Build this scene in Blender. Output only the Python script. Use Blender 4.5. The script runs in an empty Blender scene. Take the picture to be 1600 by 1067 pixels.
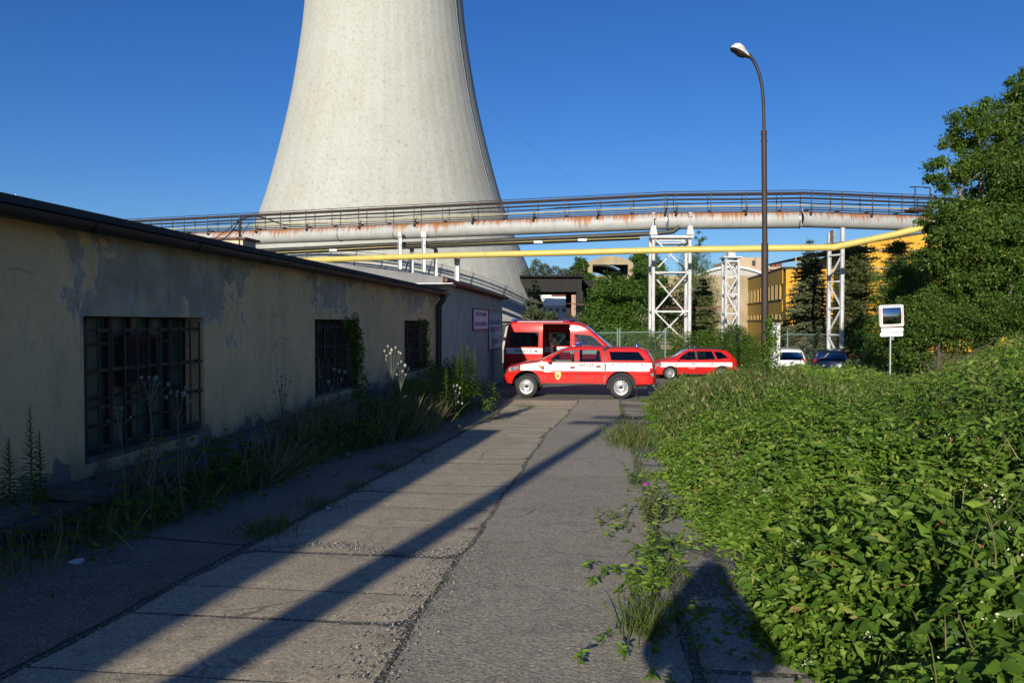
import bpy, bmesh, math, random
import numpy as np
from mathutils import Vector, Matrix
from mathutils.geometry import tessellate_polygon
R = math.radians
random.seed(7)
rng = np.random.default_rng(7)
S = bpy.context.scene
COL = S.collection

# ------------------------------------------------------------------ camera, sky, sun, exposure
F = 1226.0                      # focal length in photo pixels (1600 wide)
PSI = R(6.19)                   # camera looks 6.2 deg left of the lane direction (+Y)
CAMZ = 2.65
PITCH = math.atan(28.5 / F)
cam = bpy.data.objects.new('camera', bpy.data.cameras.new('camera'))
COL.objects.link(cam)
cam.data.sensor_width = 36.0
cam.data.lens = 36.0 * F / 1600.0
cam.data.clip_start = 0.05
cam.data.clip_end = 5000
cam.location = (0, 0, CAMZ)
cam.rotation_euler = (R(90) - PITCH, 0, PSI)
S.camera = cam

SUN_EL = R(17.2)
SUN_AZ = R(8.2)                 # light travels 8 deg right of +Y
w = bpy.data.worlds.new('World'); S.world = w; w.use_nodes = True
nt = w.node_tree
sky = nt.nodes.new('ShaderNodeTexSky'); sky.sky_type = 'NISHITA'; sky.sun_disc = False
sky.sun_elevation = SUN_EL; sky.sun_rotation = R(180) + SUN_AZ
sky.altitude = 200; sky.air_density = 1.0; sky.dust_density = 0.35; sky.ozone_density = 6.0
bg = nt.nodes['Background']; bg.inputs['Strength'].default_value = 0.086
hs = nt.nodes.new('ShaderNodeHueSaturation'); hs.inputs['Saturation'].default_value = 1.14; hs.inputs['Hue'].default_value = 0.512; hs.inputs['Value'].default_value = 1.0
nt.links.new(sky.outputs[0], hs.inputs['Color']); nt.links.new(hs.outputs[0], bg.inputs[0])
sl = bpy.data.lights.new('sun', 'SUN'); sl.energy = 4.9; sl.angle = R(0.53); sl.color = (1.0, 0.92, 0.78)
sun = bpy.data.objects.new('sun', sl); COL.objects.link(sun)
ldir = Vector((math.sin(SUN_AZ) * math.cos(SUN_EL), math.cos(SUN_AZ) * math.cos(SUN_EL), -math.sin(SUN_EL)))
sun.rotation_euler = ldir.to_track_quat('-Z', 'Y').to_euler()
sun.location = (-20, -40, 30)
S.view_settings.view_transform = 'Standard'; S.view_settings.look = 'None'
S.view_settings.exposure = 0.36; S.view_settings.gamma = 1.0

FW = Vector((-math.sin(PSI), math.cos(PSI), 0)); RT = Vector((math.cos(PSI), math.sin(PSI), 0))
def at(px, py, zc):
    """photo pixel + distance along the view -> world point (surveying help)"""
    q = (py - 533.5) / F
    dx = (px - 800) / F
    up = -(q * math.cos(PITCH) + math.sin(PITCH)) / (math.cos(PITCH) - q * math.sin(PITCH))
    k = 1.0 / (math.cos(PITCH) - q * math.sin(PITCH))
    return Vector((0, 0, CAMZ)) + FW * zc + RT * (dx * k * zc) + Vector((0, 0, up * zc))
def atz(px, zc, z):
    p = at(px, 505, zc); return Vector((p.x, p.y, z))

# ------------------------------------------------------------------ tagging
def tag(o, label=None, cat=None, group=None, kind=None):
    if label: o['label'] = label
    if cat: o['category'] = cat
    if group: o['group'] = group
    if kind: o['kind'] = kind
    return o
def thing(name, label, cat, loc=(0, 0, 0), rz=0, group=None):
    o = bpy.data.objects.new(name, None); COL.objects.link(o)
    o.location = loc; o.rotation_euler = (0, 0, rz); o.empty_display_size = 0.2
    return tag(o, label, cat, group)
def copy_tree(o, parent=None):
    c = o.copy(); COL.objects.link(c); c.parent = parent
    for ch in [x for x in bpy.data.objects if x.parent == o]:
        copy_tree(ch, c)
    return c

# ------------------------------------------------------------------ mesh builder
class MB:
    def __init__(s): s.v = []; s.f = []; s.m = []
    def add(s, vs, fs, m=0):
        b = len(s.v); s.v += [tuple(p) for p in vs]
        for f in fs: s.f.append([b + i for i in f]); s.m.append(m)
    def box(s, c, d, m=0, rz=0.0, M=None):
        hx, hy, hz = d[0] / 2, d[1] / 2, d[2] / 2
        vs = [Vector((x * hx, y * hy, z * hz)) for x in (-1, 1) for y in (-1, 1) for z in (-1, 1)]
        T = M if M is not None else Matrix.Rotation(rz, 3, 'Z')
        vs = [T @ p + Vector(c) for p in vs]
        s.add(vs, [(0, 1, 3, 2), (4, 6, 7, 5), (0, 4, 5, 1), (2, 3, 7, 6), (0, 2, 6, 4), (1, 5, 7, 3)], m)
    def beam(s, a, b, w, h=None, m=0, up=(0, 0, 1)):
        a = Vector(a); b = Vector(b); h = h or w
        d = (b - a); L = d.length
        if L < 1e-6: return
        d.normalize(); u = Vector(up)
        if abs(d.dot(u)) > 0.98: u = Vector((1, 0, 0))
        sx = d.cross(u).normalized(); uz = sx.cross(d).normalized()
        M = Matrix((d, sx, uz)).transposed()
        s.box((a + b) / 2, (L, w, h), m, M=M)
    def ibeam(s, a, b, w, t=0.012, m=0, side=None):
        """H-section column from a to b, flange width w"""
        a = Vector(a); b = Vector(b)
        X = Vector(side or (1, 0, 0)) * (w / 2 - t / 2)
        Y = (b - a).normalized().cross(X).normalized()
        s.beam(a + X, b + X, t, w, m, up=Y); s.beam(a - X, b - X, t, w, m, up=Y)
        s.beam(a, b, w - 2 * t - .002, t, m, up=Y)
    def tube(s, pts, r, n=8, m=0, cap=True):
        pts = [Vector(p) for p in pts]; k = len(pts)
        rs = [r] * k if not hasattr(r, '__len__') else list(r)
        vs = []; up = Vector((0, 0, 1)); px = None
        for i in range(k):
            d = (pts[min(i + 1, k - 1)] - pts[max(i - 1, 0)])
            if d.length < 1e-9: d = Vector((0, 0, 1))
            d.normalize()
            if px is None:
                x = d.cross(up if abs(d.dot(up)) < .95 else Vector((1, 0, 0))).normalized()
            else:
                x = (px - d * px.dot(d))
                x = x.normalized() if x.length > 1e-6 else d.cross(Vector((1, 0, 0))).normalized()
            px = x; y = d.cross(x)
            for j in range(n):
                t = 2 * math.pi * j / n
                vs.append(pts[i] + (x * math.cos(t) + y * math.sin(t)) * rs[i])
        fs = []
        for i in range(k - 1):
            for j in range(n):
                a = i * n + j; b = i * n + (j + 1) % n
                fs.append((a, b, b + n, a + n))
        if cap:
            fs.append(tuple(range(n - 1, -1, -1))); fs.append(tuple((k - 1) * n + j for j in range(n)))
        s.add(vs, fs, m)
    def lathe(s, prof, n=24, m=0, M=None, cap=False):
        """prof: (r, h) pairs around +Z, M 4x4"""
        vs = []
        for (r, h) in prof:
            for j in range(n):
                t = 2 * math.pi * j / n
                vs.append(Vector((r * math.cos(t), r * math.sin(t), h)))
        if M is not None: vs = [M @ p for p in vs]
        fs = []
        for i in range(len(prof) - 1):
            for j in range(n):
                a = i * n + j; b = i * n + (j + 1) % n
                fs.append((a, b, b + n, a + n))
        if cap:
            fs.append(tuple(range(n - 1, -1, -1))); fs.append(tuple((len(prof) - 1) * n + j for j in range(n)))
        s.add(vs, fs, m)
    def poly_prism(s, outline, y0, y1, m=0, M=None):
        """outline (x,z) extruded in y"""
        n = len(outline)
        vs = [Vector((x, y0, z)) for x, z in outline] + [Vector((x, y1, z)) for x, z in outline]
        if M is not None: vs = [M @ p for p in vs]
        fs = [(i, (i + 1) % n, n + (i + 1) % n, n + i) for i in range(n)]
        tri = tessellate_polygon([[Vector((x, z, 0)) for x, z in outline]])
        fs += [tuple(t) for t in tri] + [tuple(n + i for i in reversed(t)) for t in tri]
        s.add(vs, fs, m)
    def build(s, name, mats, parent=None, smooth=False, bevel=0.0, fixn=True):
        me = bpy.data.meshes.new(name)
        me.from_pydata(s.v, [], s.f)
        if not isinstance(mats, (list, tuple)): mats = [mats]
        for m in mats: me.materials.append(m)
        if len(mats) > 1: me.polygons.foreach_set('material_index', s.m)
        if fixn or bevel:
            bm = bmesh.new(); bm.from_mesh(me)
            if bevel:
                es = [e for e in bm.edges if len(e.link_faces) == 2 and e.calc_face_angle(0) > 0.6]
                bmesh.ops.bevel(bm, geom=es, offset=bevel, segments=1, affect='EDGES', clamp_overlap=True)
            if fixn: bmesh.ops.recalc_face_normals(bm, faces=bm.faces)
            bm.to_mesh(me); bm.free()
        if smooth:
            me.polygons.foreach_set('use_smooth', [True] * len(me.polygons))
            me.set_sharp_from_angle(angle=R(smooth if smooth > 1 else 40))
        me.update()
        o = bpy.data.objects.new(name, me); COL.objects.link(o)
        if parent: o.parent = parent
        return o

def raw_mesh(name, V, polys, mats, tint=None, mi=None, parent=None, smooth=False):
    """numpy mesh; polys list of (k, array n x k)"""
    me = bpy.data.meshes.new(name)
    V = np.asarray(V, dtype=np.float32)
    me.vertices.add(len(V)); me.vertices.foreach_set('co', V.ravel())
    loops = []; starts = []; st = 0
    for A in polys:
        A = np.asarray(A, dtype=np.int32); k = A.shape[1]
        loops.append(A.ravel()); starts.append(st + np.arange(len(A)) * k); st += A.size
    loops = np.concatenate(loops); starts = np.concatenate(starts).astype(np.int32)
    me.loops.add(len(loops)); me.loops.foreach_set('vertex_index', loops)
    me.polygons.add(len(starts)); me.polygons.foreach_set('loop_start', starts)
    for m in (mats if isinstance(mats, (list, tuple)) else [mats]): me.materials.append(m)
    if mi is not None: me.polygons.foreach_set('material_index', np.asarray(mi, dtype=np.int32))
    if smooth: me.polygons.foreach_set('use_smooth', np.ones(len(starts), dtype=bool))
    me.update(calc_edges=True)
    if tint is not None:
        a = me.attributes.new('tint', 'FLOAT', 'FACE')
        a.data.foreach_set('value', np.asarray(tint, dtype=np.float32))
    me.validate()
    o = bpy.data.objects.new(name, me); COL.objects.link(o)
    if parent: o.parent = parent
    return o

# leaf templates: (u along, v side, w up) and faces
T_LEAF = ([(0,0,0),(.20,.22,.04),(.50,.22,.03),(1,0,-.18),(.50,-.22,.03),(.20,-.22,.04),(.42,0,-.07)],
          [(0,1,2,6),(6,2,3),(6,3,4),(0,6,4,5)])
T_SIMPLE = ([(0,0,0),(.45,.30,.04),(1,0,-.06),(.45,-.30,.04)], [(0,1,2),(0,2,3)])
T_NARROW = ([(0,0,0),(.4,.11,.03),(1,0,-.16),(.4,-.11,.03)], [(0,1,2),(0,2,3)])
T_BLADE = ([(0,.022,0),(0,-.022,0),(.45,.018,.0),(.45,-.018,.0),(.8,.011,-.07),(.8,-.011,-.07),(1,0,-.20)],
           [(0,1,3,2),(2,3,5,4),(4,5,6)])
T_QUAD = ([(0,.35,0),(0,-.35,0),(1,-.35,0),(1,.35,0)], [(0,1,2,3)])
T_SPRAY = ([(0,0,0),(.35,.16,.02),(.7,.13,-.03),(1,0,-.10),(.7,-.13,-.03),(.35,-.16,.02)], [(0,1,2,3),(0,3,4,5)])
def nrm(A): return A / np.maximum(np.linalg.norm(A, axis=1, keepdims=True), 1e-9)
def leaves(P, D, N, L, tmpl, wscale=None):
    """returns V, polys(list by template faces), nfaces per leaf"""
    P = np.asarray(P, float); D = nrm(np.asarray(D, float)); N = np.asarray(N, float)
    Sd = nrm(np.cross(N, D)); N = np.cross(D, Sd)
    L = np.asarray(L, float).reshape(-1, 1, 1)
    t = np.asarray(tmpl[0], float); n = len(P); k = len(t)
    ws = 1.0 if wscale is None else np.asarray(wscale, float).reshape(-1, 1, 1)
    V = P[:, None, :] + L * (t[None, :, 0:1] * D[:, None, :] + ws * t[None, :, 1:2] * Sd[:, None, :] + t[None, :, 2:3] * N[:, None, :])
    return V.reshape(-1, 3), n, k
class Foliage:
    def __init__(s): s.V = []; s.P = {3: [], 4: []}; s.T = {3: [], 4: []}; s.M = {3: [], 4: []}; s.n = 0
    def add(s, P, D, N, L, tmpl, tint, wscale=None, m=0):
        if len(P) == 0: return
        V, n, k = leaves(P, D, N, L, tmpl, wscale)
        base = s.n + np.arange(n)[:, None] * k
        for f in tmpl[1]:
            s.P[len(f)].append(base + np.asarray(f)[None, :]); s.T[len(f)].append(np.asarray(tint, float) * np.ones(n)); s.M[len(f)].append(np.full(n, m))
        s.V.append(V); s.n += len(V)
    def build(s, name, mats, parent=None):
        polys = []; T = []; M = []
        for k in (3, 4):
            if s.P[k]:
                polys.append(np.concatenate(s.P[k])); T.append(np.concatenate(s.T[k])); M.append(np.concatenate(s.M[k]))
        return raw_mesh(name, np.concatenate(s.V), polys, mats, np.concatenate(T), np.concatenate(M), parent)
def rdir(n, zlo=-1.0, zhi=1.0):
    z = rng.uniform(zlo, zhi, n); t = rng.uniform(0, 2 * math.pi, n); r = np.sqrt(np.maximum(0, 1 - z * z))
    return np.stack([r * np.cos(t), r * np.sin(t), z], 1)

# ------------------------------------------------------------------ materials
class NT:
    def __init__(s, name):
        s.mat = bpy.data.materials.new(name); s.mat.use_nodes = True
        s.t = s.mat.node_tree; s.b = s.t.nodes['Principled BSDF']; s.out = s.t.nodes['Material Output']
        s._co = None
    def n(s, typ, **kw):
        nd = s.t.nodes.new('ShaderNode' + typ)
        for k, v in kw.items():
            if k.startswith('i_'):
                key = k[2:]; key = int(key) if key.isdigit() else key.replace('_', ' ')
                inp = nd.inputs[key]
                if isinstance(v, bpy.types.NodeSocket): s.t.links.new(v, inp)
                else: inp.default_value = v
            else: setattr(nd, k, v)
        return nd
    def co(s, scale=(1, 1, 1), world=False):
        if s._co is None: s._co = s.n('TexCoord')
        o = s.n('NewGeometry').outputs['Position'] if world else s._co.outputs['Object']
        if tuple(scale) == (1, 1, 1): return o
        return s.n('Mapping', i_Vector=o, i_Scale=scale).outputs[0]
    def noise(s, scale=5, detail=4, rough=.55, vec=None, dist=0.0):
        return s.n('TexNoise', i_Vector=vec if vec is not None else s.co(), i_Scale=scale, i_Detail=detail, i_Roughness=rough, i_Distortion=dist).outputs['Fac']
    def vor(s, scale=5, vec=None, feature='F1', out='Distance', rand=1.0):
        return s.n('TexVoronoi', feature=feature, i_Vector=vec if vec is not None else s.co(), i_Scale=scale, i_Randomness=rand).outputs[out]
    def ramp(s, fac, stops, interp='LINEAR'):
        r = s.n('ValToRGB', i_Fac=fac); cr = r.color_ramp; cr.interpolation = interp
        while len(cr.elements) > 1: cr.elements.remove(cr.elements[-1])
        for i, (p, c) in enumerate(stops):
            e = cr.elements[0] if i == 0 else cr.elements.new(p)
            e.position = p; c = (c, c, c) if not hasattr(c, '__len__') else c
            e.color = (c[0], c[1], c[2], 1)
        return r.outputs[0]
    def mix(s, fac, a, b, mode='MIX'):
        m = s.n('Mix', data_type='RGBA', blend_type=mode)
        for sock, v in ((m.inputs[0], fac), (m.inputs[6], a), (m.inputs[7], b)):
            if isinstance(v, bpy.types.NodeSocket): s.t.links.new(v, sock)
            elif hasattr(v, '__len__'): sock.default_value = (v[0], v[1], v[2], 1)
            else: sock.default_value = v
        return m.outputs[2]
    def math(s, op, a, b=0.0, c=0.0):
        m = s.n('Math', operation=op)
        for i, v in enumerate((a, b, c)):
            if isinstance(v, bpy.types.NodeSocket): s.t.links.new(v, m.inputs[i])
            else: m.inputs[i].default_value = v
        return m.outputs[0]
    def sep(s, v=None):
        return s.n('SeparateXYZ', i_Vector=v if v is not None else s.co()).outputs
    def color(s, c):
        if isinstance(c, bpy.types.NodeSocket): s.t.links.new(c, s.b.inputs['Base Color'])
        else: s.b.inputs['Base Color'].default_value = (c[0], c[1], c[2], 1)
    def set(s, **kw):
        for k, v in kw.items():
            i = s.b.inputs[k.replace('_', ' ')]
            if isinstance(v, bpy.types.NodeSocket): s.t.links.new(v, i)
            else: i.default_value = v
    def bump(s, h, strength=.5, dist=.01):
        b = s.n('Bump', i_Height=h, i_Strength=strength, i_Distance=dist)
        s.t.links.new(b.outputs[0], s.b.inputs['Normal'])

def M_surf(name, c1, c2=None, rough=.7, metal=0.0, scale=4, bump=.2, bscale=40, bdist=.005, coat=0.0, detail=6, world=False):
    k = NT(name); vec = k.co(world=world)
    c2 = c2 or tuple(x * .8 for x in c1)
    k.color(k.mix(k.ramp(k.noise(scale, detail, .6, vec), [(.35, 0), (.65, 1)]), c1, c2))
    k.set(Roughness=rough, Metallic=metal)
    if coat: k.set(Coat_Weight=coat, Coat_Roughness=.04)
    if bump: k.bump(k.noise(bscale, 4, .6, vec), bump, bdist)
    return k.mat
def M_leaf(name, stops, trans=.35, rough=.45):
    k = NT(name)
    a = k.n('Attribute', attribute_name='tint').outputs['Fac']
    c = k.ramp(a, stops)
    k.color(c); k.set(Roughness=rough)
    k.b.inputs['Specular IOR Level'].default_value = .35
    tr = k.n('BsdfTranslucent', i_Color=k.mix(.5, c, (.30, .42, .03), 'MIX'))
    mx = k.n('MixShader', i_0=trans)
    k.t.links.new(k.b.outputs[0], mx.inputs[1]); k.t.links.new(tr.outputs[0], mx.inputs[2])
    k.t.links.new(mx.outputs[0], k.out.inputs[0])
    return k.mat
MT = {}
MT['white_steel'] = M_surf('white_painted_steel', (.52,.53,.54), (.40,.40,.40), .5, scale=2.5, bump=.15, world=True)
MT['grey_steel'] = M_surf('grey_steel', (.28,.29,.30), (.20,.20,.21), .5, .3)
MT['galv'] = M_surf('galvanised_steel', (.42,.43,.44), (.32,.33,.34), .42, .6, scale=12)
MT['dark_steel'] = M_surf('dark_brown_steel', (.014,.011,.010), (.034,.021,.017), .6, scale=3)
MT['black_pipe'] = M_surf('black_tarred_pipe', (.022,.022,.022), (.05,.047,.035), .5, scale=2)
MT['bark'] = M_surf('bark', (.10,.075,.055), (.05,.037,.028), .9, scale=6, bump=.8, bscale=25, bdist=.03)
MT['birchbark'] = M_surf('pale_bark', (.32,.30,.27), (.12,.10,.09), .85, scale=3, bump=.4)
MT['rust_brown'] = M_surf('rusty_brown_pole', (.042,.024,.020), (.026,.018,.016), .65, scale=3, bump=.3)
MT['black'] = M_surf('dark_recess', (.010,.010,.010), (.015,.014,.013), .8, bump=0)
MT['rubber'] = M_surf('tyre_rubber', (.018,.018,.018), (.030,.028,.026), .8, scale=10)
MT['plastic'] = M_surf('black_plastic', (.022,.022,.023), (.03,.03,.03), .5, bump=.1)
MT['red'] = M_surf('red_car_paint', (.50,.009,.006), (.46,.008,.005), .55, scale=1, bump=0, coat=.6)
MT['red'].node_tree.nodes['Principled BSDF'].inputs['Specular IOR Level'].default_value = .2
MT['white'] = M_surf('white_stripe', (.66,.66,.65), (.62,.62,.61), .4, scale=1, bump=0, coat=.6)
MT['wcar'] = M_surf('white_car_paint', (.72,.73,.73), (.68,.69,.69), .3, scale=1, bump=0, coat=1.0)
MT['bluecar'] = M_surf('dark_blue_car_paint', (.010,.017,.036), (.008,.014,.030), .28, .4, scale=1, bump=0, coat=1.0)
MT['rim'] = M_surf('silver_rim', (.60,.60,.61), (.50,.50,.51), .32, .7, scale=8, bump=0)
MT['chrome'] = M_surf('chrome', (.6,.6,.6), (.5,.5,.5), .15, 1, bump=0)
MT['seat'] = M_surf('dark_seat', (.025,.027,.032), (.02,.02,.022), .9)
MT['bluelens'] = M_surf('blue_beacon_lens', (.005,.03,.35), (.005,.03,.30), .15, bump=0, coat=1)
MT['redlens'] = M_surf('red_tail_lens', (.45,.01,.008), (.35,.01,.01), .15, bump=0, coat=1)
MT['orange'] = M_surf('orange_lens', (.8,.25,.02), (.7,.2,.02), .15, bump=0, coat=1)
MT['clear'] = M_surf('headlamp', (.55,.57,.60), (.12,.12,.13), .1, .5, scale=14, bump=0, coat=1)
MT['gold'] = M_surf('gold_emblem', (.75,.50,.12), (.6,.38,.08), .5, bump=0)
MT['plate'] = M_surf('number_plate', (.6,.6,.6), (.5,.5,.5), .4, bump=0)
def glass(name, tint, rough=.02, vis=.35):
    k = NT(name)
    tr = k.n('BsdfTransparent', i_Color=(*tint, 1)); gl = k.n('BsdfGlossy', i_Color=(.9, .95, 1, 1), i_Roughness=rough)
    fr = k.n('Fresnel', i_IOR=1.5)
    fac = k.math('ADD', k.math('MULTIPLY', fr.outputs[0], 1.0), .02)
    mx = k.n('MixShader', i_0=fac)
    k.t.links.new(tr.outputs[0], mx.inputs[1]); k.t.links.new(gl.outputs[0], mx.inputs[2]); k.t.links.new(mx.outputs[0], k.out.inputs[0])
    return k.mat
MT['glass'] = glass('car_glass', (.42, .50, .48))
MT['tinted'] = glass('tinted_glass', (.06, .07, .07))
MT['far_window'] = M_surf('far_window', (.018,.02,.024), (.035,.035,.035), .6, bump=0)
# ================================================================== GROUND
def sm(a, b, x):
    t = np.clip((np.asarray(x, float) - a) / (b - a), 0, 1); return t * t * (3 - 2 * t)
def G(X, Y):
    """ground height (world z); lane drops away from the camera, then levels out"""
    X = np.asarray(X, float); Y = np.asarray(Y, float)
    a = -1.55 - .049 * np.maximum(Y, -12.0); b = -2.65 + 0 * Y
    k = .09
    base = k * np.logaddexp(a / k, b / k)
    base = base - .012 * np.clip(Y - 30, 0, 35)
    base = base + .05 * np.clip(-3.0 - X, 0, 3) * (1 - sm(20, 27, Y))
    base = base - .06 * np.clip(-X - 1, 0, 4) * sm(28, 38, Y)
    base = base - .16 * sm(9, 13, X) * sm(30, 38, Y) * (1 - sm(60, 80, Y))
    return base + CAMZ
def g(x, y): return float(G(x, y))

def grid_obj(name, xs, ys, zf, mats, kind='structure'):
    X, Y = np.meshgrid(xs, ys); Z = zf(X, Y)
    V = np.stack([X.ravel(), Y.ravel(), Z.ravel()], 1)
    nx = len(xs); i = np.arange(len(ys) - 1)[:, None] * nx + np.arange(nx - 1)[None, :]
    i = i.ravel(); P = np.stack([i, i + 1, i + nx + 1, i + nx], 1)
    o = raw_mesh(name, V, [P], mats, smooth=True)
    if kind: o['kind'] = kind
    return o

k = NT('soil_and_grass_ground')
v = k.co(world=True)
n1 = k.noise(.35, 6, .6, v); n2 = k.noise(9, 6, .7, v)
c = k.mix(k.ramp(n1, [(.4, 0), (.6, 1)]), (.060, .085, .018), (.085, .10, .030))
c = k.mix(k.ramp(n2, [(.45, 0), (.7, .7)]), c, (.10, .085, .05))
k.color(c); k.set(Roughness=.95); k.bump(n2, .8, .05)
MT['ground'] = k.mat
k = NT('rough_grass')
def arr(*segs):
    out = []
    for a, b, n in segs: out += list(np.linspace(a, b, n, endpoint=False))
    out.append(segs[-1][1]); return np.array(out)
gx = arr((-1500, -100, 8), (-100, -10, 18), (-10, 16, 90), (16, 60, 30), (60, 160, 12), (160, 1500, 8))
gy = arr((-200, -12, 10), (-12, 45, 150), (45, 120, 40), (120, 400, 10), (400, 2500, 8))
grid_obj('ground', gx, gy, G, MT['ground'])

# --- materials of the paving
def M_concrete(name, c1, c2, agg=.0, dark=(.05, .047, .042), streak=False, aggscale=55, crack=True):
    k = NT(name); v = k.co(world=True)
    big = k.noise(.9, 6, .62, v); mid = k.noise(6, 8, .7, v); fine = k.noise(90, 3, .6, v)
    c = k.mix(k.ramp(big, [(.35, 0), (.66, 1)]), c1, c2)
    c = k.mix(k.ramp(mid, [(.50, 0), (.72, .55)]), c, dark)
    if streak:
        vs = k.n('Mapping', i_Vector=v, i_Scale=(.7, 7, 1)).outputs[0]
        c = k.mix(k.ramp(k.noise(1.3, 5, .6, vs), [(.48, 0), (.68, .45)]), c, tuple(x * .62 for x in c1))
    st = k.ramp(k.noise(1.7, 3, .5, k.n('Mapping', i_Vector=v, i_Location=(7, 3, 0)).outputs[0]), [(.66, 0), (.74, .5)])
    c = k.mix(st, c, (.13, .085, .05))
    vd = k.n('TexVoronoi', i_Vector=v, i_Scale=aggscale, i_Randomness=1.0)
    sp1 = k.noise(46, 6, .85, v); sp2 = k.noise(140, 2, .6, v)
    peb = k.n('SeparateColor', i_Color=vd.outputs['Color']).outputs
    pc = k.mix(peb[0], (.07, .062, .045), (.58, .52, .40))
    pc = k.mix(k.ramp(peb[1], [(.93, 0), (.96, 1)]), pc, (.50, .48, .45))
    edge = k.ramp(vd.outputs['Distance'], [(.25, 1), (.52, 0)])
    aggm = k.math('MULTIPLY', edge, agg)
    if agg < .99:
        aggm = k.math('MULTIPLY', aggm, k.ramp(k.noise(1.6, 5, .65, v), [(.42, .25), (.62, 1)]))
    c = k.mix(aggm, c, pc)
    c = k.mix(k.math('MULTIPLY', k.ramp(fine, [(.58, 0), (.72, 1)]), .45), c, dark)
    c = k.mix(k.ramp(sp1, [(.50, 0), (.60, .75)]), c, tuple(x * .28 for x in c1))
    c = k.mix(k.ramp(sp1, [(.36, .65), (.46, 0)]), c, tuple(min(.85, x * 2.1) for x in c1))
    c = k.mix(k.ramp(sp2, [(.60, 0), (.66, .5)]), c, (.60, .56, .48))
    if crack:
        cv = k.n('TexVoronoi', feature='DISTANCE_TO_EDGE', i_Vector=k.mix(.12, v, k.n('TexNoise', i_Vector=v, i_Scale=3.0, i_Detail=5.0).outputs['Color']), i_Scale=.55).outputs['Distance']
        ck = k.math('MULTIPLY', k.ramp(cv, [(.0, .7), (.003, .4), (.007, 0)]), k.ramp(k.noise(.8, 3, .6, v), [(.50, 0), (.60, 1)]))
        c = k.mix(ck, c, (.06, .052, .04))
    k.color(c); k.set(Roughness=.88)
    h = k.math('ADD', k.math('MULTIPLY', edge, agg * .8), k.math('MULTIPLY', fine, .9))
    h = k.math('ADD', h, k.math('MULTIPLY', mid, .9))
    k.bump(h, .4, .004)
    return k.mat
MT['slab'] = M_concrete('worn_concrete_slab', (.54, .44, .29), (.40, .32, .215), agg=.30, streak=True, aggscale=70)
MT['aggregate'] = M_concrete('exposed_aggregate_concrete', (.31, .27, .195), (.39, .34, .25), agg=.95, aggscale=34)
MT['oldconc'] = M_concrete('old_dirty_concrete', (.23, .185, .125), (.14, .115, .08), agg=.7, aggscale=40)
MT['edgeslab'] = M_concrete('edge_concrete_slab', (.36, .32, .26), (.28, .25, .20), agg=.2, streak=True, aggscale=80)
MT['joint'] = M_concrete('joint_gravel', (.05, .045, .036), (.09, .08, .065), agg=1.0, aggscale=45)
MT['asphalt'] = M_concrete('asphalt', (.16, .15, .135), (.12, .112, .10), agg=.35, aggscale=60, dark=(.04, .04, .04))

fine_y = arr((-6, 12, 260), (12, 30, 150))
# bed of gravel and dirt beneath all lanes
grid_obj('lane_bed', np.linspace(-4.55, 2.4, 60), fine_y, lambda X, Y: G(X, Y) + .004, MT['joint'])
def wob(y, s, a): return a * (math.sin(y * 1.7 + s) + .6 * math.sin(y * 4.3 + s * 2) + .4 * math.sin(y * 11 + s * 3)) / 2
def lane(name, x0f, x1f, y0, y1, pitch, gap, mat, nx=14, seed=1, jit=.012, tilt=.006, h=.022, ang=0.0, chip=.013):
    """a lane of cast slabs, each slightly tilted and chipped, as one pavement mesh"""
    rr = random.Random(seed); mb = MB(); y = y0
    while y < y1:
        L = pitch() if callable(pitch) else pitch
        ya, yb = y + gap / 2, y + L - gap / 2
        ny = max(3, int(L / .12)); dz = rr.uniform(-jit, jit); tx = rr.uniform(-tilt, tilt); ty = rr.uniform(-tilt, tilt)
        vs = []; s0 = rr.uniform(0, 50)
        for j in range(ny + 1):
            for i in range(nx + 1):
                u = i / nx; t = j / ny
                yy = ya + (yb - ya) * t
                xa = x0f(yy); xb = x1f(yy)
                xx = xa + (xb - xa) * u
                yy += ang * (xx - xa)
                if j == 0: yy += abs(wob(xx * 3, s0, chip))
                if j == ny: yy -= abs(wob(xx * 3, s0 + 9, chip))
                if i == 0: xx += abs(wob(yy * 3, s0 + 4, chip))
                if i == nx: xx -= abs(wob(yy * 3, s0 + 6, chip))
                edge = (i in (0, nx)) or (j in (0, ny))
                z = g(xx, yy) + h + dz + tx * (u - .5) + ty * (t - .5) - (.004 if edge else 0)
                vs.append((xx, yy, z))
        fs = []
        for j in range(ny):
            for i in range(nx):
                a = j * (nx + 1) + i; fs.append((a, a + 1, a + nx + 2, a + nx + 1))
        # rim walls
        ring = [i for i in range(nx)] + [nx + j * (nx + 1) for j in range(ny)] + [ny * (nx + 1) + i for i in range(nx, 0, -1)] + [j * (nx + 1) for j in range(ny, 0, -1)]
        b = len(vs); vs += [(vs[i][0], vs[i][1], vs[i][2] - .06) for i in ring]
        for q in range(len(ring)):
            q2 = (q + 1) % len(ring); fs.append((ring[q], b + q, b + q2, ring[q2]))
        nf = len(mb.f); mb.add(vs, fs); y += L
        for q in range(nf + nx * ny, len(mb.f)): mb.m[q] = 1
    o = mb.build(name, [mat, MT['rimdirt']], smooth=30)
    o['kind'] = 'structure'; return o
XL, XC, XR = -2.87, -1.06, .42
MT['rimdirt'] = M_surf('dirty_slab_edge', (.05, .044, .032), (.09, .08, .055), .95, scale=20, bump=0, world=True)
rl = random.Random(3)
lane('concrete_slab_lane', lambda y: XL + .03 + wob(y, 1, .02), lambda y: XC - .02 + wob(y, 2, .03) + .045 * max(0, y - 17), -6, 27.4,
     lambda: rl.choice([.86, .95, 1.0, .6, 1.05]), .011, MT['slab'], seed=4, ang=-.02, jit=.0015, tilt=.003, h=.009)
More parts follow.
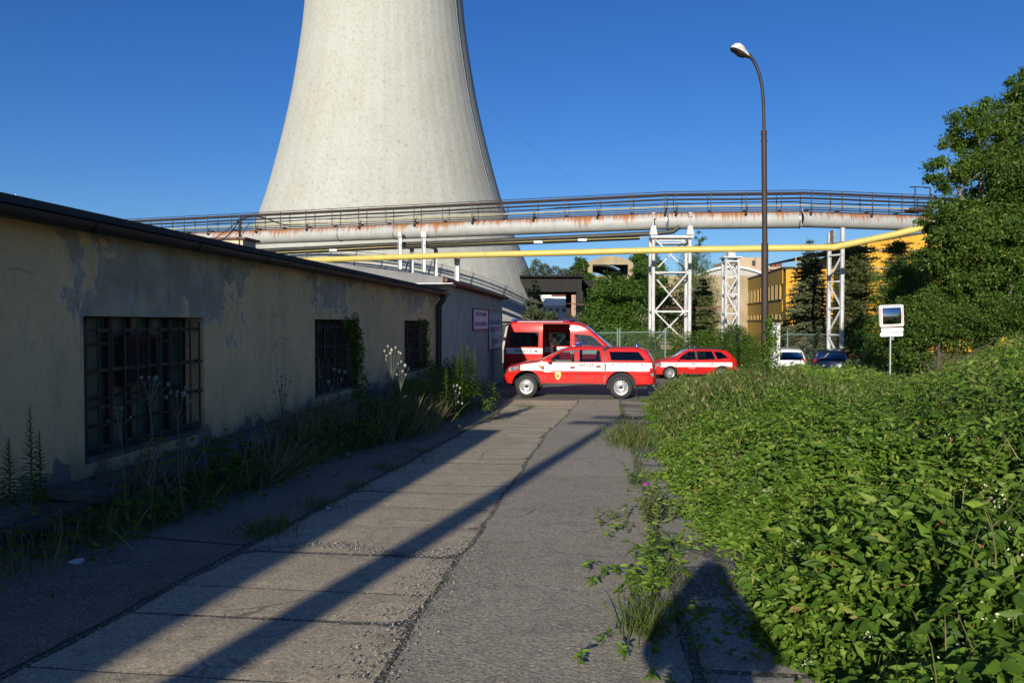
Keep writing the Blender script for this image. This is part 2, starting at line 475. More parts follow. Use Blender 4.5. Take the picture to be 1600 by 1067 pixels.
lane('aggregate_lane', lambda y: XC + .02 + wob(y, 2, .03) + .045 * max(0, y - 17), lambda y: XR + wob(y, 5, .03) + .012 * y, -6, 27.2, 8.3, .012, MT['aggregate'], nx=16, seed=5, jit=.002, tilt=.002, h=.016)
lane('old_concrete_strip', lambda y: -4.6 + wob(y, 8, .05), lambda y: XL - .02 + wob(y, 1, .02), -6, 25.5, 6.1, .014, MT['oldconc'], nx=14, seed=6, jit=.004, h=.020)
lane('edge_slab_strip', lambda y: XR + .06 + .012 * y, lambda y: XR + 1.35 + .02 * y, 2.0, 27.0, .98, .05, MT['edgeslab'], seed=8, jit=.006, tilt=.012, h=.008)
grid_obj('asphalt_yard', np.linspace(-7.5, 14, 60), np.linspace(26.8, 46, 50), lambda X, Y: G(X, Y) + .012, MT['asphalt'])
# crack filler: patch of loose gravel at one joint
def scatter_stones(name, n, fx, size, seed, label=None):
    r2 = np.random.default_rng(seed); P = fx(r2, n)
    P[:, 2] = G(P[:, 0], P[:, 1]) + P[:, 2]
    t = ([(-.5, -.4, 0), (.5, -.45, 0), (.45, .5, 0), (-.4, .45, 0), (-.2, -.2, .5), (.3, -.2, .45), (.2, .25, .5), (-.25, .2, .42)],
         [(0, 1, 5, 4), (1, 2, 6, 5), (2, 3, 7, 6), (3, 0, 4, 7), (4, 5, 6, 7)])
    D = rdir(n, -.2, .2); N = np.tile([[0., 0, 1]], (n, 1)) + r2.normal(0, .25, (n, 3))
    f = Foliage(); f.add(P, D, N, r2.uniform(.35, 1, n) ** 2 * size + .002, t, r2.uniform(0, 1, n), r2.uniform(.6, 1.1, n))
    o = f.build(name, [MT['stones']]); o['kind'] = 'stuff'; return o
k = NT('loose_stones'); k.color(k.ramp(k.n('Attribute', attribute_name='tint').outputs['Fac'], [(0, (.07,.065,.055)), (.5, (.20,.185,.16)), (.85, (.28,.265,.24)), (1, (.42,.41,.38))])); k.set(Roughness=.9); MT['stones'] = k.mat
def f_all(r, n):
    y = 2.8 + 22 * r.uniform(0, 1, n) ** 1.8
    x = r.choice([XL, XC, XR + .04], n, p=[.25, .55, .2]) + r.normal(0, .09, n) + .012 * y * 0
    x = np.where(r.uniform(0, 1, n) < .35, r.uniform(-4.3, 1.2, n), x)
    return np.stack([x, y, np.full(n, .016)], 1)
scatter_stones('loose_gravel', 1800, f_all, .011, 5)
def f_patch(r, n):
    x = r.uniform(-2.8, -1.2, n); y = 6.15 + .28 * (x + 1.2) * -.15 + r.normal(0, .07, n) + .1 * np.sin(x * 5)
    x2 = -1.12 + r.normal(0, .12, n); y2 = r.uniform(3.6, 6.6, n); m = r.uniform(0, 1, n) < .45
    return np.stack([np.where(m, x2, x), np.where(m, y2, y), np.full(n, .018)], 1)
scatter_stones('gravel_patch', 2200, f_patch, .012, 9)
# ================================================================== LEFT BUILDING
WX = -4.9
k = NT('peeling_ochre_plaster'); v = k.co(world=True)
pos = k.sep(v)
base = k.mix(k.ramp(k.noise(1.2, 5, .6, v), [(.35, 0), (.65, 1)]), (.74, .515, .265), (.63, .44, .23))
# a peeled band under the eaves (bare render) and patches of blue-white underpaint
hz = k.ramp(pos[2], [(0, 0), (1, 1)])
top = k.math('MULTIPLY', k.math('SUBTRACT', pos[2], CAMZ - .15), 1.0)
big = k.noise(.95, 7, .62, v, .3)
yb = k.ramp(k.math('DIVIDE', pos[1], 24.0), [(0, 0), (.268, 0), (.30, 1), (.42, 1), (.455, .1), (.53, .2), (.57, .85), (.66, .7), (.70, .15), (.80, .15), (.84, .6), (.95, .5)])
m1 = k.ramp(k.math('ADD', k.math('ADD', big, k.math('MULTIPLY', top, .20)), k.math('MULTIPLY', k.math('SUBTRACT', yb, .74), .27)), [(.60, 0), (.606, 1)])
rim = k.ramp(k.math('ADD', k.math('ADD', big, k.math('MULTIPLY', top, .20)), k.math('MULTIPLY', k.math('SUBTRACT', yb, .74), .27)), [(.585, 0), (.598, .8), (.606, 0)])
grey = k.mix(k.ramp(k.noise(2.2, 6, .6, v), [(.4, 0), (.6, 1)]), (.47, .385, .27), (.31, .265, .20))
m3 = k.ramp(k.noise(2.6, 6, .6, k.n('Mapping', i_Vector=v, i_Location=(3, 9, 1)).outputs[0], .4), [(.62, 0), (.63, 1)])
m2 = k.ramp(k.math('SUBTRACT', k.noise(1.5, 7, .68, k.n('Mapping', i_Vector=v, i_Location=(1, 2, 5)).outputs[0], .6), k.math('MULTIPLY', k.math('ADD', top, 1.15), -.02)), [(.655, 0), (.665, 1)])
foot = k.ramp(k.math('SUBTRACT', k.noise(1.7, 6, .6, v), k.math('MULTIPLY', k.math('ADD', top, 1.1), .55)), [(.62, 0), (.64, 1)])
c = k.mix(m2, base, (.36, .40, .45))
c = k.mix(foot, c, (.20, .185, .18))
c = k.mix(m1, c, grey)
c = k.mix(k.math('MULTIPLY', m1, m3), c, (.36, .38, .40))
c = k.mix(rim, c, (.50, .50, .47))
cr = k.n('TexVoronoi', feature='DISTANCE_TO_EDGE', i_Vector=k.mix(.15, v, k.n('TexNoise', i_Vector=v, i_Scale=3.0, i_Detail=5.0).outputs['Color']), i_Scale=.7).outputs['Distance']
c = k.mix(k.math('MULTIPLY', k.ramp(cr, [(0, .6), (.003, .3), (.006, 0)]), k.ramp(k.noise(1.1, 3, .6, v), [(.54, 0), (.60, 1)])), c, (.12, .10, .07))
c = k.mix(k.ramp(k.noise(14, 5, .75, v), [(.50, 0), (.70, .35)]), c, (.33, .25, .15))
c = k.mix(k.ramp(k.math('ADD', k.math('MULTIPLY', top, -.5), k.math('MULTIPLY', k.noise(2.5, 5, .6, v), .5)), [(.72, 0), (1.0, .75)]), c, (.11, .09, .07))
c = k.mix(k.ramp(k.noise(4, 6, .7, k.n('Mapping', i_Vector=v, i_Scale=(1, 1, .25)).outputs[0]), [(.5, 0), (.75, .4)]), c, (.16, .13, .09))
k.color(c); k.set(Roughness=.92)
h = k.math('ADD', k.math('MULTIPLY', m1, -1.2), k.math('MULTIPLY', m2, -.8)); h = k.math('ADD', h, k.math('MULTIPLY', foot, -.8))
h = k.math('ADD', h, k.math('MULTIPLY', k.noise(35, 5, .65, v), .5)); k.bump(h, .9, .012)
MT['plaster'] = k.mat
MT['greywall'] = M_surf('grey_blue_render', (.36,.42,.36), (.27,.31,.27), .9, scale=1.2, bump=.5, bscale=22, bdist=.01, world=True)
MT['gutter'] = M_surf('dark_brown_gutter', (.020,.015,.014), (.012,.011,.010), .6, scale=5)
MT['felt'] = M_surf('bitumen_roofing', (.028,.027,.027), (.05,.048,.047), .85, scale=4, bump=.5)
MT['tin'] = M_surf('grey_sheet_metal', (.16,.16,.165), (.10,.10,.105), .55, scale=2)
MT['brick'] = M_surf('rough_brick_plinth', (.13,.075,.055), (.10,.095,.085), .95, scale=9, bump=1, bscale=14, bdist=.04, world=True)
MT['capstone'] = M_surf('mossy_cap_concrete', (.13,.125,.11), (.055,.058,.045), .95, scale=5, bump=1, bscale=20, bdist=.02, world=True)
MT['bars'] = M_surf('rusty_black_bars', (.030,.024,.022), (.055,.030,.022), .7, scale=12)
k = NT('green_wired_glass'); v = k.co(world=True)
cell = k.vor(2.3, v, out='Color'); cs = k.n('SeparateColor', i_Color=cell).outputs[0]
k.color(k.mix(cs, (.035, .085, .068), (.065, .125, .10))); k.set(Roughness=.35); k.bump(k.noise(60, 2, .5, v), .3, .004)
MT['greenglass'] = k.mat
MT['rustvent'] = M_surf('rusty_red_vent', (.050,.020,.016), (.030,.018,.015), .8, scale=10)

def wall_with_holes(name, x, y0, y1, z0, z1, holes, mat, thick=.42, parent=None, topf=None):
    """wall in the plane X=x (outer face), thickness towards -X, real openings"""
    ol = [(y0, z0), (y1, z0), (y1, z1), (y0, z1)]
    loops = [ol] + [[(a, c), (a, d), (b, d), (b, c)] for a, b, c, d in holes]
    flat = [p for l in loops for p in l]
    tri = tessellate_polygon([[Vector((p[0], p[1], 0)) for p in l] for l in loops])
    mb = MB(); n = len(flat)
    vs = [(x, a, b) for a, b in flat] + [(x - thick, a, b) for a, b in flat]
    fs = [tuple(t) for t in tri] + [tuple(n + i for i in t) for t in tri]
    st = 0
    for l in loops:
        for i in range(len(l)):
            a = st + i; b = st + (i + 1) % len(l); fs.append((a, b, n + b, n + a))
        st += len(l)
    mb.add(vs, fs)
    return mb.build(name, mat, parent)
ZF = CAMZ - 1.47                 # foot of the wall / plinth top
Y0, Y1 = 1.2, 23.9
wins = [(7.04, 9.36, CAMZ - 1.35, CAMZ + .07), (13.25, 15.77, CAMZ - 1.30, CAMZ + .07), (19.65, 22.4, CAMZ - 1.28, CAMZ + .07)]
shed = thing('workshop_building', 'long low workshop with peeling ochre plaster and barred windows beside the lane', 'building', (WX, 12, CAMZ - 1.9))
def child(mb, name, mats, t, **kw):
    o = mb.build(name, mats, None, **kw); o.parent = t
    o.matrix_parent_inverse = (Matrix.Translation(t.location) @ t.rotation_euler.to_matrix().to_4x4()).inverted()
    return o
def adopt(o, t):
    o.parent = t
    o.matrix_parent_inverse = (Matrix.Translation(t.location) @ t.rotation_euler.to_matrix().to_4x4()).inverted(); return o
def adopt_world(o, p):   # sub-part under a part whose own world matrix is identity
    o.parent = p; return o
adopt(wall_with_holes('front_wall', WX, Y0, Y1, ZF - .5, CAMZ + 1.0, wins, MT['plaster']), shed)
mb = MB(); mb.box((WX - 5.2, Y0 + .15, CAMZ - .3), (9.5, .3, 2.9)); mb.box((WX - 5.2, Y1 - .2, CAMZ - .3), (9.5, .3, 2.9)); mb.box((WX - 9.9, 12.5, CAMZ - .3), (.3, 22.4, 2.9))
child(mb, 'side_wall', MT['plaster'], shed)
# roof: thin mono-pitch with dark edge, gutter
mb = MB()
rise = .10
def roofquad(mb, xa, xb, ya, yb, za, zb, th, m=0):
    vs = [(xa, ya, za), (xb, ya, zb), (xb, yb, zb), (xa, yb, za)]
    mb.add([Vector(p) for p in vs] + [Vector(p) - Vector((0, 0, th)) for p in vs], [(0,1,2,3), (7,6,5,4), (0,4,5,1), (1,5,6,2), (2,6,7,3), (3,7,4,0)], m)
roofquad(mb, WX + .24, WX - 9, Y0 - .1, Y1 + .3, CAMZ + 1.03, CAMZ + 1.03 + .98, .07)
child(mb, 'roof', MT['felt'], shed)
mb = MB(); mb.box((WX + .14, (Y0 + Y1) / 2, CAMZ + .935), (.03, Y1 - Y0 + .3, .12)); mb.box((WX + .07, (Y0 + Y1) / 2, CAMZ + .90), (.12, Y1 - Y0, .05))
child(mb, 'fascia', MT['gutter'], shed)
mb = MB(); n = 9
ys = np.arange(Y0 - .1, Y1 + .1, 1.9)
for a in ys:
    b = min(a + 1.9, Y1 + .12)
    vs = []
    for yy in (a, b):
        for j in range(n):
            t = math.pi * (1 + j / (n - 1)); vs.append((WX + .25 + .085 * math.cos(t), yy, CAMZ + .925 + .085 * math.sin(t)))
    mb.add(vs, [(j, j + 1, n + j + 1, n + j) for j in range(n - 1)])
    vs2 = [];   # joint collar
    for yy in (b - .03, b + .03):
        for j in range(n):
            t = math.pi * (1 + j / (n - 1)); vs2.append((WX + .25 + .095 * math.cos(t), yy, CAMZ + .925 + .095 * math.sin(t)))
    mb.add(vs2, [(j, j + 1, n + j + 1, n + j) for j in range(n - 1)])
gut = child(mb, 'gutter', MT['gutter'], shed, smooth=True)
for wi, (a, b, z0, z1) in enumerate(wins):
    mb = MB(); fx = WX - .27
    mb.box((fx - .05, (a + b) / 2, (z0 + z1) / 2), (.02, b - a, z1 - z0))
    win = child(mb, 'window', MT['greenglass'], shed)
    mb = MB(); nv = 6; nh = 5 if wi == 0 else 6
    for i in range(nv + 1): mb.box((fx, a + (b - a) * i / nv, (z0 + z1) / 2), (.05, .035, z1 - z0 - .002))
    for j in range(nh + 1): mb.box((fx + .003, (a + b) / 2, z0 + (z1 - z0) * j / nh), (.05, b - a - .004, .030))
    adopt_world(mb.build('frame', MT['bars']), win)
    mb = MB()   # small ventilation sash
    c0 = a + (b - a) * .42; c1 = c0 + .62 if wi == 0 else c0 + .5; v0 = z0 + (z1 - z0) * .48; v1 = z0 + (z1 - z0) * .84
    for yy in (c0, c1): mb.box((fx + .045, yy, (v0 + v1) / 2), (.06, .05, v1 - v0 + .05))
    for zz in (v0, v1): mb.box((fx + .045, (c0 + c1) / 2, zz), (.056, c1 - c0, .05))
    mb.box((fx + .012, (c0 + c1) / 2, (v0 + v1) / 2), (.02, c1 - c0, v1 - v0))
    for i in range(1, 7): mb.box((fx + .05, c0 + (c1 - c0) * i / 7, (v0 + v1) / 2), (.012, .012, v1 - v0))
    adopt_world(mb.build('vent', MT['rustvent']), win)
    # bars in front
    mb = MB(); bx = WX - .035; nb = 11 if wi == 0 else 15
    for i in range(nb):
        yy = a + .05 + (b - a - .10) * i / (nb - 1)
        mb.tube([(bx, yy, z0 + .02), (bx, yy, z1 - .05)], .011, 6)
    for zz in (.08, .36, .62, .9) if wi == 0 else (.1, .37, .64, .9):
        mb.box((bx - .016, (a + b) / 2, z0 + (z1 - z0) * zz), (.010, b - a - .02, .035))
    for zz in (.36, .62): mb.box((bx + .0, b - .02, z0 + (z1 - z0) * zz), (.03, .20, .03))
    child(mb, 'window_bars', MT['bars'], shed)
    mb = MB(); mb.box((WX - .16, (a + b) / 2, z0 + .015), (.34, b - a - .004, .05)); child(mb, 'sill', MT['capstone'], shed)
# downpipe
mb = MB()
for yy, r in ((Y1 - .45, .055), (Y1 - .12, .06)):
    mb.tube([(WX + .25, yy, CAMZ + .86), (WX + .22, yy, CAMZ + .72), (WX + .09, yy, CAMZ + .52), (WX + .085, yy, ZF - .3)], r, 10)
    for zz in (.2, -.5, -1.1): mb.tube([(WX + .085, yy, CAMZ + zz), (WX + .085, yy, CAMZ + zz + .05)], r + .008, 10)
mb.box((WX + .24, Y1 - .3, CAMZ + .86), (.2, .42, .16))
child(mb, 'downpipe', MT['gutter'], shed, smooth=True)

# plinth ledge (rubble and brick) along the wall
pl = thing('stone_plinth', 'broken brick and concrete plinth running along the foot of the ochre wall', 'plinth', (WX + .3, 12, CAMZ - 2))
mb = MB(); rr = random.Random(5); y = Y0
while y < Y1 - .3:
    L = rr.uniform(.25, .6); wd = .54 + rr.uniform(-.16, .07)
    if rr.random() > .07: mb.box((WX + .003 + wd / 2, y + L / 2, ZF - .05 + rr.uniform(-.04, .01)), (wd, L - .02, .09), M=Matrix.Rotation(rr.uniform(-.05, .05), 3, 'Z') @ Matrix.Rotation(rr.uniform(-.03, .07), 3, 'Y') @ Matrix.Rotation(rr.uniform(-.04, .04), 3, 'X'))
    y += L
child(mb, 'cap', MT['capstone'], pl, bevel=.012)
mb = MB(); rows = 8
for r_ in range(rows):
    y = Y0 + (.13 if r_ % 2 else 0)
    while y < Y1 - .3:
        L = rr.choice([.24, .26, .12]); d = rr.uniform(-.03, .02)
        if rr.random() > .10: mb.box((WX + .40 + d, y + L / 2, ZF - .13 - r_ * .078), (.20, L - .018, .066), rz=rr.uniform(-.06, .06))
        y += L
child(mb, 'brick_face', MT['brick'], pl)
mb = MB(); mb.box((WX + .16, 12.4, ZF - .55), (.3, 22.2, .9)); child(mb, 'core', MT['brick'], pl)

# grey annexe beyond
annex = thing('grey_annexe', 'grey rendered annexe with rust-edged roof and two posters, past the ochre workshop', 'building', (WX, 32, CAMZ - 2.8))
A0, A1 = 23.92, 40.5
mb = MB(); mb.box((WX - .2, (A0 + A1) / 2, CAMZ - .9), (.4, A1 - A0, 4.5)); mb.box((WX - 5.3, A1 - .2, CAMZ - .85), (9.7, .4, 4.3)); mb.box((WX - 5.3, A0 + .18, CAMZ - .6), (9.7, .36, 4.0))
child(mb, 'wall', MT['greywall'], annex)
mb = MB(); roofquad(mb, WX + .22, WX - 5.0, A0 - .15, A1 + .35, CAMZ + 1.42, CAMZ + 2.1, .10); roofquad(mb, WX - 5.0, WX - 8.0, A0 - .15, A1 + .35, CAMZ + 2.1, CAMZ + 2.62, .10)
child(mb, 'roof', MT['felt'], annex)
mb = MB(); M0 = [(WX + .2, 1.36), (WX - 5.0, 2.04), (WX - 8.0, 2.56)]
for (xa, za), (xb, zb) in zip(M0, M0[1:]):
    vs = [(xa, A0 - .19, CAMZ + za - .28), (xb, A0 - .19, CAMZ + zb - .28), (xb, A0 - .19, CAMZ + zb + .06), (xa, A0 - .19, CAMZ + za + .06)]
    mb.add([Vector(p) for p in vs] + [Vector(p) + Vector((0, .03, 0)) for p in vs], [(0,1,2,3), (7,6,5,4), (0,4,5,1), (1,5,6,2), (2,6,7,3), (3,7,4,0)])
child(mb, 'verge_board', MT['tin'], annex)
MT['rustedge'] = M_surf('rust_red_eaves', (.24,.075,.045), (.07,.045,.035), .7, scale=2.5, world=True)
mb = MB(); mb.tube([(WX + .26, A0 - .1, CAMZ + 1.33), (WX + .26, A1 + .35, CAMZ + 1.30)], .06, 10); mb.box((WX + .13, (A0 + A1) / 2, CAMZ + 1.30), (.22, A1 - A0, .05))
for i in range(26): mb.box((WX + .13, A0 + .4 + i * .62, CAMZ + 1.24), (.24, .07, .07))
child(mb, 'eaves', MT['rustedge'], annex)
mb = MB(); mb.box((WX - .15, A0 - .45, CAMZ + 1.16), (1.5, .5, .03), M=Matrix.Rotation(R(-8), 3, 'X')); child(mb, 'flashing', MT['white_steel'], annex)
# roof hut seen above the gutter, thin black mast
hut = thing('roof_hatch', 'small cream roof hatch with brown cap showing above the dark roof', 'roof hatch', at(368, 388, 27))
p = at(368, 388, 27); mb = MB(); mb.box(p + Vector((0, 0, .0)), (1.0, 1.0, .5)); child(mb, 'box', M_surf('cream_paint', (.55,.48,.33), (.45,.40,.28), .7), hut)
mb = MB(); mb.box(p + Vector((0, 0, .28)), (1.25, 1.2, .07)); child(mb, 'cap', MT['rustedge'], hut)
p = at(375, 385, 26.5); mb = MB(); mb.tube([p - Vector((0, 0, .3)), p + Vector((0, 0, 1.02))], .045, 8); mb.tube([p + Vector((-.1, 0, .1)), p + Vector((.35, 0, .8))], .012, 6)
tag(mb.build('roof_mast', MT['plastic']), 'black steel mast standing on the roof beside the hatch', 'mast')
# loose cables sagging from mast to pipe bridge
mb = MB(); a = p + Vector((0, 0, .9)); b = at(330, 378, 25); pts = [a.lerp(b, t) - Vector((0, 0, .9 * t * (1 - t))) for t in np.linspace(0, 1, 12)]; mb.tube(pts, .018, 5)
b = at(300, 387, 24); pts = [a.lerp(b, t) - Vector((0, 0, .5 * t * (1 - t))) for t in np.linspace(0, 1, 12)]; mb.tube(pts, .014, 5)
b = at(470, 352, 40); pts = [a.lerp(b, t) + Vector((0, 0, .22 * math.sin(t * 6) * (1 - t))) for t in np.linspace(0, 1, 20)]; mb.tube(pts, .03, 5)
tag(mb.build('sagging_cable', MT['plastic']), 'black cables sagging from the mast above the dark roof', 'cable')

# posters on the annexe
def textmesh(s, size, M, mat, name='lettering', parent=None, ext=.002, sx=1.0, align='CENTER'):
    cu = bpy.data.curves.new(name, 'FONT'); cu.body = s; cu.size = size; cu.extrude = ext; cu.align_x = align; cu.align_y = 'CENTER'; cu.resolution_u = 2; cu.offset = size * .018
    tmp = bpy.data.objects.new('tmp', cu); COL.objects.link(tmp)
    dg = bpy.context.evaluated_depsgraph_get(); me = bpy.data.meshes.new_from_object(tmp.evaluated_get(dg))
    bpy.data.objects.remove(tmp); bpy.data.curves.remove(cu)
    me.name = name; me.transform(Matrix.Diagonal((sx, 1, 1, 1))); me.transform(M); me.materials.clear(); me.materials.append(mat)
    o = bpy.data.objects.new(name, me); COL.objects.link(o); o.parent = parent; return o
MT['poster'] = M_surf('poster_white', (.72,.68,.72), (.64,.60,.66), .6, bump=0)
MT['posterblue'] = M_surf('poster_blue', (.05,.06,.30), (.06,.09,.28), .6, bump=0, scale=3)
MT['posterpink'] = M_surf('poster_pink', (.80,.05,.25), (.6,.06,.30), .6, bump=0)
MT['posterteal'] = M_surf('poster_teal', (.13,.25,.28), (.16,.28,.30), .6, bump=0)
MT['posterframe'] = M_surf('poster_frame', (.07,.06,.05), (.16,.03,.02), .6, scale=4)
def wallY(px):  # Y on the wall plane for a photo column
    return 4.9 / math.tan(math.atan((px - 800) / F) * -1 + PSI)
def wallz(px, py):
    Y = wallY(px); zc = 4.9 * math.sin(PSI) + Y * math.cos(PSI); return at(px, py, zc).z
def poster(name, label, pa, pb, pt, pbm, rows, extra):
    ya, yb = wallY(pa), wallY(pb); z1 = wallz(pa, pt); z0 = wallz(pa, pbm); yc = (ya + yb) / 2; W = yb - ya; H = z1 - z0
    t = thing(name, label, 'poster', (WX, yc, z0))
    Mw = Matrix.Translation((0, 0, 0)) @ Matrix(((0, 0, 1, 0), (1, 0, 0, 0), (0, 1, 0, 0), (0, 0, 0, 1)))
    mb = MB(); mb.box((.025, 0, H / 2), (.03, W, H)); mb.build('panel', MT['poster'], t)
    mb = MB()
    for s in (-1, 1): mb.box((.03, s * W / 2, H / 2), (.05, .05, H + .05))
    for s in (0, 1): mb.box((.03, 0, s * H), (.048, W - .05, .05))
    mb.build('frame', MT['posterframe'], t)
    for (s, fy, fz, size, m, sx) in rows:
        o = textmesh(s, size * H, Mw, MT[m], 'lettering', t)
        ys_ = [v.co.y for v in o.data.vertices]; kk = sx * W / (max(ys_) - min(ys_))
        for v in o.data.vertices: v.co.y = v.co.y * kk + fy * W; v.co.x += .046; v.co.z += fz * H
    for (fy0, fy1, fz0, fz1, m) in extra:
        mb = MB(); mb.box((.043, (fy0 + fy1) / 2 * W, (fz0 + fz1) / 2 * H), (.006, (fy1 - fy0) * W, (fz1 - fz0) * H)); mb.build('colour_field', MT[m], t)
    return t
poster('advert_board', 'smaller white board with blue purchase notice on the grey wall, left of the tall one', 738, 761.5, 482, 515.5,
       [('VÝKUP PAPÍRU', -.0, .74, .26, 'posterblue', .74), ('VÝKUP KOVOŠROTU', 0, .27, .26, 'posterblue', .84)], [])
poster('advert_board', 'tall board with teal heading and pink lettering at the far end of the grey wall', 762.5, 782.5, 485, 548,
       [('STAVBY H', 0, .835, .20, 'poster', .86), ('VÝKUP', -.24, .52, .17, 'posterblue', .40), ('ŠROTU', .22, .52, .17, 'posterpink', .42), ('KOVŮ', -.0, .20, .19, 'posterblue', .55)],
       [(-.48, .48, .70, .97, 'posterteal'), (-.48, .48, .655, .695, 'posterblue'), (.36, .42, .15, .33, 'posterpink')])

# taller block of the same works behind the photographer (its edge shades the lane)
MT['plain'] = M_surf('ochre_render_plain', (.36,.29,.18), (.30,.24,.16), .9, world=True)
blk = thing('two_storey_block', 'taller two-storey rendered block on the left, behind the photographer', 'building', (WX - 5, -12, CAMZ - 1.5))
mb = MB(); mb.box((WX - 4.8, -12.0, CAMZ + .4), (9.6, 24.2, 4.9)); child(mb, 'wall', MT['plain'], blk)
mb = MB(); mb.box((WX - 4.7, -12.0, CAMZ + 2.93), (10.0, 24.4, .14)); child(mb, 'roof', MT['felt'], blk)
for i in range(5):
    mb = MB(); mb.box((WX + .01, -2.5 - i * 4.6, CAMZ + 1.3), (.05, 1.6, 1.3)); child(mb, 'window', MT['far_window'], blk)

# concrete utility pole behind the photographer (casts the cross-armed shadow)
pz = g(-3.45, -7)
MT['poleconc'] = M_surf('concrete_pole', (.3,.29,.27), (.22,.21,.2), .9)
pole = thing('utility_pole', 'concrete utility pole with crossarms behind the photographer', 'utility pole', (-3.5, -7.4, pz))
mb = MB(); mb.tube([(0, 0, 0), (0, 0, 7.85)], [.17, .12], 12); mb.build('pole', MT['poleconc'], pole, smooth=True)
for zz, L in ((7.15, 2.1), (7.6, 1.5)):
    mb = MB(); mb.beam((-L / 2, 0, zz), (L / 2, 0, zz), .16, .20); mb.build('crossarm', MT['galv'], pole)
# ================================================================== COOLING TOWER
k = NT('weathered_tower_concrete'); co = k.co()
sx = k.sep(co)
ang = k.math('MULTIPLY', k.math('ARCTAN2', sx[1], sx[0]), 13.0)
vec = k.n('CombineXYZ', i_X=ang, i_Y=k.math('MULTIPLY', sx[2], .10), i_Z=0.0).outputs[0]
vec2 = k.n('CombineXYZ', i_X=ang, i_Y=k.math('MULTIPLY', sx[2], 1.0), i_Z=0.0).outputs[0]
streak = k.noise(1.1, 8, .65, vec)
c = k.mix(k.ramp(streak, [(.38, 0), (.66, 1)]), (.41, .42, .385), (.38, .385, .345))
blot = k.noise(.16, 7, .68, vec2)
c = k.mix(k.ramp(blot, [(.45, 0), (.60, .4)]), c, (.33, .318, .265))
c = k.mix(k.ramp(k.noise(2.6, 8, .8, vec2, .0), [(.52, 0), (.62, .65)]), c, (.235, .22, .16))
fl = k.noise(1.0, 4, .7, k.n('CombineXYZ', i_X=k.math('MULTIPLY', ang, .5), i_Y=k.math('MULTIPLY', sx[2], 6), i_Z=0.0).outputs[0])
c = k.mix(k.ramp(fl, [(.62, 0), (.72, .35)]), c, (.25, .22, .17))
# lift joints and board marks
band = k.math('ABSOLUTE', k.math('SUBTRACT', k.math('FRACT', k.math('MULTIPLY', sx[2], .75)), .5))
c = k.mix(k.ramp(band, [(.470, 0), (.5, .16)]), c, (.24, .22, .17))
vb = k.math('ABSOLUTE', k.math('SUBTRACT', k.math('FRACT', k.math('MULTIPLY', ang, .7)), .5))
c = k.mix(k.ramp(vb, [(.455, 0), (.5, .16)]), c, (.24, .22, .18))
k.color(c); k.set(Roughness=.95)
k.bump(k.math('ADD', k.math('MULTIPLY', k.noise(6, 6, .7, vec2), .6), k.math('ADD', k.math('MULTIPLY', vb, .5), k.math('MULTIPLY', band, .3))), .5, .10)
MT['tower'] = k.mat
TD = 72.0
tc = at(604, 505, TD); tc.z = CAMZ
ct = thing('cooling_tower', 'huge pale concrete cooling tower rising behind the workshop and pipe bridge', 'cooling tower', (tc.x, tc.y, -.4))
prof = [(15.0, .15), (14.7, .9), (14.0, 2.6), (13.05, 5.0), (11.75, 7.8), (10.6, 11), (9.75, 14), (8.95, 17.2), (8.25, 20.4), (7.75, 23.4), (7.3, 26.4), (7.0, 29.5), (6.9, 33), (7.0, 37), (7.2, 41), (7.5, 44)]
zz = np.linspace(.15, 44, 70); rr_ = np.interp(zz, [p[1] for p in prof], [p[0] for p in prof])
kern = np.array([1, 2, 3, 2, 1]) / 9; rp = np.pad(rr_, 2, mode='reflect', reflect_type='odd'); rr_ = np.convolve(rp, kern, 'valid')
mb = MB(); zo = CAMZ + .4
mb.lathe([(r, z + zo) for r, z in zip(rr_, zz)] + [(7.8, 44 + zo), (7.2, 40 + zo)] + [(r - .35, z + zo) for r, z in list(zip(rr_, zz))[::-6]] + [(rr_[0] - .35, .15 + zo)], 128)
mb.build('shell', MT['tower'], ct, smooth=60)
mb = MB(); mb.lathe([(14.4, zo - .05), (14.75, zo - .05), (14.75, zo + .30), (14.4, zo + .32)], 96); mb.build('ring_beam', MT['tower'], ct)
for i in range(28):
    a0 = 2 * math.pi * i / 28; mb = MB()
    for s in (-1, 1):
        a1 = a0 + s * math.pi / 28
        mb.beam((15.1 * math.cos(a0), 15.1 * math.sin(a0), .1), (14.45 * math.cos(a1), 14.45 * math.sin(a1), zo + .1), .35, .35)
    mb.build('leg', MT['tower'], ct)
mb = MB(); mb.lathe([(15.9, 0), (15.9, 1.0), (15.6, 1.0), (15.6, .3)], 64); mb.build('basin', MT['tower'], ct)
# climbing line / conductor up the shell on the right
aa = -math.acos(.84) + PSI + R(9.2); mb = MB(); mb.tube([((r + .06) * math.cos(aa), (r + .06) * math.sin(aa), z + zo) for r, z in zip(rr_, zz)], .03, 5)
mb.build('conductor', MT['grey_steel'], ct)

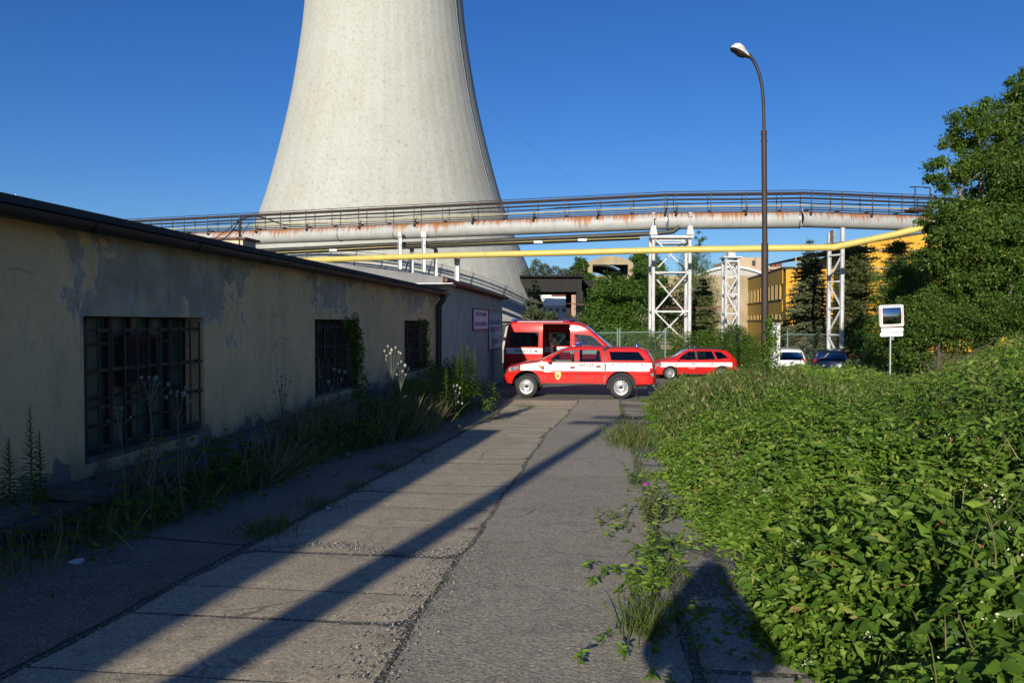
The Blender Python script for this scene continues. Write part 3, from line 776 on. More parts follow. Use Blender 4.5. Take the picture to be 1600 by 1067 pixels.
# ================================================================== PIPE BRIDGE
def mat_pipe(name, c1, c2, rustamt):
    k = NT(name); v = k.co(world=True); uv = k.n('TexCoord').outputs['UV']
    s = k.sep(uv)      # x = metres along, y = 0..1 round from the top
    sv = k.n('CombineXYZ', i_X=k.math('MULTIPLY', s[0], 7.5), i_Y=k.math('MULTIPLY', s[1], 1.3), i_Z=0.0).outputs[0]
    c = k.mix(k.ramp(k.noise(1.5, 5, .6, v), [(.4, 0), (.65, 1)]), c1, c2)
    st = k.noise(1.0, 7, .62, sv)
    big = k.noise(.45, 4, .6, k.n('CombineXYZ', i_X=s[0], i_Y=0.0, i_Z=0.0).outputs[0])
    fade = k.math('SUBTRACT', 1.0, k.math('MULTIPLY', k.math('ABSOLUTE', k.math('SUBTRACT', s[1], .0)), 3.4))
    f = k.math('ADD', k.math('ADD', k.math('MULTIPLY', st, 1.0), k.math('MULTIPLY', big, .75)), k.math('MULTIPLY', fade, .42))
    f = k.math('MULTIPLY', k.math('SUBTRACT', f, rustamt), 1.6)
    rust = k.ramp(f, [(.0, 0), (.18, .8), (.38, 1)])
    # cr clamp: ramp input limited to 0..1
    rc = k.mix(k.noise(4, 4, .6, sv), (.38, .15, .04), (.22, .08, .03))
    c = k.mix(rust, c, rc)
    seam = k.math('ABSOLUTE', k.math('SUBTRACT', k.math('FRACT', k.math('MULTIPLY', s[0], 1 / 2.02)), .5))
    c = k.mix(k.ramp(seam, [(.488, 0), (.497, .6)]), c, (.33, .22, .12))
    k.color(c); k.set(Roughness=.55); k.bump(k.math('ADD', k.noise(9, 4, .6, v), k.math('MULTIPLY', seam, .5)), .25, .02)
    return k.mat
MT['bigpipe'] = mat_pipe('rust_streaked_grey_pipe', (.385, .39, .38), (.32, .325, .315), .99)
MT['yellow'] = M_surf('yellow_gas_pipe_paint', (.58,.46,.115), (.50,.40,.11), .5, scale=1.2, bump=.15, world=True)
def pipe_uv(name, pts, r, n, mat, parent=None):
    """smooth pipe with uv: x metres, y 0 at the crown to .5 at the bottom"""
    pts = [Vector(p) for p in pts]; V = []; UVx = []; L = 0
    for i, p in enumerate(pts):
        d = (pts[min(i + 1, len(pts) - 1)] - pts[max(i - 1, 0)]).normalized()
        sx_ = d.cross(Vector((0, 0, 1))).normalized(); up = sx_.cross(d)
        if i: L += (p - pts[i - 1]).length
        UVx.append(L)
        for j in range(n + 1):
            t = 2 * math.pi * j / n
            V.append(p + (up * math.cos(t) + sx_ * math.sin(t)) * r)
    fs = []
    for i in range(len(pts) - 1):
        for j in range(n):
            a = i * (n + 1) + j; fs.append((a, a + 1, a + n + 2, a + n + 1))
    me = bpy.data.meshes.new(name); me.from_pydata([tuple(v) for v in V], [], fs); me.materials.append(mat)
    uvl = me.uv_layers.new(name='UVMap')
    for li, lp in enumerate(me.loops):
        vi = lp.vertex_index; i, j = divmod(vi, n + 1); t = j / n
        uvl.data[li].uv = (UVx[i], min(t, 1 - t))
    me.polygons.foreach_set('use_smooth', [True] * len(me.polygons)); me.update()
    o = bpy.data.objects.new(name, me); COL.objects.link(o)
    if parent: o.parent = parent
    return o
def dens(pts, step=1.0):
    out = [Vector(pts[0])]
    for a, b in zip(pts, pts[1:]):
        a = Vector(a); b = Vector(b); n = max(1, int((b - a).length / step))
        out += [a.lerp(b, i / n) for i in range(1, n + 1)]
    return out
HP = 5.88
def bp(px, off): return at(px, 505 - off, HP * F / off)
PA, PB, PC, PD = bp(-60, 116), bp(1043, 159.5), bp(1249, 161.5), bp(1580, 151)
path = [PA, PB, PC, PD]
mp = tag(thing('steam_pipe', 'large pale grey pipe streaked with orange rust, spanning the whole yard', 'pipe', (PB.x, PB.y, 0)))
def cw(o, t): return adopt(o, t)
R0 = .49
cw(pipe_uv('pipe_run', dens([PA, PB]), R0, 28, MT['bigpipe']), mp)
cw(pipe_uv('pipe_run', dens([PB, PC]), R0 * .985, 28, MT['bigpipe']), mp)
cw(pipe_uv('pipe_run', dens([PC + Vector((0, 0, .03)), PD]), R0 * .93, 28, MT['bigpipe']), mp)
def along(P, Q, dist):
    d = (Q - P).normalized(); return P + d * dist
mb = MB()
for (P, Q, ds) in ((PA, PB, [ (bp(654 if False else 619, 142.7) - PA).length, (bp(534, 139) - PA).length]), ):
    for d0 in ds:
        c0 = along(P, Q, d0); dr = (Q - P).normalized(); mb.tube([c0 - dr * .05, c0 + dr * .05], R0 + .03, 28)
dr = (PB - PA).normalized(); mb.tube([PB - dr * .05, PB + dr * .05], R0 + .035, 28)
for i in range(-1, 2): mb.tube([PC - dr * .03, PC + dr * .05], R0 + .008, 28)
child(mb, 'flange', MT['galv'], mp)
def walkframe(P, Q):
    d = (Q - P); L = d.length; d.normalize(); s = d.cross(Vector((0, 0, 1))).normalized(); return d, s, L   # s points right of travel: towards camera for left->right
# walkway with railings, carried on the crown of the pipe
wk = thing('pipe_walkway', 'rusty brown walkway railing with pipes running on top of the big grey pipe', 'walkway', (PB.x, PB.y, 0))
segs = [(PA, PB), (PB, PC), (PC, PD)]
def offp(P, z, s): return lambda d, sd: P + Vector((0, 0, z)) + sd * s
def poly_off(z, s):
    out = []
    for i, p in enumerate(path):
        a = path[max(i - 1, 0)]; b = path[min(i + 1, 3)]; d = (b - a).normalized(); sd = d.cross(Vector((0, 0, 1))).normalized()
        out.append(p + Vector((0, 0, z)) + sd * s)
    return out
mb = MB()
for P, Q in segs:
    d, sd, L = walkframe(P, Q)
    for s in (-.42, .42): mb.beam(P + Vector((0, 0, .53)) + sd * s, Q + Vector((0, 0, .53)) + sd * s, .06, .07)
    n = int(L / 1.95)
    for i in range(n + 1):
        c0 = P + d * (i * 1.95 + .4); mb.beam(c0 + Vector((0, 0, .52)) - sd * .6, c0 + Vector((0, 0, .52)) + sd * .6, .06, .06)
child(mb, 'deck_frame', MT['dark_steel'], wk)
def rail(name, z, s, r, mat, wobble=0.0, seed=0):
    mb = MB(); pts = dens(poly_off(z, s), 1.3); rr = random.Random(seed)
    if wobble: pts = [p + Vector((0, 0, wobble * math.sin(i * .9 + seed) * .7 + rr.uniform(-wobble, wobble) * .4)) for i, p in enumerate(pts)]
    mb.tube(pts, r, 7); return child(mb, name, mat, wk, smooth=True)
rail('rail', 1.58, .55, .022, MT['dark_steel']); rail('rail', 1.50, -.55, .022, MT['dark_steel'])
rail('brown_pipe', 1.43, .52, .075, MT['rust_brown']); rail('black_cable', 1.14, .50, .060, MT['plastic'], .02, 2)
rail('black_cable', 1.06, -.4, .035, MT['plastic'], .05, 5); rail('thin_cable', .98, .35, .015, MT['plastic'], .05, 3); rail('thin_cable', .88, -.5, .015, MT['plastic'], .04, 8)
MT['conduit'] = M_surf('faded_yellow_conduit', (.42,.36,.15), (.30,.27,.15), .6, scale=2, world=True)
rail('yellow_conduit', .74, .50, .040, MT['conduit']); rail('grey_conduit', .66, .3, .025, MT['galv'])
for P, Q in segs:
    d, sd, L = walkframe(P, Q); n = int(L / 1.95)
    for i in range(n + 1):
        c0 = P + d * (i * 1.95 + .4)
        for s in (-.55, .55):
            mb = MB(); mb.beam(c0 + Vector((0, 0, .52)) + sd * s, c0 + Vector((0, 0, 1.60)) + sd * s, .045, .045); child(mb, 'post', MT['dark_steel'], wk)
        if i % 2 == 0:
            mb = MB(); mb.beam(c0 + Vector((0, 0, .30)) + sd * .58, c0 + Vector((0, 0, .82)) + sd * .40 + d * .12, .07, .05); mb.box(c0 + Vector((0, 0, .28)) + sd * .50, (.12, .12, .12)); child(mb, 'bracket', MT['black'], wk)
# end platform cage at the right
e = bp(1415, 157); d, sd, L = walkframe(PC, PD); mb = MB()
for t in (0, 1.0):
    q = e + d * t
    mb.beam(q + Vector((0, 0, .6)) + sd * .75, q + Vector((0, 0, 1.95)) + sd * .75, .06, .06)
    mb.beam(q + Vector((0, 0, 1.95)) + sd * .75, q + Vector((0, 0, 2.12)) + sd * -.3 + d * .5, .06, .06)
mb.beam(e + Vector((0, 0, 1.95)) + sd * .75, e + d + Vector((0, 0, 1.95)) + sd * .75, .05, .05)
mb.beam(e + Vector((0, 0, .9)) + sd * .75, e + d + Vector((0, 0, .9)) + sd * .75, .05, .05)
mb.box(e + d * .6 + Vector((0, 0, .72)) + sd * .3, (1.2, 1.0, .16)); child(mb, 'platform_cage', MT['dark_steel'], wk)

# black pipe bundle under the big pipe, left of the first trestle
def bq(px, py, off=None):   # hangs below, same distance as the big pipe
    o = 159.5 - (1043 - px) * (159.5 - 116) / (1043 + 60.0); return at(px, py, HP * F / o - .2)
bl = thing('hot_water_pipes', 'pair of black insulated pipes slung beneath the big grey pipe', 'pipe', tuple(bq(1000, 367)))
for dz, r, ex in ((0, .13, 0), (-.20, .10, .25)):
    mb = MB(); pts = [bq(300, 396), bq(420, 391.0), bq(600, 382.5), bq(700, 379), bq(820, 374), bq(1000, 366.0)] + ([bq(1030, 364.5), bq(1052, 362), bq(1062, 354)] if dz == 0 else [])
    pts = dens([p + Vector((0, ex, dz)) for p in pts], 2.0); mb.tube(pts, r, 12); child(mb, 'pipe_run', MT['black_pipe'], bl, smooth=True)
mb = MB(); a = bq(470, 393); 
mb.tube([bq(300, 401) , bq(470, 393), bq(640, 384), bq(900, 375), bq(1010, 371)], .03, 6); child(mb, 'conduit', MT['conduit'], bl)
for x_, y_ in ((521, 390), (841, 377.5), (910, 374)):
    mb = MB(); p = bq(x_, y_ + 1); mb.box(p, (.5, .14, .12)); child(mb, 'floodlight', MT['galv'], bl)

# trestles -------------------------------------------------------------
def trestle(name, label, ctr, yaw, wd, dp, ztop, zbot, levels, colw=.24, saddle=True, first='up', bench=True):
    t = thing(name, label, 'trestle', (ctr[0], ctr[1], zbot), yaw, 'white steel trestles carrying the pipes')
    H = ztop - zbot
    legs = [(sx * wd / 2, sy * dp / 2) for sx in (-1, 1) for sy in (-1, 1)]
    for (x, y) in legs:
        mb = MB(); mb.ibeam((x, y, 0), (x, y, H), colw, .022, side=(1, 0, 0)); mb.box((x, y, .02), (colw * 1.7, colw * 1.7, .04)); mb.build('leg', MT['white_steel'], t)
    zs = [H * f for f in levels]
    for z in zs:
        mb = MB()
        for sy in (-1, 1): mb.beam((-wd / 2 + colw / 2, sy * dp / 2, z), (wd / 2 - colw / 2, sy * dp / 2, z), .09, .09)
        for sx in (-1, 1): mb.beam((sx * wd / 2, -dp / 2 + colw / 2, z), (sx * wd / 2, dp / 2 - colw / 2, z), .09, .09)
        mb.build('crossbeam', MT['white_steel'], t)
    for i in range(len(zs) - 1):
        z0, z1 = zs[i], zs[i + 1]; a = (i % 2 == 0)
        for sy in (-1, 1):
            flip = 1 if a ^ (sy > 0) else -1
            mb = MB(); mb.beam((-flip * (wd / 2 - colw / 2), sy * dp / 2, z0), (flip * (wd / 2 - colw / 2), sy * dp / 2, z1), .075, .075); mb.build('brace', MT['white_steel'], t)
        for sx in (-1, 1):
            flip = 1 if a ^ (sx > 0) else -1
            mb = MB(); mb.beam((sx * wd / 2, -flip * (dp / 2 - colw / 2), z0), (sx * wd / 2, flip * (dp / 2 - colw / 2), z1), .06, .06); mb.build('brace', MT['white_steel'], t)
    return t
# main tower under the bend
zc1 = 44.7; g1 = .05
c1_ = at(1046, 505, zc1); zb = g(c1_.x, c1_.y)
ztop1 = at(1046, 369, zc1 - .8).z
t1 = trestle('pipe_trestle', 'tall white lattice trestle under the bend of the big pipe, behind the red estate car', (c1_.x, c1_.y), PSI, 2.05, .95, ztop1, zb, [.04, .215, .455, .74, .985], .17)
H1 = ztop1 - zb
mb = MB()
for s in (-1, 1):
    x = s * 1.03
    mb.box((x, -.30, H1 + .16), (.30, .34, .34)); mb.poly_prism([(x - .22, H1 + .10), (x + .22, H1 + .10), (x + .12, H1 + .62), (x - .12, H1 + .62)], -.60, -.44)
    mb.tube([(x, -.52, H1 + .6), (x, -.52, H1 + 1.35)], .035, 8); mb.box((x, -.52, H1 + 1.32), (.16, .10, .05))
mb.build('saddle', MT['white_steel'], t1)
mb = MB(); mb.beam((-1.2, -.64, H1 - .02), (1.2, -.64, H1 - .02), .16, .14); mb.beam((-1.1, .6, H1 - .30), (1.1, .6, H1 - .30), .16, .14)
for s in (-1, 1): mb.beam((s * 1.03, -.7, H1 - .02), (s * 1.03, .7, H1 - .02), .16, .14)
mb.build('head_beam', MT['white_steel'], t1)
# trestle behind the workshop roof
zc2 = 50.0; c2_ = at(651, 505, zc2); zb = g(c2_.x, c2_.y)
zt = at(651, 372, zc2).z
t2 = thing('pipe_trestle', 'white steel trestle standing up from behind the workshop roof in front of the cooling tower', 'trestle', (c2_.x, c2_.y, zb), PSI, 'white steel trestles carrying the pipes')
H2 = zt - zb
for x, y in ((-.95, -.6), (-.40, .9), (.55, -.6), (1.15, .9)):
    mb = MB(); mb.ibeam((x, y, 0), (x, y, H2 + (.1 if y < 0 else -.3)), .24, .02); mb.build('leg', MT['white_steel'], t2)
for (a, b) in (((-.95, -.6), (-.40, .9)), ((.55, -.6), (1.15, .9))):
    mb = MB(); mb.beam((a[0], a[1], H2 - .55), (b[0], b[1], H2 - .55), .16, .2); mb.build('crossbeam', MT['grey_steel'], t2)
    mb = MB(); mb.beam((a[0], a[1], H2 - 3.2), (b[0], b[1], H2 - .6), .08); mb.beam((a[0], a[1], H2 - 3.2), (b[0], b[1], H2 - 5.6), .08); mb.build('brace', MT['white_steel'], t2)
mb = MB(); mb.box((-.95, -.6, H2 + .15), (.2, .3, .3)); mb.build('saddle', MT['white_steel'], t2); mb = MB(); mb.box((.55, -.6, H2 + .15), (.34, .3, .34)); mb.build('saddle', MT['white_steel'], t2)
# single prop under the yellow pipe
zc = 46.6; c_ = at(714.5, 505, zc); zb = g(c_.x, c_.y)
mb = MB(); mb.ibeam((c_.x, c_.y, zb), (c_.x, c_.y, at(714, 403, zc).z), .28, .02); mb.box((c_.x, c_.y, at(714, 404, zc).z), (.4, .4, .04))
tag(mb.build('pipe_prop', MT['white_steel']), 'single white steel prop under the yellow pipe, behind the roof', 'prop')
# small lattice tower under the yellow pipe
def yp(px, py, off): return at(px, py, 3.94 * F / off)
zc3 = 41.5; c3_ = at(1141, 505, zc3); zb = g(c3_.x, c3_.y); zt3 = at(1141, 403.5, zc3).z
t3 = trestle('pipe_trestle', 'slim white lattice tower with flat cap under the yellow pipe, near the ochre office', (c3_.x, c3_.y), PSI, .66, .66, zt3, zb, [.05, .21, .37, .53, .69, .84, .97], .11)
H3 = zt3 - zb; mb = MB(); mb.box((0, 0, H3 + .02), (.98, .98, .07)); mb.build('cap', MT['white_steel'], t3)
mb = MB(); mb.box((0, 0, H3 + .17), (.36, .5, .24)); mb.build('saddle', MT['white_steel'], t3)
# narrow frame on the right
zc4 = 44.8; c4_ = at(1305, 505, zc4); zb = g(c4_.x, c4_.y); zt4 = at(1305, 357, zc4).z; H4 = zt4 - zb
t4 = thing('pipe_trestle', 'narrow white two-legged trestle beside the spruce, under the bend of the yellow pipe', 'trestle', (c4_.x, c4_.y, zb), PSI, 'white steel trestles carrying the pipes')
for x, y, h in ((.20, -.4, 0), (-.22, .4, -.2)):
    mb = MB(); mb.ibeam((x, y, 0), (x, y, H4 + h), .18, .02); mb.build('leg', MT['white_steel'], t4)
mb = MB(); mb.beam((.2, -.62, H4 - .95), (-.34, .62, H4 - .95), .24, .28); mb.box((-.15, .1, H4 - .45), (.12, .5, .7)); mb.build('head_beam', MT['grey_steel'], t4)
zz4 = [.10, .28, .46, .64, .82]
for i, f in enumerate(zz4):
    mb = MB(); mb.beam((.2, -.42, H4 * f), (-.28, .42, H4 * f), .10); mb.build('crossbeam', MT['white_steel'], t4)
    if i < 4:
        mb = MB(); a = (.2, -.42); b = (-.28, .42)
        if i % 2: a, b = b, a
        mb.beam((a[0], a[1], H4 * f), (b[0], b[1], H4 * zz4[i + 1]), .08); mb.build('brace', MT['white_steel'], t4)

# yellow gas pipe
yl = thing('gas_pipe', 'long yellow gas pipe crossing below the rusty pipe and bending towards the right-hand tree', 'pipe', tuple(yp(1060, 390, 115)))
pts = [yp(340, 412.5, 92.5), yp(520, 405.3, 99.7), yp(700, 399.3, 106), yp(900, 394.5, 111), yp(1060, 390.3, 115), yp(1200, 388, 117.3), yp(1302, 386.8, 118.5), at(1400, 366, 40.3), at(1445, 355, 40.0), at(1560, 329, 39.2)]
cw(pipe_uv('pipe_run', dens(pts[:7], 2), .175, 20, MT['yellow']), yl); cw(pipe_uv('pipe_run', dens(pts[6:], 2), .175, 20, MT['yellow']), yl)
mb = MB()
for q in (yp(523, 405.3, 99.8), pts[4].lerp(pts[3], .4), pts[5].lerp(pts[6], .5), pts[2].lerp(pts[3], .3), pts[6].lerp(pts[7], .6)): mb.tube([q, q + (pts[4] - pts[3]).normalized() * .05], .182, 20)
child(mb, 'weld_band', MT['conduit'], yl)
mb = MB(); mb.lathe([(0, -.175), (.1, -.15), (.165, -.06), (.176, 0), (.165, .06), (.1, .15), (0, .175)], 16, M=Matrix.Translation(pts[6])); child(mb, 'elbow', MT['yellow'], yl, smooth=True)

# ================================================================== STREET LAMP
zl = 20.0; lb = at(1196, 505, zl); zb = g(lb.x, lb.y)
lp = thing('street_lamp', 'tall rusty brown street lamp with curved arm, right of the yard', 'street lamp', (lb.x, lb.y, zb), PSI)
def L_(px, py): 
    p = at(px, py, zl); d = p - Vector((lb.x, lb.y, zb)); return Vector((d.dot(RT), d.dot(FW), d.z))
mb = MB(); a = L_(1196, 505); top = L_(1193.5, 207)
mb.tube([(0, 0, 0), L_(1195, 380)], .085, 14); mb.tube([L_(1195, 381), L_(1193.7, 208)], .066, 14); mb.tube([L_(1193.7, 211), L_(1193.7, 205)], .074, 14)
mb.tube([L_(1193.7, 221) + Vector((-.09, 0, 0)), L_(1193.7, 221) + Vector((.09, 0, 0))], .012, 6)
mb.build('pole', MT['rust_brown'], lp, smooth=True)
mb = MB(); mb.tube([L_(1193.7, 206), L_(1193.3, 180), L_(1192.5, 155), L_(1190.5, 135), L_(1187, 118), L_(1182, 104), L_(1177, 95), L_(1171, 88)], [.040] * 6 + [.038, .045], 12); mb.build('arm', MT['dark_steel'], lp, smooth=True)
# cobra head: pale dome over dark open underside
tip = L_(1171, 88); ax = (L_(1143, 75) - tip).normalized(); Zc = ax.cross(Vector((0, 1, 0))).normalized()
if Zc.z < 0: Zc = -Zc
Yc = Vector((0, 1, 0)); LH = (L_(1141, 76) - tip).length
vs = []; nu, nvv = 12, 12
prof = [(0, .055, .05), (.12, .075, .075), (.3, .12, .13), (.5, .16, .19), (.7, .17, .205), (.88, .14, .16), (1.0, .05, .05)]
for (u, wd, hh) in prof:
    for j in range(nvv + 1):
        t = math.pi * j / nvv
        vs.append(tip + ax * (u * LH) + Yc * (wd * math.cos(t)) + Zc * (hh * math.sin(t) - .02))
fs = [(i * (nvv + 1) + j, i * (nvv + 1) + j + 1, (i + 1) * (nvv + 1) + j + 1, (i + 1) * (nvv + 1) + j) for i in range(len(prof) - 1) for j in range(nvv)]
mb = MB(); mb.add(vs, fs); mb.build('lamp_hood', M_surf('weathered_white_lamp', (.62,.63,.62), (.40,.40,.38), .5, scale=9), lp, smooth=60, fixn=False)
vs = []
for (u, wd, hh) in prof:
    for j in range(nvv + 1):
        t = math.pi * j / nvv; low = .10 if .15 < u < .7 else (.05 if u < .9 else .01)
        vs.append(tip + ax * (u * LH) + Yc * (wd * .96 * math.cos(t)) - Zc * (low * math.sin(t) + .02))
mb = MB(); mb.add(vs, fs); mb.build('lamp_housing', MT['dark_steel'], lp, smooth=60, fixn=False)
mb = MB(); mb.tube([tip - ax * .06, tip + ax * .06], .062, 12); mb.build('collar', MT['rust_brown'], lp)

# ================================================================== TRAFFIC MIRROR
zm = 24.0; b_ = at(1391.5, 505, zm); zb = g(b_.x, b_.y); u_ = zm / F
ms = thing('traffic_mirror', 'square traffic mirror with red dashed white frame and two blank plates on a grey post', 'traffic mirror', (b_.x, b_.y, zb), PSI + R(2))
def mz(py): return at(1391, py, zm).z - zb
mb = MB(); mb.tube([(0, 0, 0), (0, 0, mz(480))], .032, 10); mb.build('post', MT['galv'], ms, smooth=True)
W_ = 38 * u_; zc_ = mz(493.5); Hm = 34 * u_
def rrect(w_, h_, r_, n=6):
    out = []
    for cx, cz, a0 in ((w_/2-r_, h_/2-r_, 0), (-w_/2+r_, h_/2-r_, 90), (-w_/2+r_, -h_/2+r_, 180), (w_/2-r_, -h_/2+r_, 270)):
        for i in range(n + 1): a = R(a0 + 90 * i / n); out.append((cx + r_ * math.cos(a), cz + r_ * math.sin(a)))
    return out
tilt = Matrix.Translation((-.04, -.11, zc_)) @ Matrix.Rotation(R(-2.5), 4, 'Y')
mb = MB(); mb.poly_prism(rrect(W_, Hm, .05), -.03, .03, M=tilt); mb.build('frame', M_surf('mirror_frame_white', (.75,.75,.75), (.7,.7,.7), .4, bump=0), ms)
mb = MB(); iw, ih = W_ - .17, Hm - .17; nx_ = 12; vs = []
for j in range(nx_ + 1):
    for i in range(nx_ + 1):
        u = i / nx_ * 2 - 1; v_ = j / nx_ * 2 - 1; vs.append(tilt @ Vector((u * iw / 2, -.034 - .05 * (1 - (u * u + v_ * v_) / 2), v_ * ih / 2)))
mb.add(vs, [(j * (nx_ + 1) + i, j * (nx_ + 1) + i + 1, (j + 1) * (nx_ + 1) + i + 1, (j + 1) * (nx_ + 1) + i) for j in range(nx_) for i in range(nx_)])
k = NT('mirror_glass'); k.color((.45, .46, .48)); k.set(Metallic=1.0, Roughness=.03); mb.build('mirror_face', k.mat, ms, smooth=True)
mb = MB(); sred = .04
for i in range(11):
    x = -W_/2 + .06 + i * (W_ - .12) / 10
    for s in (-1, 1): 
        if i % 1 == 0: mb.box((0, 0, 0), (.030, .006, .040), M=None) if False else mb.add([tilt @ (Vector((x + a * .015, -.033, s * (Hm/2 - .035) + b * .02))) for a, b in ((-1,-1),(1,-1),(1,1),(-1,1))], [(0,1,2,3)])
for i in range(9):
    z = -Hm/2 + .10 + i * (Hm - .20) / 8
    for s in (-1, 1): mb.add([tilt @ (Vector((s * (W_/2 - .035) + a * .02, -.033, z + b * .015))) for a, b in ((-1,-1),(1,-1),(1,1),(-1,1))], [(0,1,2,3)])
mb.build('red_dashes', M_surf('sign_red', (.6,.03,.03), (.5,.03,.03), .5, bump=0), ms)
MT['signwhite'] = M_surf('sign_white', (.78,.78,.78), (.72,.72,.72), .45, bump=0)
for z0, w_, dx in ((mz(515.4), 35, .02), (mz(522.4), 36, 0)):
    mb = MB(); mb.poly_prism(rrect(w_ * u_, 6.3 * u_, .03), -.075, -.055, M=Matrix.Translation((dx, 0, z0)) @ Matrix.Rotation(R(-1.5), 4, 'Y')); mb.build('plate', MT['signwhite'], ms)
mb = MB(); mb.box((0, -.03, zc_), (.10, .09, .30)); mb.box((.05, 0, mz(528)), (.08, .08, .14)); mb.build('clamp', MT['grey_steel'], ms)
# ================================================================== FAR BUILDINGS
def frontbox(mb, px0, px1, ytop, ybot, zc, depth, m=0, zb=None):
    """box whose front (facing the camera) spans the photo columns, real depth behind"""
    a = at(px0, ytop, zc); b = at(px1, ytop, zc); z0 = at(px0, ybot, zc).z if zb is None else zb
    w_ = (b - a).length; c = (a + b) / 2 + FW * depth / 2; c.z = (a.z + z0) / 2
    mb.box(c, (w_, depth, a.z - z0), m, rz=PSI); return c
def M_wall(name, c1, c2, dirt, vscale=1.0):
    k = NT(name); v = k.co(world=True)
    c = k.mix(k.ramp(k.noise(.5, 6, .65, v), [(.38, 0), (.64, 1)]), c1, c2)
    c = k.mix(k.ramp(k.noise(1.4 * vscale, 6, .65, k.n('Mapping', i_Vector=v, i_Scale=(1, 1, .22)).outputs[0]), [(.52, 0), (.74, .5)]), c, dirt)
    k.color(c); k.set(Roughness=.85); k.bump(k.noise(3, 5, .6, v), .3, .03); return k.mat
MT['ochre'] = M_wall('shaded_ochre_wall', (.46,.29,.035), (.38,.235,.035), (.24,.17,.06))  # darker wall yellow for the long sides, grazing-light shade painted in
MT['brightyel'] = M_wall('sunlit_yellow_wall', (.62,.315,.026), (.55,.28,.026), (.50,.31,.10), .7)  # brighter wall yellow for the sun-facing ends, light painted in
MT['palewall'] = M_wall('pale_concrete_panel', (.40,.40,.38), (.34,.34,.325), (.25,.23,.20))
MT['pinkbrick'] = M_wall('pink_brick_wall', (.50,.28,.20), (.42,.24,.18), (.42,.40,.36))
MT['creamwall'] = M_wall('cream_hall_wall', (.42,.33,.21), (.36,.28,.18), (.32,.27,.20))
MT['shadeconc'] = M_wall('shade_dark_concrete', (.014,.013,.013), (.009,.009,.009), (.024,.022,.020))  # concrete with deep shade painted into its colour, viaduct and vault
MT['archconc'] = M_wall('sunlit_tan_concrete', (.36,.29,.18), (.28,.22,.14), (.16,.14,.09))
MT['roofwhite'] = M_surf('pale_metal_roof', (.6,.62,.63), (.5,.52,.53), .4)
MT['paneyel'] = M_surf('ochre_window_frame', (.42,.27,.05), (.36,.22,.05), .6)
def wallrun(A, B, z0, z1, th, mb, m=0):
    d = (B - A); d.z = 0; L = d.length; d.normalize(); nrm_ = Vector((-d.y, d.x, 0)); c = (A + B) / 2 + nrm_ * th / 2; c.z = (z0 + z1) / 2
    M = Matrix((d, nrm_, Vector((0, 0, 1)))).transposed(); mb.box(c, (L, th, z1 - z0), m, M=M); return d, nrm_, L
ZG = -.25
# two-storey ochre office block (shaded long side, bright end wall)
A = at(1223, 505, 70); B = at(1148, 505, 97)      # near corner, far corner
zt = at(1223, 420.5, 70).z
off = thing('office_block', 'two-storey ochre office block with window bands, behind the lamp post', 'building', (A.x, A.y, ZG))
d = (B - A); d.z = 0; L = d.length; d.normalize(); nr = Vector((d.y, -d.x, 0))  # away from camera-left side => inside
if nr.dot(RT) < 0: nr = -nr
M3 = Matrix((d, nr, Vector((0, 0, 1)))).transposed()
mb = MB(); c = (A + B) / 2 + nr * 2.2; c.z = (ZG + zt) / 2; mb.box(c, (L, 4, zt - ZG), M=M3); child(mb, 'wall', MT['ochre'], off)
mb = MB(); c.z = zt + .10; mb.box(c + nr * 0, (L + .5, 4.6, .18), M=M3); child(mb, 'roof_edge', MT['felt'], off)
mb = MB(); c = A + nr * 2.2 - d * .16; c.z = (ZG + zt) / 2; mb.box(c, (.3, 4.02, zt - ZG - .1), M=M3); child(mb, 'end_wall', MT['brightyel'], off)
nwin = 14
rows = ((at(1223, 467, 70).z, at(1223, 443, 70).z), (at(1223, 499, 70).z, at(1223, 490, 70).z))
for (z0, z1) in rows:
    for i in range(nwin):
        s = 1.0 + i * (L - 1.5) / nwin; wd = (L - 1.5) / nwin * .66
        mb = MB(); c = A + d * (s + wd / 2) + nr * .03; c.z = (z0 + z1) / 2; mb.box(c - nr * .05, (wd * 1.15, .02, z1 - z0), M=M3)
        wn = child(mb, 'window', MT['far_window'], off)
        if i < 9:
            for e_ in (-.02, wd + .02):
                mb = MB(); c = A + d * (s + e_) - nr * .03; c.z = (z0 + z1) / 2; mb.box(c, (.16, .14, z1 - z0), M=M3)
                fr = mb.build('frame', MT['paneyel']); fr.parent = wn
    mb = MB(); c = A + d * (L / 2) + nr * .12; c.z = z0 - .06; mb.box(c, (L - .4, .5, .12), M=M3); child(mb, 'sill_band', MT['felt'], off)
# boolean-free recess: cover strips above and below windows keep the wall 0.2 proud
mb = MB()
for z0, z1 in ((ZG, rows[1][0] - .12), (rows[1][1], rows[0][0] - .12), (rows[0][1], zt - .02)):
    c = A + d * (L / 2) - nr * .03; c.z = (z0 + z1) / 2; mb.box(c, (L, .08, z1 - z0), M=M3)
child(mb, 'cladding', MT['ochre'], off)
mb = MB()
lad = A + nr * 1.2 - d * .6
for s in (-.25, .25): mb.tube([lad + nr * s + Vector((0, 0, 3.0 - lad.z)), Vector((lad.x, lad.y, 0)) + nr * s + Vector((0, 0, zt + 1.0))], .035, 6)
for i in range(22): 
    z_ = 1.2 + i * .33
    if z_ < zt + .9: mb.tube([Vector((lad.x, lad.y, z_)) - nr * .25, Vector((lad.x, lad.y, z_)) + nr * .25], .02, 5)
for i in range(7):
    z_ = 2.6 + i * .9
    if z_ < zt + 1: mb.tube([Vector((lad.x, lad.y, z_)) + nr * .35 * math.cos(t) - d * (.1 + .6 * math.sin(t)) for t in np.linspace(0, math.pi, 9)], .025, 5)
MT['ladder'] = M_surf('yellow_ladder_paint', (.72,.55,.05), (.6,.46,.06), .5, bump=0)
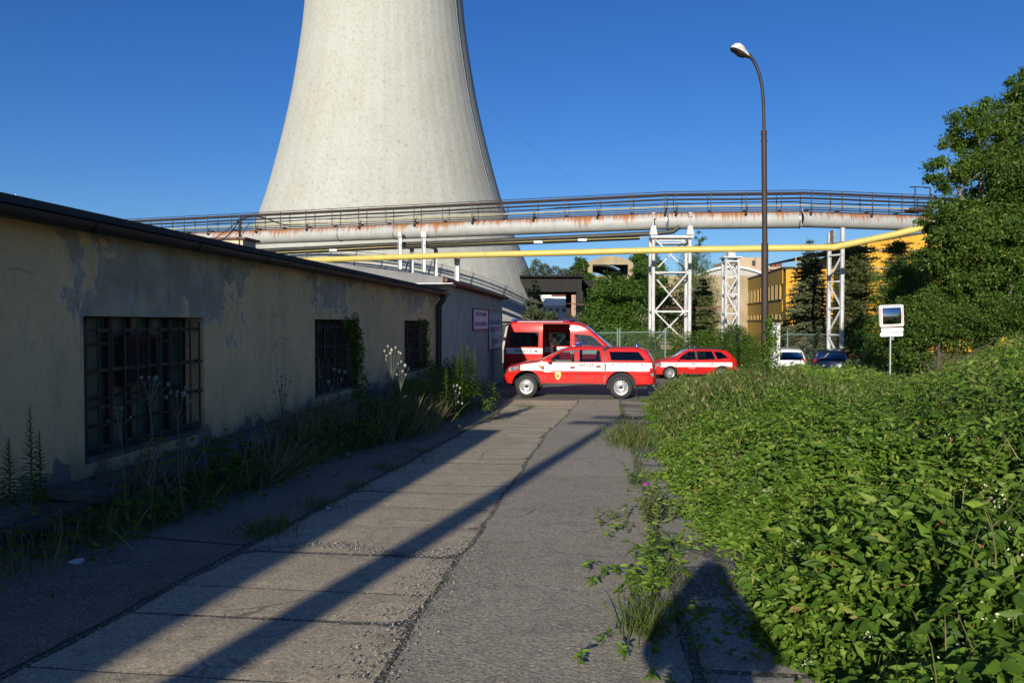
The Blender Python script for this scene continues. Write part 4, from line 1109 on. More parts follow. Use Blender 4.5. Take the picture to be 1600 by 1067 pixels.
tag(mb.build('caged_ladder', MT['ladder']), 'yellow caged ladder on the end wall of the ochre office block', 'ladder')
# big yellow hall behind
A = at(1343, 505, 80); B = at(1262, 505, 112)
zt = at(1343, 382, 80).z
hall = thing('yellow_hall', 'tall hall with shaded ochre side and bright yellow gable behind the pines', 'building', (A.x, A.y, ZG))
d = (B - A); d.z = 0; L = d.length; d.normalize(); nr = Vector((d.y, -d.x, 0))
if nr.dot(RT) < 0: nr = -nr
M3 = Matrix((d, nr, Vector((0, 0, 1)))).transposed()
mb = MB(); c = (A + B) / 2 + nr * .3; c.z = (ZG + zt) / 2; mb.box(c, (L, .6, zt - ZG), M=M3); child(mb, 'side_wall', MT['ochre'], hall)
mb = MB(); z0, z1 = at(1343, 418, 80).z, at(1343, 408, 80).z; c = (A + B) / 2 - nr * .02; c.z = (z0 + z1) / 2; mb.box(c - d * 2, (L * .6, .06, 1.2), M=M3); child(mb, 'window', MT['far_window'], hall)
mb = MB(); c = (A + B) / 2 + nr * .2; c.z = zt + .12; mb.box(c, (L + .4, 1.0, .22), M=M3); child(mb, 'roof_edge', MT['felt'], hall)
# gable facing the yard
C_ = at(1640, 505, 80); dd = (C_ - A).normalized(); mb = MB(); Lg = (C_ - A).length
out = [(0, ZG), (Lg, ZG), (Lg, zt + 2.3), (Lg * .35, zt + 1.15), (0, zt + .02)]
Mg = Matrix.Translation((A.x, A.y, 0)) @ Matrix((dd, FW, Vector((0, 0, 1)))).transposed().to_4x4()
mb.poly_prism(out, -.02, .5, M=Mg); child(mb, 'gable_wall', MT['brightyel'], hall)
mb = MB(); mb.poly_prism([(0, zt + .0), (Lg * .35, zt + 1.15), (Lg, zt + 2.3), (Lg, zt + 2.45), (Lg * .35, zt + 1.3), (-.1, zt + .15)], -.12, 30, M=Mg); child(mb, 'roof', MT['felt'], hall)
mb = MB(); mb.tube([A - FW * .1 + Vector((0, 0, zt - CAMZ)), Vector((A.x, A.y, 0)) - FW * .1], .07, 8); child(mb, 'downpipe', MT['grey_steel'], hall)
mb = MB()
for zz_ in (zt - 2.4, zt - .6): 
    c = A + dd * 5 - FW * .04; mb.box((c.x, c.y, zz_), (9, .05, .08), rz=PSI)
child(mb, 'panel_joint', MT['palewall'], hall)

# pale hall with shallow arched roof, pink brick hall behind it
zc = 118; P0 = at(1108, 505, zc); 
h1 = thing('arched_hall', 'pale hall with shallow curved white roof behind the slim trestle', 'building', (P0.x, P0.y, ZG))
a = at(1080, 505, zc); wd_ = (at(1235, 505, zc) - a).length
Ma = Matrix.Translation((a.x, a.y, 0)) @ Matrix((RT, FW, Vector((0, 0, 1)))).transposed().to_4x4()
def zz(py, zc): return at(1000, py, zc).z
arc = [(wd_ * t, zz(455 - 36 * math.sin(math.pi * (t * .8 + .18)), zc)) for t in np.linspace(0, 1, 15)]
mb = MB(); mb.poly_prism([(0, ZG), (wd_, ZG)] + arc[::-1], 0, 30, M=Ma); child(mb, 'wall', MT['palewall'], h1)
mb = MB(); mb.poly_prism(arc + [(x, z + .35) for x, z in arc[::-1]], -.5, 30.5, M=Ma); child(mb, 'roof', MT['roofwhite'], h1)
mb = MB(); frontbox(mb, 1110, 1140, 478, 484, zc - .3, .2); child(mb, 'window', MT['far_window'], h1)
mb = MB(); frontbox(mb, 1131, 1160, 448, 500, zc - .5, .3); child(mb, 'brick_panel', MT['pinkbrick'], h1)
mb = MB(); frontbox(mb, 1100, 1165, 478, 483, zc - 1.5, .8); child(mb, 'pipe_gallery', M_surf('pale_green_steel', (.35,.45,.40), (.3,.38,.34), .6), h1)
zc = 150
h2 = thing('brick_hall', 'tall pink and cream brick hall on the skyline between trestle and lamp post', 'building', tuple(atz(1180, zc, ZG)))
mb = MB(); frontbox(mb, 1128, 1232, 418, 520, zc, 30); child(mb, 'lower_wall', MT['pinkbrick'], h2)
mb = MB(); frontbox(mb, 1156, 1196, 402, 420, zc + 1, 20); child(mb, 'upper_wall', MT['creamwall'], h2)
mb = MB(); frontbox(mb, 1176, 1181, 407, 414, zc + .5, .3); child(mb, 'window', MT['far_window'], h2)
mb = MB(); frontbox(mb, 1198, 1232, 417, 421, zc - .5, 2); child(mb, 'parapet', MT['creamwall'], h2)
for i, x in enumerate((1206, 1213, 1217)):
    mb = MB(); frontbox(mb, x, x + 5, 412 - i, 419, zc + 4, 1.2); child(mb, 'roof_vent', MT['rustedge'], h2)
mb = MB(); q = at(1181, 400, zc); mb.tube([q - Vector((0, 0, 7)), q + Vector((0, 0, 1.0))], .12, 5); child(mb, 'mast', MT['grey_steel'], h2)

# ruined barrel-vault portal
zc = 88; P0 = atz(915, zc, ZG); 
pt = thing('vaulted_portal', 'ruined tan concrete portal with barrel roof and dark open mouth, overgrown below', 'ruin', tuple(P0))
a = at(918, 505, zc); wd_ = (at(989, 505, zc) - a).length
Ma = Matrix.Translation((a.x, a.y, 0)) @ Matrix((RT, FW, Vector((0, 0, 1)))).transposed().to_4x4()
zt_, zs_ = zz(400, zc), zz(411, zc); zo_ = zz(413.5, zc)
n_ = 16; arc = [(wd_ * t, zs_ + (zt_ - zs_) * math.sin(math.pi * t) ** .7) for t in np.linspace(0, 1, n_)]
mb = MB(); mb.poly_prism(arc + [(wd_, zo_), (0, zo_)], 0, .5, M=Ma)
mb.poly_prism([(0, ZG), (.55, ZG), (.55, zo_), (0, zo_)], 0, .5, M=Ma); mb.poly_prism([(wd_ - .55, ZG), (wd_, ZG), (wd_, zo_), (wd_ - .55, zo_)], 0, .5, M=Ma)
child(mb, 'portal_frame', MT['archconc'], pt)
mb = MB(); mb.poly_prism(arc + [(x, z - .25) for x, z in arc[::-1]], .5, 9, M=Ma); mb.poly_prism(arc + [(x, z - .25) for x, z in arc[::-1]], 12, 24, M=Ma)
mb.poly_prism([(wd_ - .4, ZG), (wd_, ZG), (wd_, zo_), (wd_ - .4, zo_)], .5, 24, M=Ma); mb.poly_prism([(0, ZG), (wd_, ZG), (wd_, zo_ - .2), (0, zo_ - .8)], 24, 24.4, M=Ma)
child(mb, 'vault', MT['shadeconc'], pt)
mb = MB(); mb.poly_prism([(-1.5, ZG), (wd_ + 14, ZG), (wd_ + 14, zz(431, zc)), (-1.5, zz(431, zc))], -.5, -.1, M=Ma); child(mb, 'front_slab', MT['archconc'], pt)

# concrete viaduct, its shade painted in as near-black colour
zc = 66
vd = thing('concrete_viaduct', 'dark shaded concrete bunker on thick columns between cooling tower and trees, weeds on top', 'ruin', tuple(atz(870, zc, ZG)))
mb = MB(); frontbox(mb, 812, 914, 429.5, 432.5, zc - .5, 9); frontbox(mb, 812, 909, 432.5, 456, zc, 7); frontbox(mb, 909, 945, 438, 456, zc + 3, 5); child(mb, 'deck', MT['shadeconc'], vd)
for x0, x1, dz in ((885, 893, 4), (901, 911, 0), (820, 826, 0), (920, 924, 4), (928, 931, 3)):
    mb = MB(); frontbox(mb, x0, x1, 455, 560, zc + dz, .9); child(mb, 'column', MT['shadeconc'], vd)
mb = MB(); frontbox(mb, 912, 960, 455, 520, zc + 10, 1); child(mb, 'rear_wall', MT['shadeconc'], vd)
for i, (x0, x1, y0, zc, mt) in enumerate(((838, 862, 466, 210, 'palewall'), (860, 885, 463, 230, 'signwhite'), (846, 890, 478, 170, 'palewall'), (893, 900, 455, 110, 'pinkbrick'))):
    hs = thing('town_house', ['pale house glimpsed left under the dark viaduct', 'white house with red roof glimpsed under the viaduct', 'nearer pale block low under the viaduct', 'slim pink brick block between the viaduct columns'][i], 'house', tuple(atz(x0, zc, ZG)))
    mb = MB(); frontbox(mb, x0, x1, y0, 510, zc, 8); child(mb, 'wall', MT[mt], hs)
    if i < 3:
        mb = MB(); c = at((x0 + x1) / 2, y0, zc) + FW * 4; w_ = (at(x1, y0, zc) - at(x0, y0, zc)).length / 2 + .4
        Mr = Matrix.Translation(c) @ Matrix((RT, FW, Vector((0, 0, 1)))).transposed().to_4x4()
        mb.poly_prism([(-w_, 0), (w_, 0), (w_ * .6, 1.6), (-w_ * .6, 1.6)], -4.5, 4.5, M=Mr); child(mb, 'roof', MT['rustedge'] if i == 1 else MT['roofwhite'], hs)
        mb = MB()
        for q in range(4): frontbox(mb, x0 + (x1 - x0) * (q + .3) / 4.4, x0 + (x1 - x0) * (q + .7) / 4.4, y0 + 4, y0 + 9, zc - .1, .1)
        child(mb, 'windows', MT['far_window'], hs)
# thin rusty wire/pipe line crossing at mid height
mb = MB(); mb.tube([at(885, 474, 58), at(960, 480, 56), at(1100, 481, 54), at(1150, 478, 54)], .045, 6); tag(mb.build('thin_pipe', MT['rustedge']), 'thin rust-red line crossing between viaduct and slim trestle', 'pipe')
# overhead wire in the sky, distant mast at far left
mb = MB(); mb.tube([at(745, 150, 70), at(800, 205, 75), at(870, 262, 82), at(925, 304, 90)], .007, 4); tag(mb.build('overhead_wire', MT['plastic']), 'faint wire slanting across the sky right of the cooling tower', 'wire')
mb = MB(); q = at(25, 330, 60); mb.tube([q - Vector((0, 0, 7)), q + Vector((0, 0, 1.3))], .05, 6); tag(mb.build('antenna_mast', MT['roofwhite']), 'thin pale mast above the roof at far left', 'mast')

# fences, gate, kiosk
MT['greenpost'] = M_surf('green_grey_fence_post', (.16,.24,.22), (.12,.18,.16), .5, scale=6)
k = NT('chain_link'); v = k.co()
s_ = k.sep(v); u1 = k.math('FRACT', k.math('MULTIPLY', k.math('ADD', s_[0], s_[2]), 9.0)); u2 = k.math('FRACT', k.math('MULTIPLY', k.math('SUBTRACT', s_[0], s_[2]), 9.0))
msk = k.math('MAXIMUM', k.math('LESS_THAN', u1, .035), k.math('LESS_THAN', u2, .035))
k.color((.15, .20, .18)); k.set(Alpha=msk, Roughness=.6); MT['mesh'] = k.mat
def fence(px0, px1, zc, ytop, posts, label, gate=False):
    a = at(px0, 505, zc); a.z = g(a.x, a.y); b = at(px1, 505, zc); L = (Vector((b.x, b.y, 0)) - Vector((a.x, a.y, 0))).length
    t = thing('wire_fence' if not gate else 'wire_gate', label, 'fence' if not gate else 'gate', tuple(a), PSI)
    H = at(px0, ytop, zc).z - a.z
    for f in posts:
        mb = MB(); mb.tube([(f * L, 0, 0), (f * L, 0, H + .12)], .04, 8); mb.build('post', MT['greenpost'], t)
    mb = MB(); mb.add([(0, .0, .1), (L, 0, .1), (L, 0, H - .08), (0, 0, H - .08)], [(0, 1, 2, 3)]); mb.build('chain_link', MT['mesh'], t)
    mb = MB(); 
    for z in ((H - .1, .15) if gate else (H - .1,)): mb.tube([(0, 0, z), (L, 0, z)], .03, 6)
    mb.build('rail', MT['greenpost'], t)
    return t
fence(905, 965, 40.5, 517, (.0, 1.0), 'green-grey wire gate leaf behind the van, left of the trestle', True)
fence(968.5, 1045, 40.6, 516, (.0, .93), 'chain-link fence beside the gate under overgrown climbers')
fence(1225, 1420, 50, 520, (.03, .35, .75), 'thin green wire fence in front of the spruce')
k_ = at(1211.5, 505, 40); k_.z = g(k_.x, k_.y)
kb = thing('electric_kiosk', 'slim light grey concrete pillar beside the foot of the lamp', 'kiosk', tuple(k_), PSI)
Hk = at(1211, 507, 40).z - k_.z
mb = MB(); mb.box((0, 0, Hk / 2), (.38, .35, Hk)); mb.build('body', MT['roofwhite'], kb)
mb = MB(); mb.box((0, 0, Hk + .04), (.50, .47, .09)); mb.build('cap', MT['grey_steel'], kb)
for z in (.3, .6, 1.0, 1.5): mb = MB(); mb.box((-.1, -.18, z), (.16, .03, .04)); mb.build('hinge', MT['grey_steel'], kb)
# ================================================================== VEHICLES
def inset(pts, r):
    out = []; ns = []
    for i in range(len(pts)):
        a = Vector(pts[max(i - 1, 0)]); b = Vector(pts[min(i + 1, len(pts) - 1)]); d = (b - a).normalized()
        n = Vector((-d.y, d.x))      # left of travel; travel rear->front over the roof => outward is left (up)
        ns.append(n); out.append(Vector(pts[i]) - n * r)
    return out, ns
def smoothline(pts, tags, step=.09):
    """resample with light corner cutting"""
    P = [Vector(p) for p in pts]; T = list(tags)
    for _ in range(2):
        Q = [P[0]]; U = []; m = len(P) - 1
        for i in range(m):
            a, b = P[i], P[i + 1]; L = (b - a).length; c = min(.25, .06 / max(L, 1e-3))
            if i > 0: Q.append(a.lerp(b, c)); U.append(T[i])      # corner piece
            Q.append(a.lerp(b, 1 - c) if i < m - 1 else b); U.append(T[i])
        P, T = Q, U
    return P, T
class Car:
    def __init__(s, name, label, cat, loc, rz, spec, group=None):
        s.t = thing(name, label, cat, loc, rz, group); s.s = spec; s.W = spec['W']
    def w(s, x, z):
        p = s.s; W = s.W
        v = W
        xn, xf = p['xn'], p['xf']
        if x > xn: v -= p['kn'] * ((x - xn) / (xf - xn)) ** 2.4
        xt, xr = p['xt'], p['xr']
        if x < xt: v -= p['ktail'] * ((xt - x) / (xt - xr)) ** 2.4
        if z > p['zb']: v -= p['tum'] * (z - p['zb']) + p.get('tum2', .12) * (z - p['zb']) ** 2
        if z < .55: v -= .22 * (.55 - z) ** 1.3
        v -= .03 * max(0, (z - .62)) if z < p['zb'] else .03 * (p['zb'] - .62)
        v += p.get('crease', .012) * math.exp(-((z - p.get('zcr', .86)) / .05) ** 2)
        for (xw, zw, ra) in p['wheels']:        # flared arches
            d = math.hypot(x - xw, z - zw); 
            if d < ra + .16: v += p.get('flare', .03) * max(0, 1 - (d - ra) / .16)
        return v
    def build(s):
        p = s.s; t = s.t
        P, T = smoothline(p['top'], p['tags'])
        r = p.get('round', .05)
        I, N = inset(P, r)
        # side outline
        ol = [tuple(q) for q in I]
        zs = p['sill']; bot = []
        for (xw, zw, ra) in sorted(p['wheels'], key=lambda q: -q[0]):
            a0 = math.asin((zs - zw) / ra)
            for j in range(19):
                a = a0 + (math.pi - 2 * a0) * j / 18
                bot.append((xw + ra * math.cos(a), zw + ra * math.sin(a)))
        ol += bot
        for side in (1, -1):
            holes = p['holes'][0 if side > 0 else 1] if isinstance(p['holes'], tuple) else p['holes']
            loops = [ol] + [h[1] for h in holes]
            flat = [q for l in loops for q in l]
            tri = tessellate_polygon([[Vector((q[0], q[1], 0)) for q in l] for l in loops])
            bm = bmesh.new(); vs = [bm.verts.new((q[0], 0, q[1])) for q in flat]
            for f in tri:
                try: bm.faces.new([vs[i] for i in f])
                except ValueError: pass
            def cut(co, no): bmesh.ops.bisect_plane(bm, geom=bm.verts[:] + bm.edges[:] + bm.faces[:], dist=1e-5, plane_co=co, plane_no=no)
            x = p['xr']
            while x < p['xf']: cut((x, 0, 0), (1, 0, 0)); x += .13
            z = .3
            while z < p['top_z']: cut((0, 0, z), (0, 0, 1)); z += .085
            for z in p['stripe'][:2]: cut((0, 0, z), (0, 0, 1))
            for x in p.get('xcuts', ()): cut((x, 0, 0), (1, 0, 0))
            for d in p.get('doors', ()): cut((d[1], 0, 0), (1, 0, 0)); cut((d[2], 0, 0), (1, 0, 0)); cut((0, 0, p['sill'] + .10), (0, 0, 1))
            groups = {}
            for f in bm.faces:
                c = f.calc_center_median(); key = 'body_side'
                for d in p.get('doors', ()):
                    if d[1] < c.x < d[2] and c.z > p['sill'] + .10 and c.z < p.get('doortop', 9) : key = d[0] + '|' + str(d[1])
                groups.setdefault(key, []).append(f)
            for key, fs in groups.items():
                mb = MB(); idx = {}
                for f in fs:
                    ids = []
                    for v in f.verts:
                        if v.index not in idx or v not in idx:
                            pass
                        if v not in idx:
                            idx[v] = len(mb.v); mb.v.append((v.co.x, side * s.w(v.co.x, v.co.z), v.co.z))
                        ids.append(idx[v])
                    if side > 0: ids = ids[::-1]
                    c = f.calc_center_median()
                    mb.f.append(ids); mb.m.append(p['mat'](c.x, c.z))
                mb.build(key.split('|')[0], p['mats'], t, smooth=45, fixn=False)
            bm.free()
            for h in holes:
                if h[0] is None: continue
                mb = MB(); tri = tessellate_polygon([[Vector((q[0], q[1], 0)) for q in h[1]]])
                mb.add([(q[0], side * (s.w(q[0], q[1]) - .018), q[1]) for q in h[1]], [tuple(f) for f in tri]); mb.build('side_window', MT[h[0]], t)
                mb = MB(); n = len(h[1]); cx = sum(q[0] for q in h[1]) / n; cz = sum(q[1] for q in h[1]) / n
                vs = []
                for q in h[1]:
                    e = (q[0] + (q[0] - cx) * .0, q[1]); dx, dz = q[0] - cx, q[1] - cz; L = math.hypot(dx, dz); u = .022 / L
                    vs.append((q[0] + dx * u * .9, side * (s.w(*q) + .002), q[1] + dz * u * .9)); vs.append((q[0] - dx * u * .8, side * (s.w(*q) - .02), q[1] - dz * u * .8))
                mb.add(vs, [(2 * i, 2 * i + 1, (2 * i + 3) % (2 * n), (2 * i + 2) % (2 * n)) for i in range(n)]); mb.build('window_seal', MT['plastic'], t)
            # door seams
            for xs in p.get('seams', ()):
                mb = MB(); zz_ = np.linspace(p['sill'] + .06, xs[1], 14)
                wd_ = xs[3] if len(xs) > 3 else .008
                for a, b in zip(zz_, zz_[1:]):
                    xa = xs[0] + (xs[2] if len(xs) > 2 else 0) * max(0, a - p['zb']); xb = xs[0] + (xs[2] if len(xs) > 2 else 0) * max(0, b - p['zb'])
                    mb.add([(xa - wd_, side * (s.w(xa, a) + .002), a), (xa + wd_, side * (s.w(xa, a) + .002), a), (xb + wd_, side * (s.w(xb, b) + .002), b), (xb - wd_, side * (s.w(xb, b) + .002), b)], [(0, 1, 2, 3)])
                mb.build('door_seam', MT['plastic'], t)
        # skins over the top
        ss = [-1, -.985, -.95, -.90, -.8, -.5, 0, .5, .8, .90, .95, .985, 1]
        runs = {}
        for i in range(len(P) - 1): runs.setdefault(T[i], []).append(i)
        for tg, segs in runs.items():
            kind, nm, mname = tg.split(':')
            mb = MB(); mb2 = MB()
            for i in segs:
                rows = []
                for q in (i, i + 1):
                    row = []
                    wv = s.w(I[q].x, I[q].y)
                    for u in ss:
                        f = (1 - abs(u) ** 9) ** .6 if abs(u) < 1 else 0
                        e = I[q] + N[q] * (r * f) + Vector((0, p.get('crown', .03) * (1 - u * u) * max(0, N[q].y))) + Vector((p.get('bulge', .10) * (1 - u * u) * N[q].x * (1 if abs(N[q].x) > .3 else 0), 0))
                        row.append((e.x, u * wv, e.y))
                    rows.append(row)
                for j in range(len(ss) - 1):
                    um = (ss[j] + ss[j + 1]) / 2
                    quad = [rows[0][j], rows[0][j + 1], rows[1][j + 1], rows[1][j]]
                    (mb if (kind == 'glass' and abs(um) > .90) or kind != 'glass' else mb2).add(quad, [(0, 1, 2, 3)])
            parts_ = [mb]
            if kind == 'glass' and mb.f:
                parts_ = []
                for sg in (-1, 1):
                    m3 = MB()
                    for f in mb.f:
                        if sg * sum(mb.v[i][1] for i in f) > 0: m3.add([mb.v[i] for i in f], [tuple(range(len(f)))])
                    parts_.append(m3)
            for mb in parts_:
                if not mb.f: continue
                me = mb.build(nm if kind != 'glass' else 'pillar', MT[mname] if kind != 'glass' else MT[p['paint']], t, smooth=45, fixn=False)
                bm = bmesh.new(); bm.from_mesh(me.data); bmesh.ops.remove_doubles(bm, verts=bm.verts, dist=1e-4); bm.to_mesh(me.data); bm.free()
            if mb2.f:
                me = mb2.build(nm, MT[mname], t, smooth=45, fixn=False)
                bm = bmesh.new(); bm.from_mesh(me.data); bmesh.ops.remove_doubles(bm, verts=bm.verts, dist=1e-4); bm.to_mesh(me.data); bm.free()
        # underbody, liners
        mb = MB(); x0, x1 = p['xr'] + .25, p['xf'] - .25
        mb.box(((x0 + x1) / 2, 0, (p['sill'] + .02 + p['floor']) / 2), (x1 - x0, 2 * (s.W - .30), p['floor'] - p['sill'] + .02))
        ws = sorted(p['wheels'], key=lambda q: q[0])
        a = ws[0][0] + ws[0][2] + .02; b = ws[-1][0] - ws[-1][2] - .02
        mb.box(((a + b) / 2, 0, (p['sill'] + .04 + p['floor']) / 2), (b - a, 2 * (s.W - .09), p['floor'] - p['sill'] - .02))
        mb.build('underbody', MT['black'], t)
        for side in (1, -1):
            for (xw, zw, ra) in p['wheels']:
                mb = MB(); vs = []
                for j in range(19):
                    aa = -.15 + (math.pi + .3) * j / 18
                    for yy in (s.W - .42, s.W - .035): vs.append((xw + (ra + .012) * math.cos(aa), side * yy, zw + (ra + .012) * math.sin(aa)))
                mb.add(vs, [(2 * j, 2 * j + 1, 2 * j + 3, 2 * j + 2) for j in range(18)]); mb.add([(xw + (ra+.01) * math.cos(-.15 + (math.pi + .3) * j / 18), side * (s.W - .40), zw + (ra+.01) * math.sin(-.15 + (math.pi + .3) * j / 18)) for j in range(19)], [tuple(range(19))])
                mb.build('wheel_liner', MT['black'], t)
                wheel(t, (xw, side * (s.W - .115 + p.get('track', 0)), p['rw']), p['rw'], p['tw'], side, p['rimtype'])
        return t
def wheel(t, loc, rw, tw, side, kind):
    e = None
    M = Matrix.Translation(loc) @ Matrix.Rotation(R(-90 * side), 4, 'X')
    ri = rw * (.615 if kind != 'spoke' else .66); h = tw / 2
    mb = MB(); mb.lathe([(ri, -h), (ri + .015, -h - .004), (rw - .035, -h), (rw - .006, -h * .72), (rw, -h * .4), (rw, h * .4), (rw - .006, h * .72), (rw - .035, h), (ri + .015, h + .004), (ri, h), (ri - .01, h - .03), (ri - .01, -h)], 40, M=M)
    ty = mb.build('wheel', MT['rubber'], t, smooth=50)
    mb = MB()
    if kind == 'steel':
        mb.lathe([(ri, h - .002), (ri - .012, h - .004), (ri - .028, h - .035), (ri - .055, h - .050), (ri - .075, h - .030), (ri * .52, h - .018), (ri * .44, h - .045), (ri * .34, h - .050), (ri * .27, h - .015), (ri * .22, h - .005), (0.001, h - .002)], 36, M=M)
        o = mb.build('rim', MT['rim'], ty, smooth=35)
        mb = MB()
        for i in range(14):
            a = 2 * math.pi * i / 14; c = Vector(((ri * .82) * math.cos(a), (ri * .82) * math.sin(a), h - .034))
            mb.add([M @ (c + Vector((u * .016 * math.cos(a) - v * .013 * math.sin(a), u * .016 * math.sin(a) + v * .013 * math.cos(a), .004))) for u, v in ((-1, -1), (1, -1), (1, 1), (-1, 1))], [(0, 1, 2, 3)])
        mb.lathe([(ri * .22, h + .001), (0.001, h + .004)], 20, M=M)
        for i in range(6):
            a = 2 * math.pi * i / 6; mb.lathe([(.012, h - .012), (.012, h - .028)], 6, M=M @ Matrix.Translation((ri * .39 * math.cos(a), ri * .39 * math.sin(a), 0)))
        mb.build('hub_holes', MT['black'], ty)
    else:
        mb.lathe([(ri, h - .002), (ri - .020, h - .006), (ri - .030, h - .05), (ri - .035, -.02)], 36, M=M)
        ns = 10
        for i in range(ns):
            a = 2 * math.pi * i / ns + .2; vs = []
            for rr_, ww, hh in ((.03, .020, h - .012), (ri * .5, .017, h - .016), (ri - .022, .024, h - .012)):
                for sgn in (-1, 1):
                    vs.append(M @ Vector((rr_ * math.cos(a) - sgn * ww * math.sin(a), rr_ * math.sin(a) + sgn * ww * math.cos(a), hh)))
                for sgn in (-1, 1):
                    vs.append(M @ Vector((rr_ * math.cos(a) - sgn * ww * math.sin(a), rr_ * math.sin(a) + sgn * ww * math.cos(a), hh - .03)))
            mb.add(vs, [(0, 1, 5, 4), (4, 5, 9, 8), (0, 4, 6, 2), (4, 8, 10, 6), (1, 3, 7, 5), (5, 7, 11, 9)])
        mb.lathe([(.05, h - .012), (.045, h - .004), (.001, h - .002)], 16, M=M)
        mb.build('rim', MT['rim'], ty, smooth=35)
        mb = MB(); mb.lathe([(ri - .03, -.0), (.001, -.0)], 24, M=M); mb.build('brake_disc', MT['black'], ty)
def seats(c, xs, z0, W, mat='seat', hb=.62):
    for x in xs:
        for y in (-.38, .38):
            mb = MB(); mb.box((x, y, z0 + .10), (.48, .48, .16)); mb.box((x - .25, y, z0 + .10 + hb / 2), (.13, .46, hb), M=Matrix.Rotation(R(-10), 3, 'Y')); mb.box((x - .33, y, z0 + hb + .22), (.09, .24, .18))
            mb.build('seat', MT[mat], c.t, bevel=.03)
def beacon(t, x, y, z, r=.06, h=.11):
    mb = MB(); mb.lathe([(r * 1.1, 0), (r * 1.1, .03)], 16, M=Matrix.Translation((x, y, z)), cap=True); b = mb.build('beacon', MT['plastic'], t)
    mb = MB(); mb.lathe([(r, .03), (r, h * .8), (r * .7, h), (.001, h + .004)], 16, M=Matrix.Translation((x, y, z))); mb.build('blue_lens', MT['bluelens'], b, smooth=60)
def side_patch(car, name, pts, side, mat, off=.006, parent=None):
    """small raised panel following the body side"""
    tri = tessellate_polygon([[Vector((q[0], q[1], 0)) for q in pts]]); mb = MB(); n = len(pts)
    mb.add([(q[0], side * (car.w(*q) + off), q[1]) for q in pts] + [(q[0], side * (car.w(*q) - .01), q[1]) for q in pts],
           [tuple(f) for f in tri] + [(i, (i + 1) % n, n + (i + 1) % n, n + i) for i in range(n)])
    return mb.build(name, MT[mat] if isinstance(mat, str) else mat, parent or car.t)
def handle(car, x, z, side):
    o = side_patch(car, 'door_handle', [(x - .10, z - .012), (x - .03, z - .04), (x + .03, z - .04), (x + .10, z - .012), (x + .10, z + .012), (x + .03, z + .04), (x - .03, z + .04), (x - .10, z + .012)], side, 'plastic', .012)
    side_patch(car, 'handle_cup', [(x + .045 * math.cos(a), z + .022 * math.sin(a)) for a in np.linspace(0, 2 * math.pi, 13)[:-1]], side, 'red', .014, o)
def mirror(car, x, z, side, mat, s=1.0):
    y = side * (car.w(x, z) + .13)
    mb = MB(); mb.box((x, y, z), (.13 * s, .22 * s, .19 * s)); o = mb.build('door_mirror', MT[mat], car.t, bevel=.04)
    mb = MB(); mb.box((x + .01, side * (car.w(x, z) + .02), z - .06), (.07, .14, .05)); mb.build('mirror_arm', MT['plastic'], o)
def text_side(car, s, x, z, size, side, mat, sx=1.0, name='lettering'):
    # +y side is read with +x to the LEFT (car faces left), -y side with +x to the right
    B = Matrix(((-1, 0, 0, 0), (0, 0, 1, 0), (0, 1, 0, 0), (0, 0, 0, 1))) if side > 0 else Matrix(((1, 0, 0, 0), (0, 0, -1, 0), (0, 1, 0, 0), (0, 0, 0, 1)))
    return textmesh(s, size, Matrix.Translation((x, side * (car.w(x, z) + .004), z)) @ B, mat, name, car.t, .0015, sx)
def shield(car, x, z, s, side):
    pts = [(x - .09 * s, z + .10 * s), (x, z + .12 * s), (x + .09 * s, z + .10 * s), (x + .095 * s, z - .0), (x + .055 * s, z - .10 * s), (x, z - .14 * s), (x - .055 * s, z - .10 * s), (x - .095 * s, z)]
    o = side_patch(car, 'shield_emblem', pts, side, 'gold', .004)
    side_patch(car, 'emblem_figure', [(x - .04 * s, z + .03 * s), (x, z + .0), (x + .04 * s, z + .03 * s), (x + .02 * s, z - .05 * s), (x, z - .08 * s), (x - .02 * s, z - .05 * s)], side, 'plastic', .007, o)
    side_patch(car, 'emblem_bar', [(x - .06 * s, z + .085 * s), (x - .06 * s, z + .065 * s), (x + .06 * s, z + .065 * s), (x + .06 * s, z + .085 * s)], side, 'signwhite', .007, o)

HDG_L = PSI + math.pi
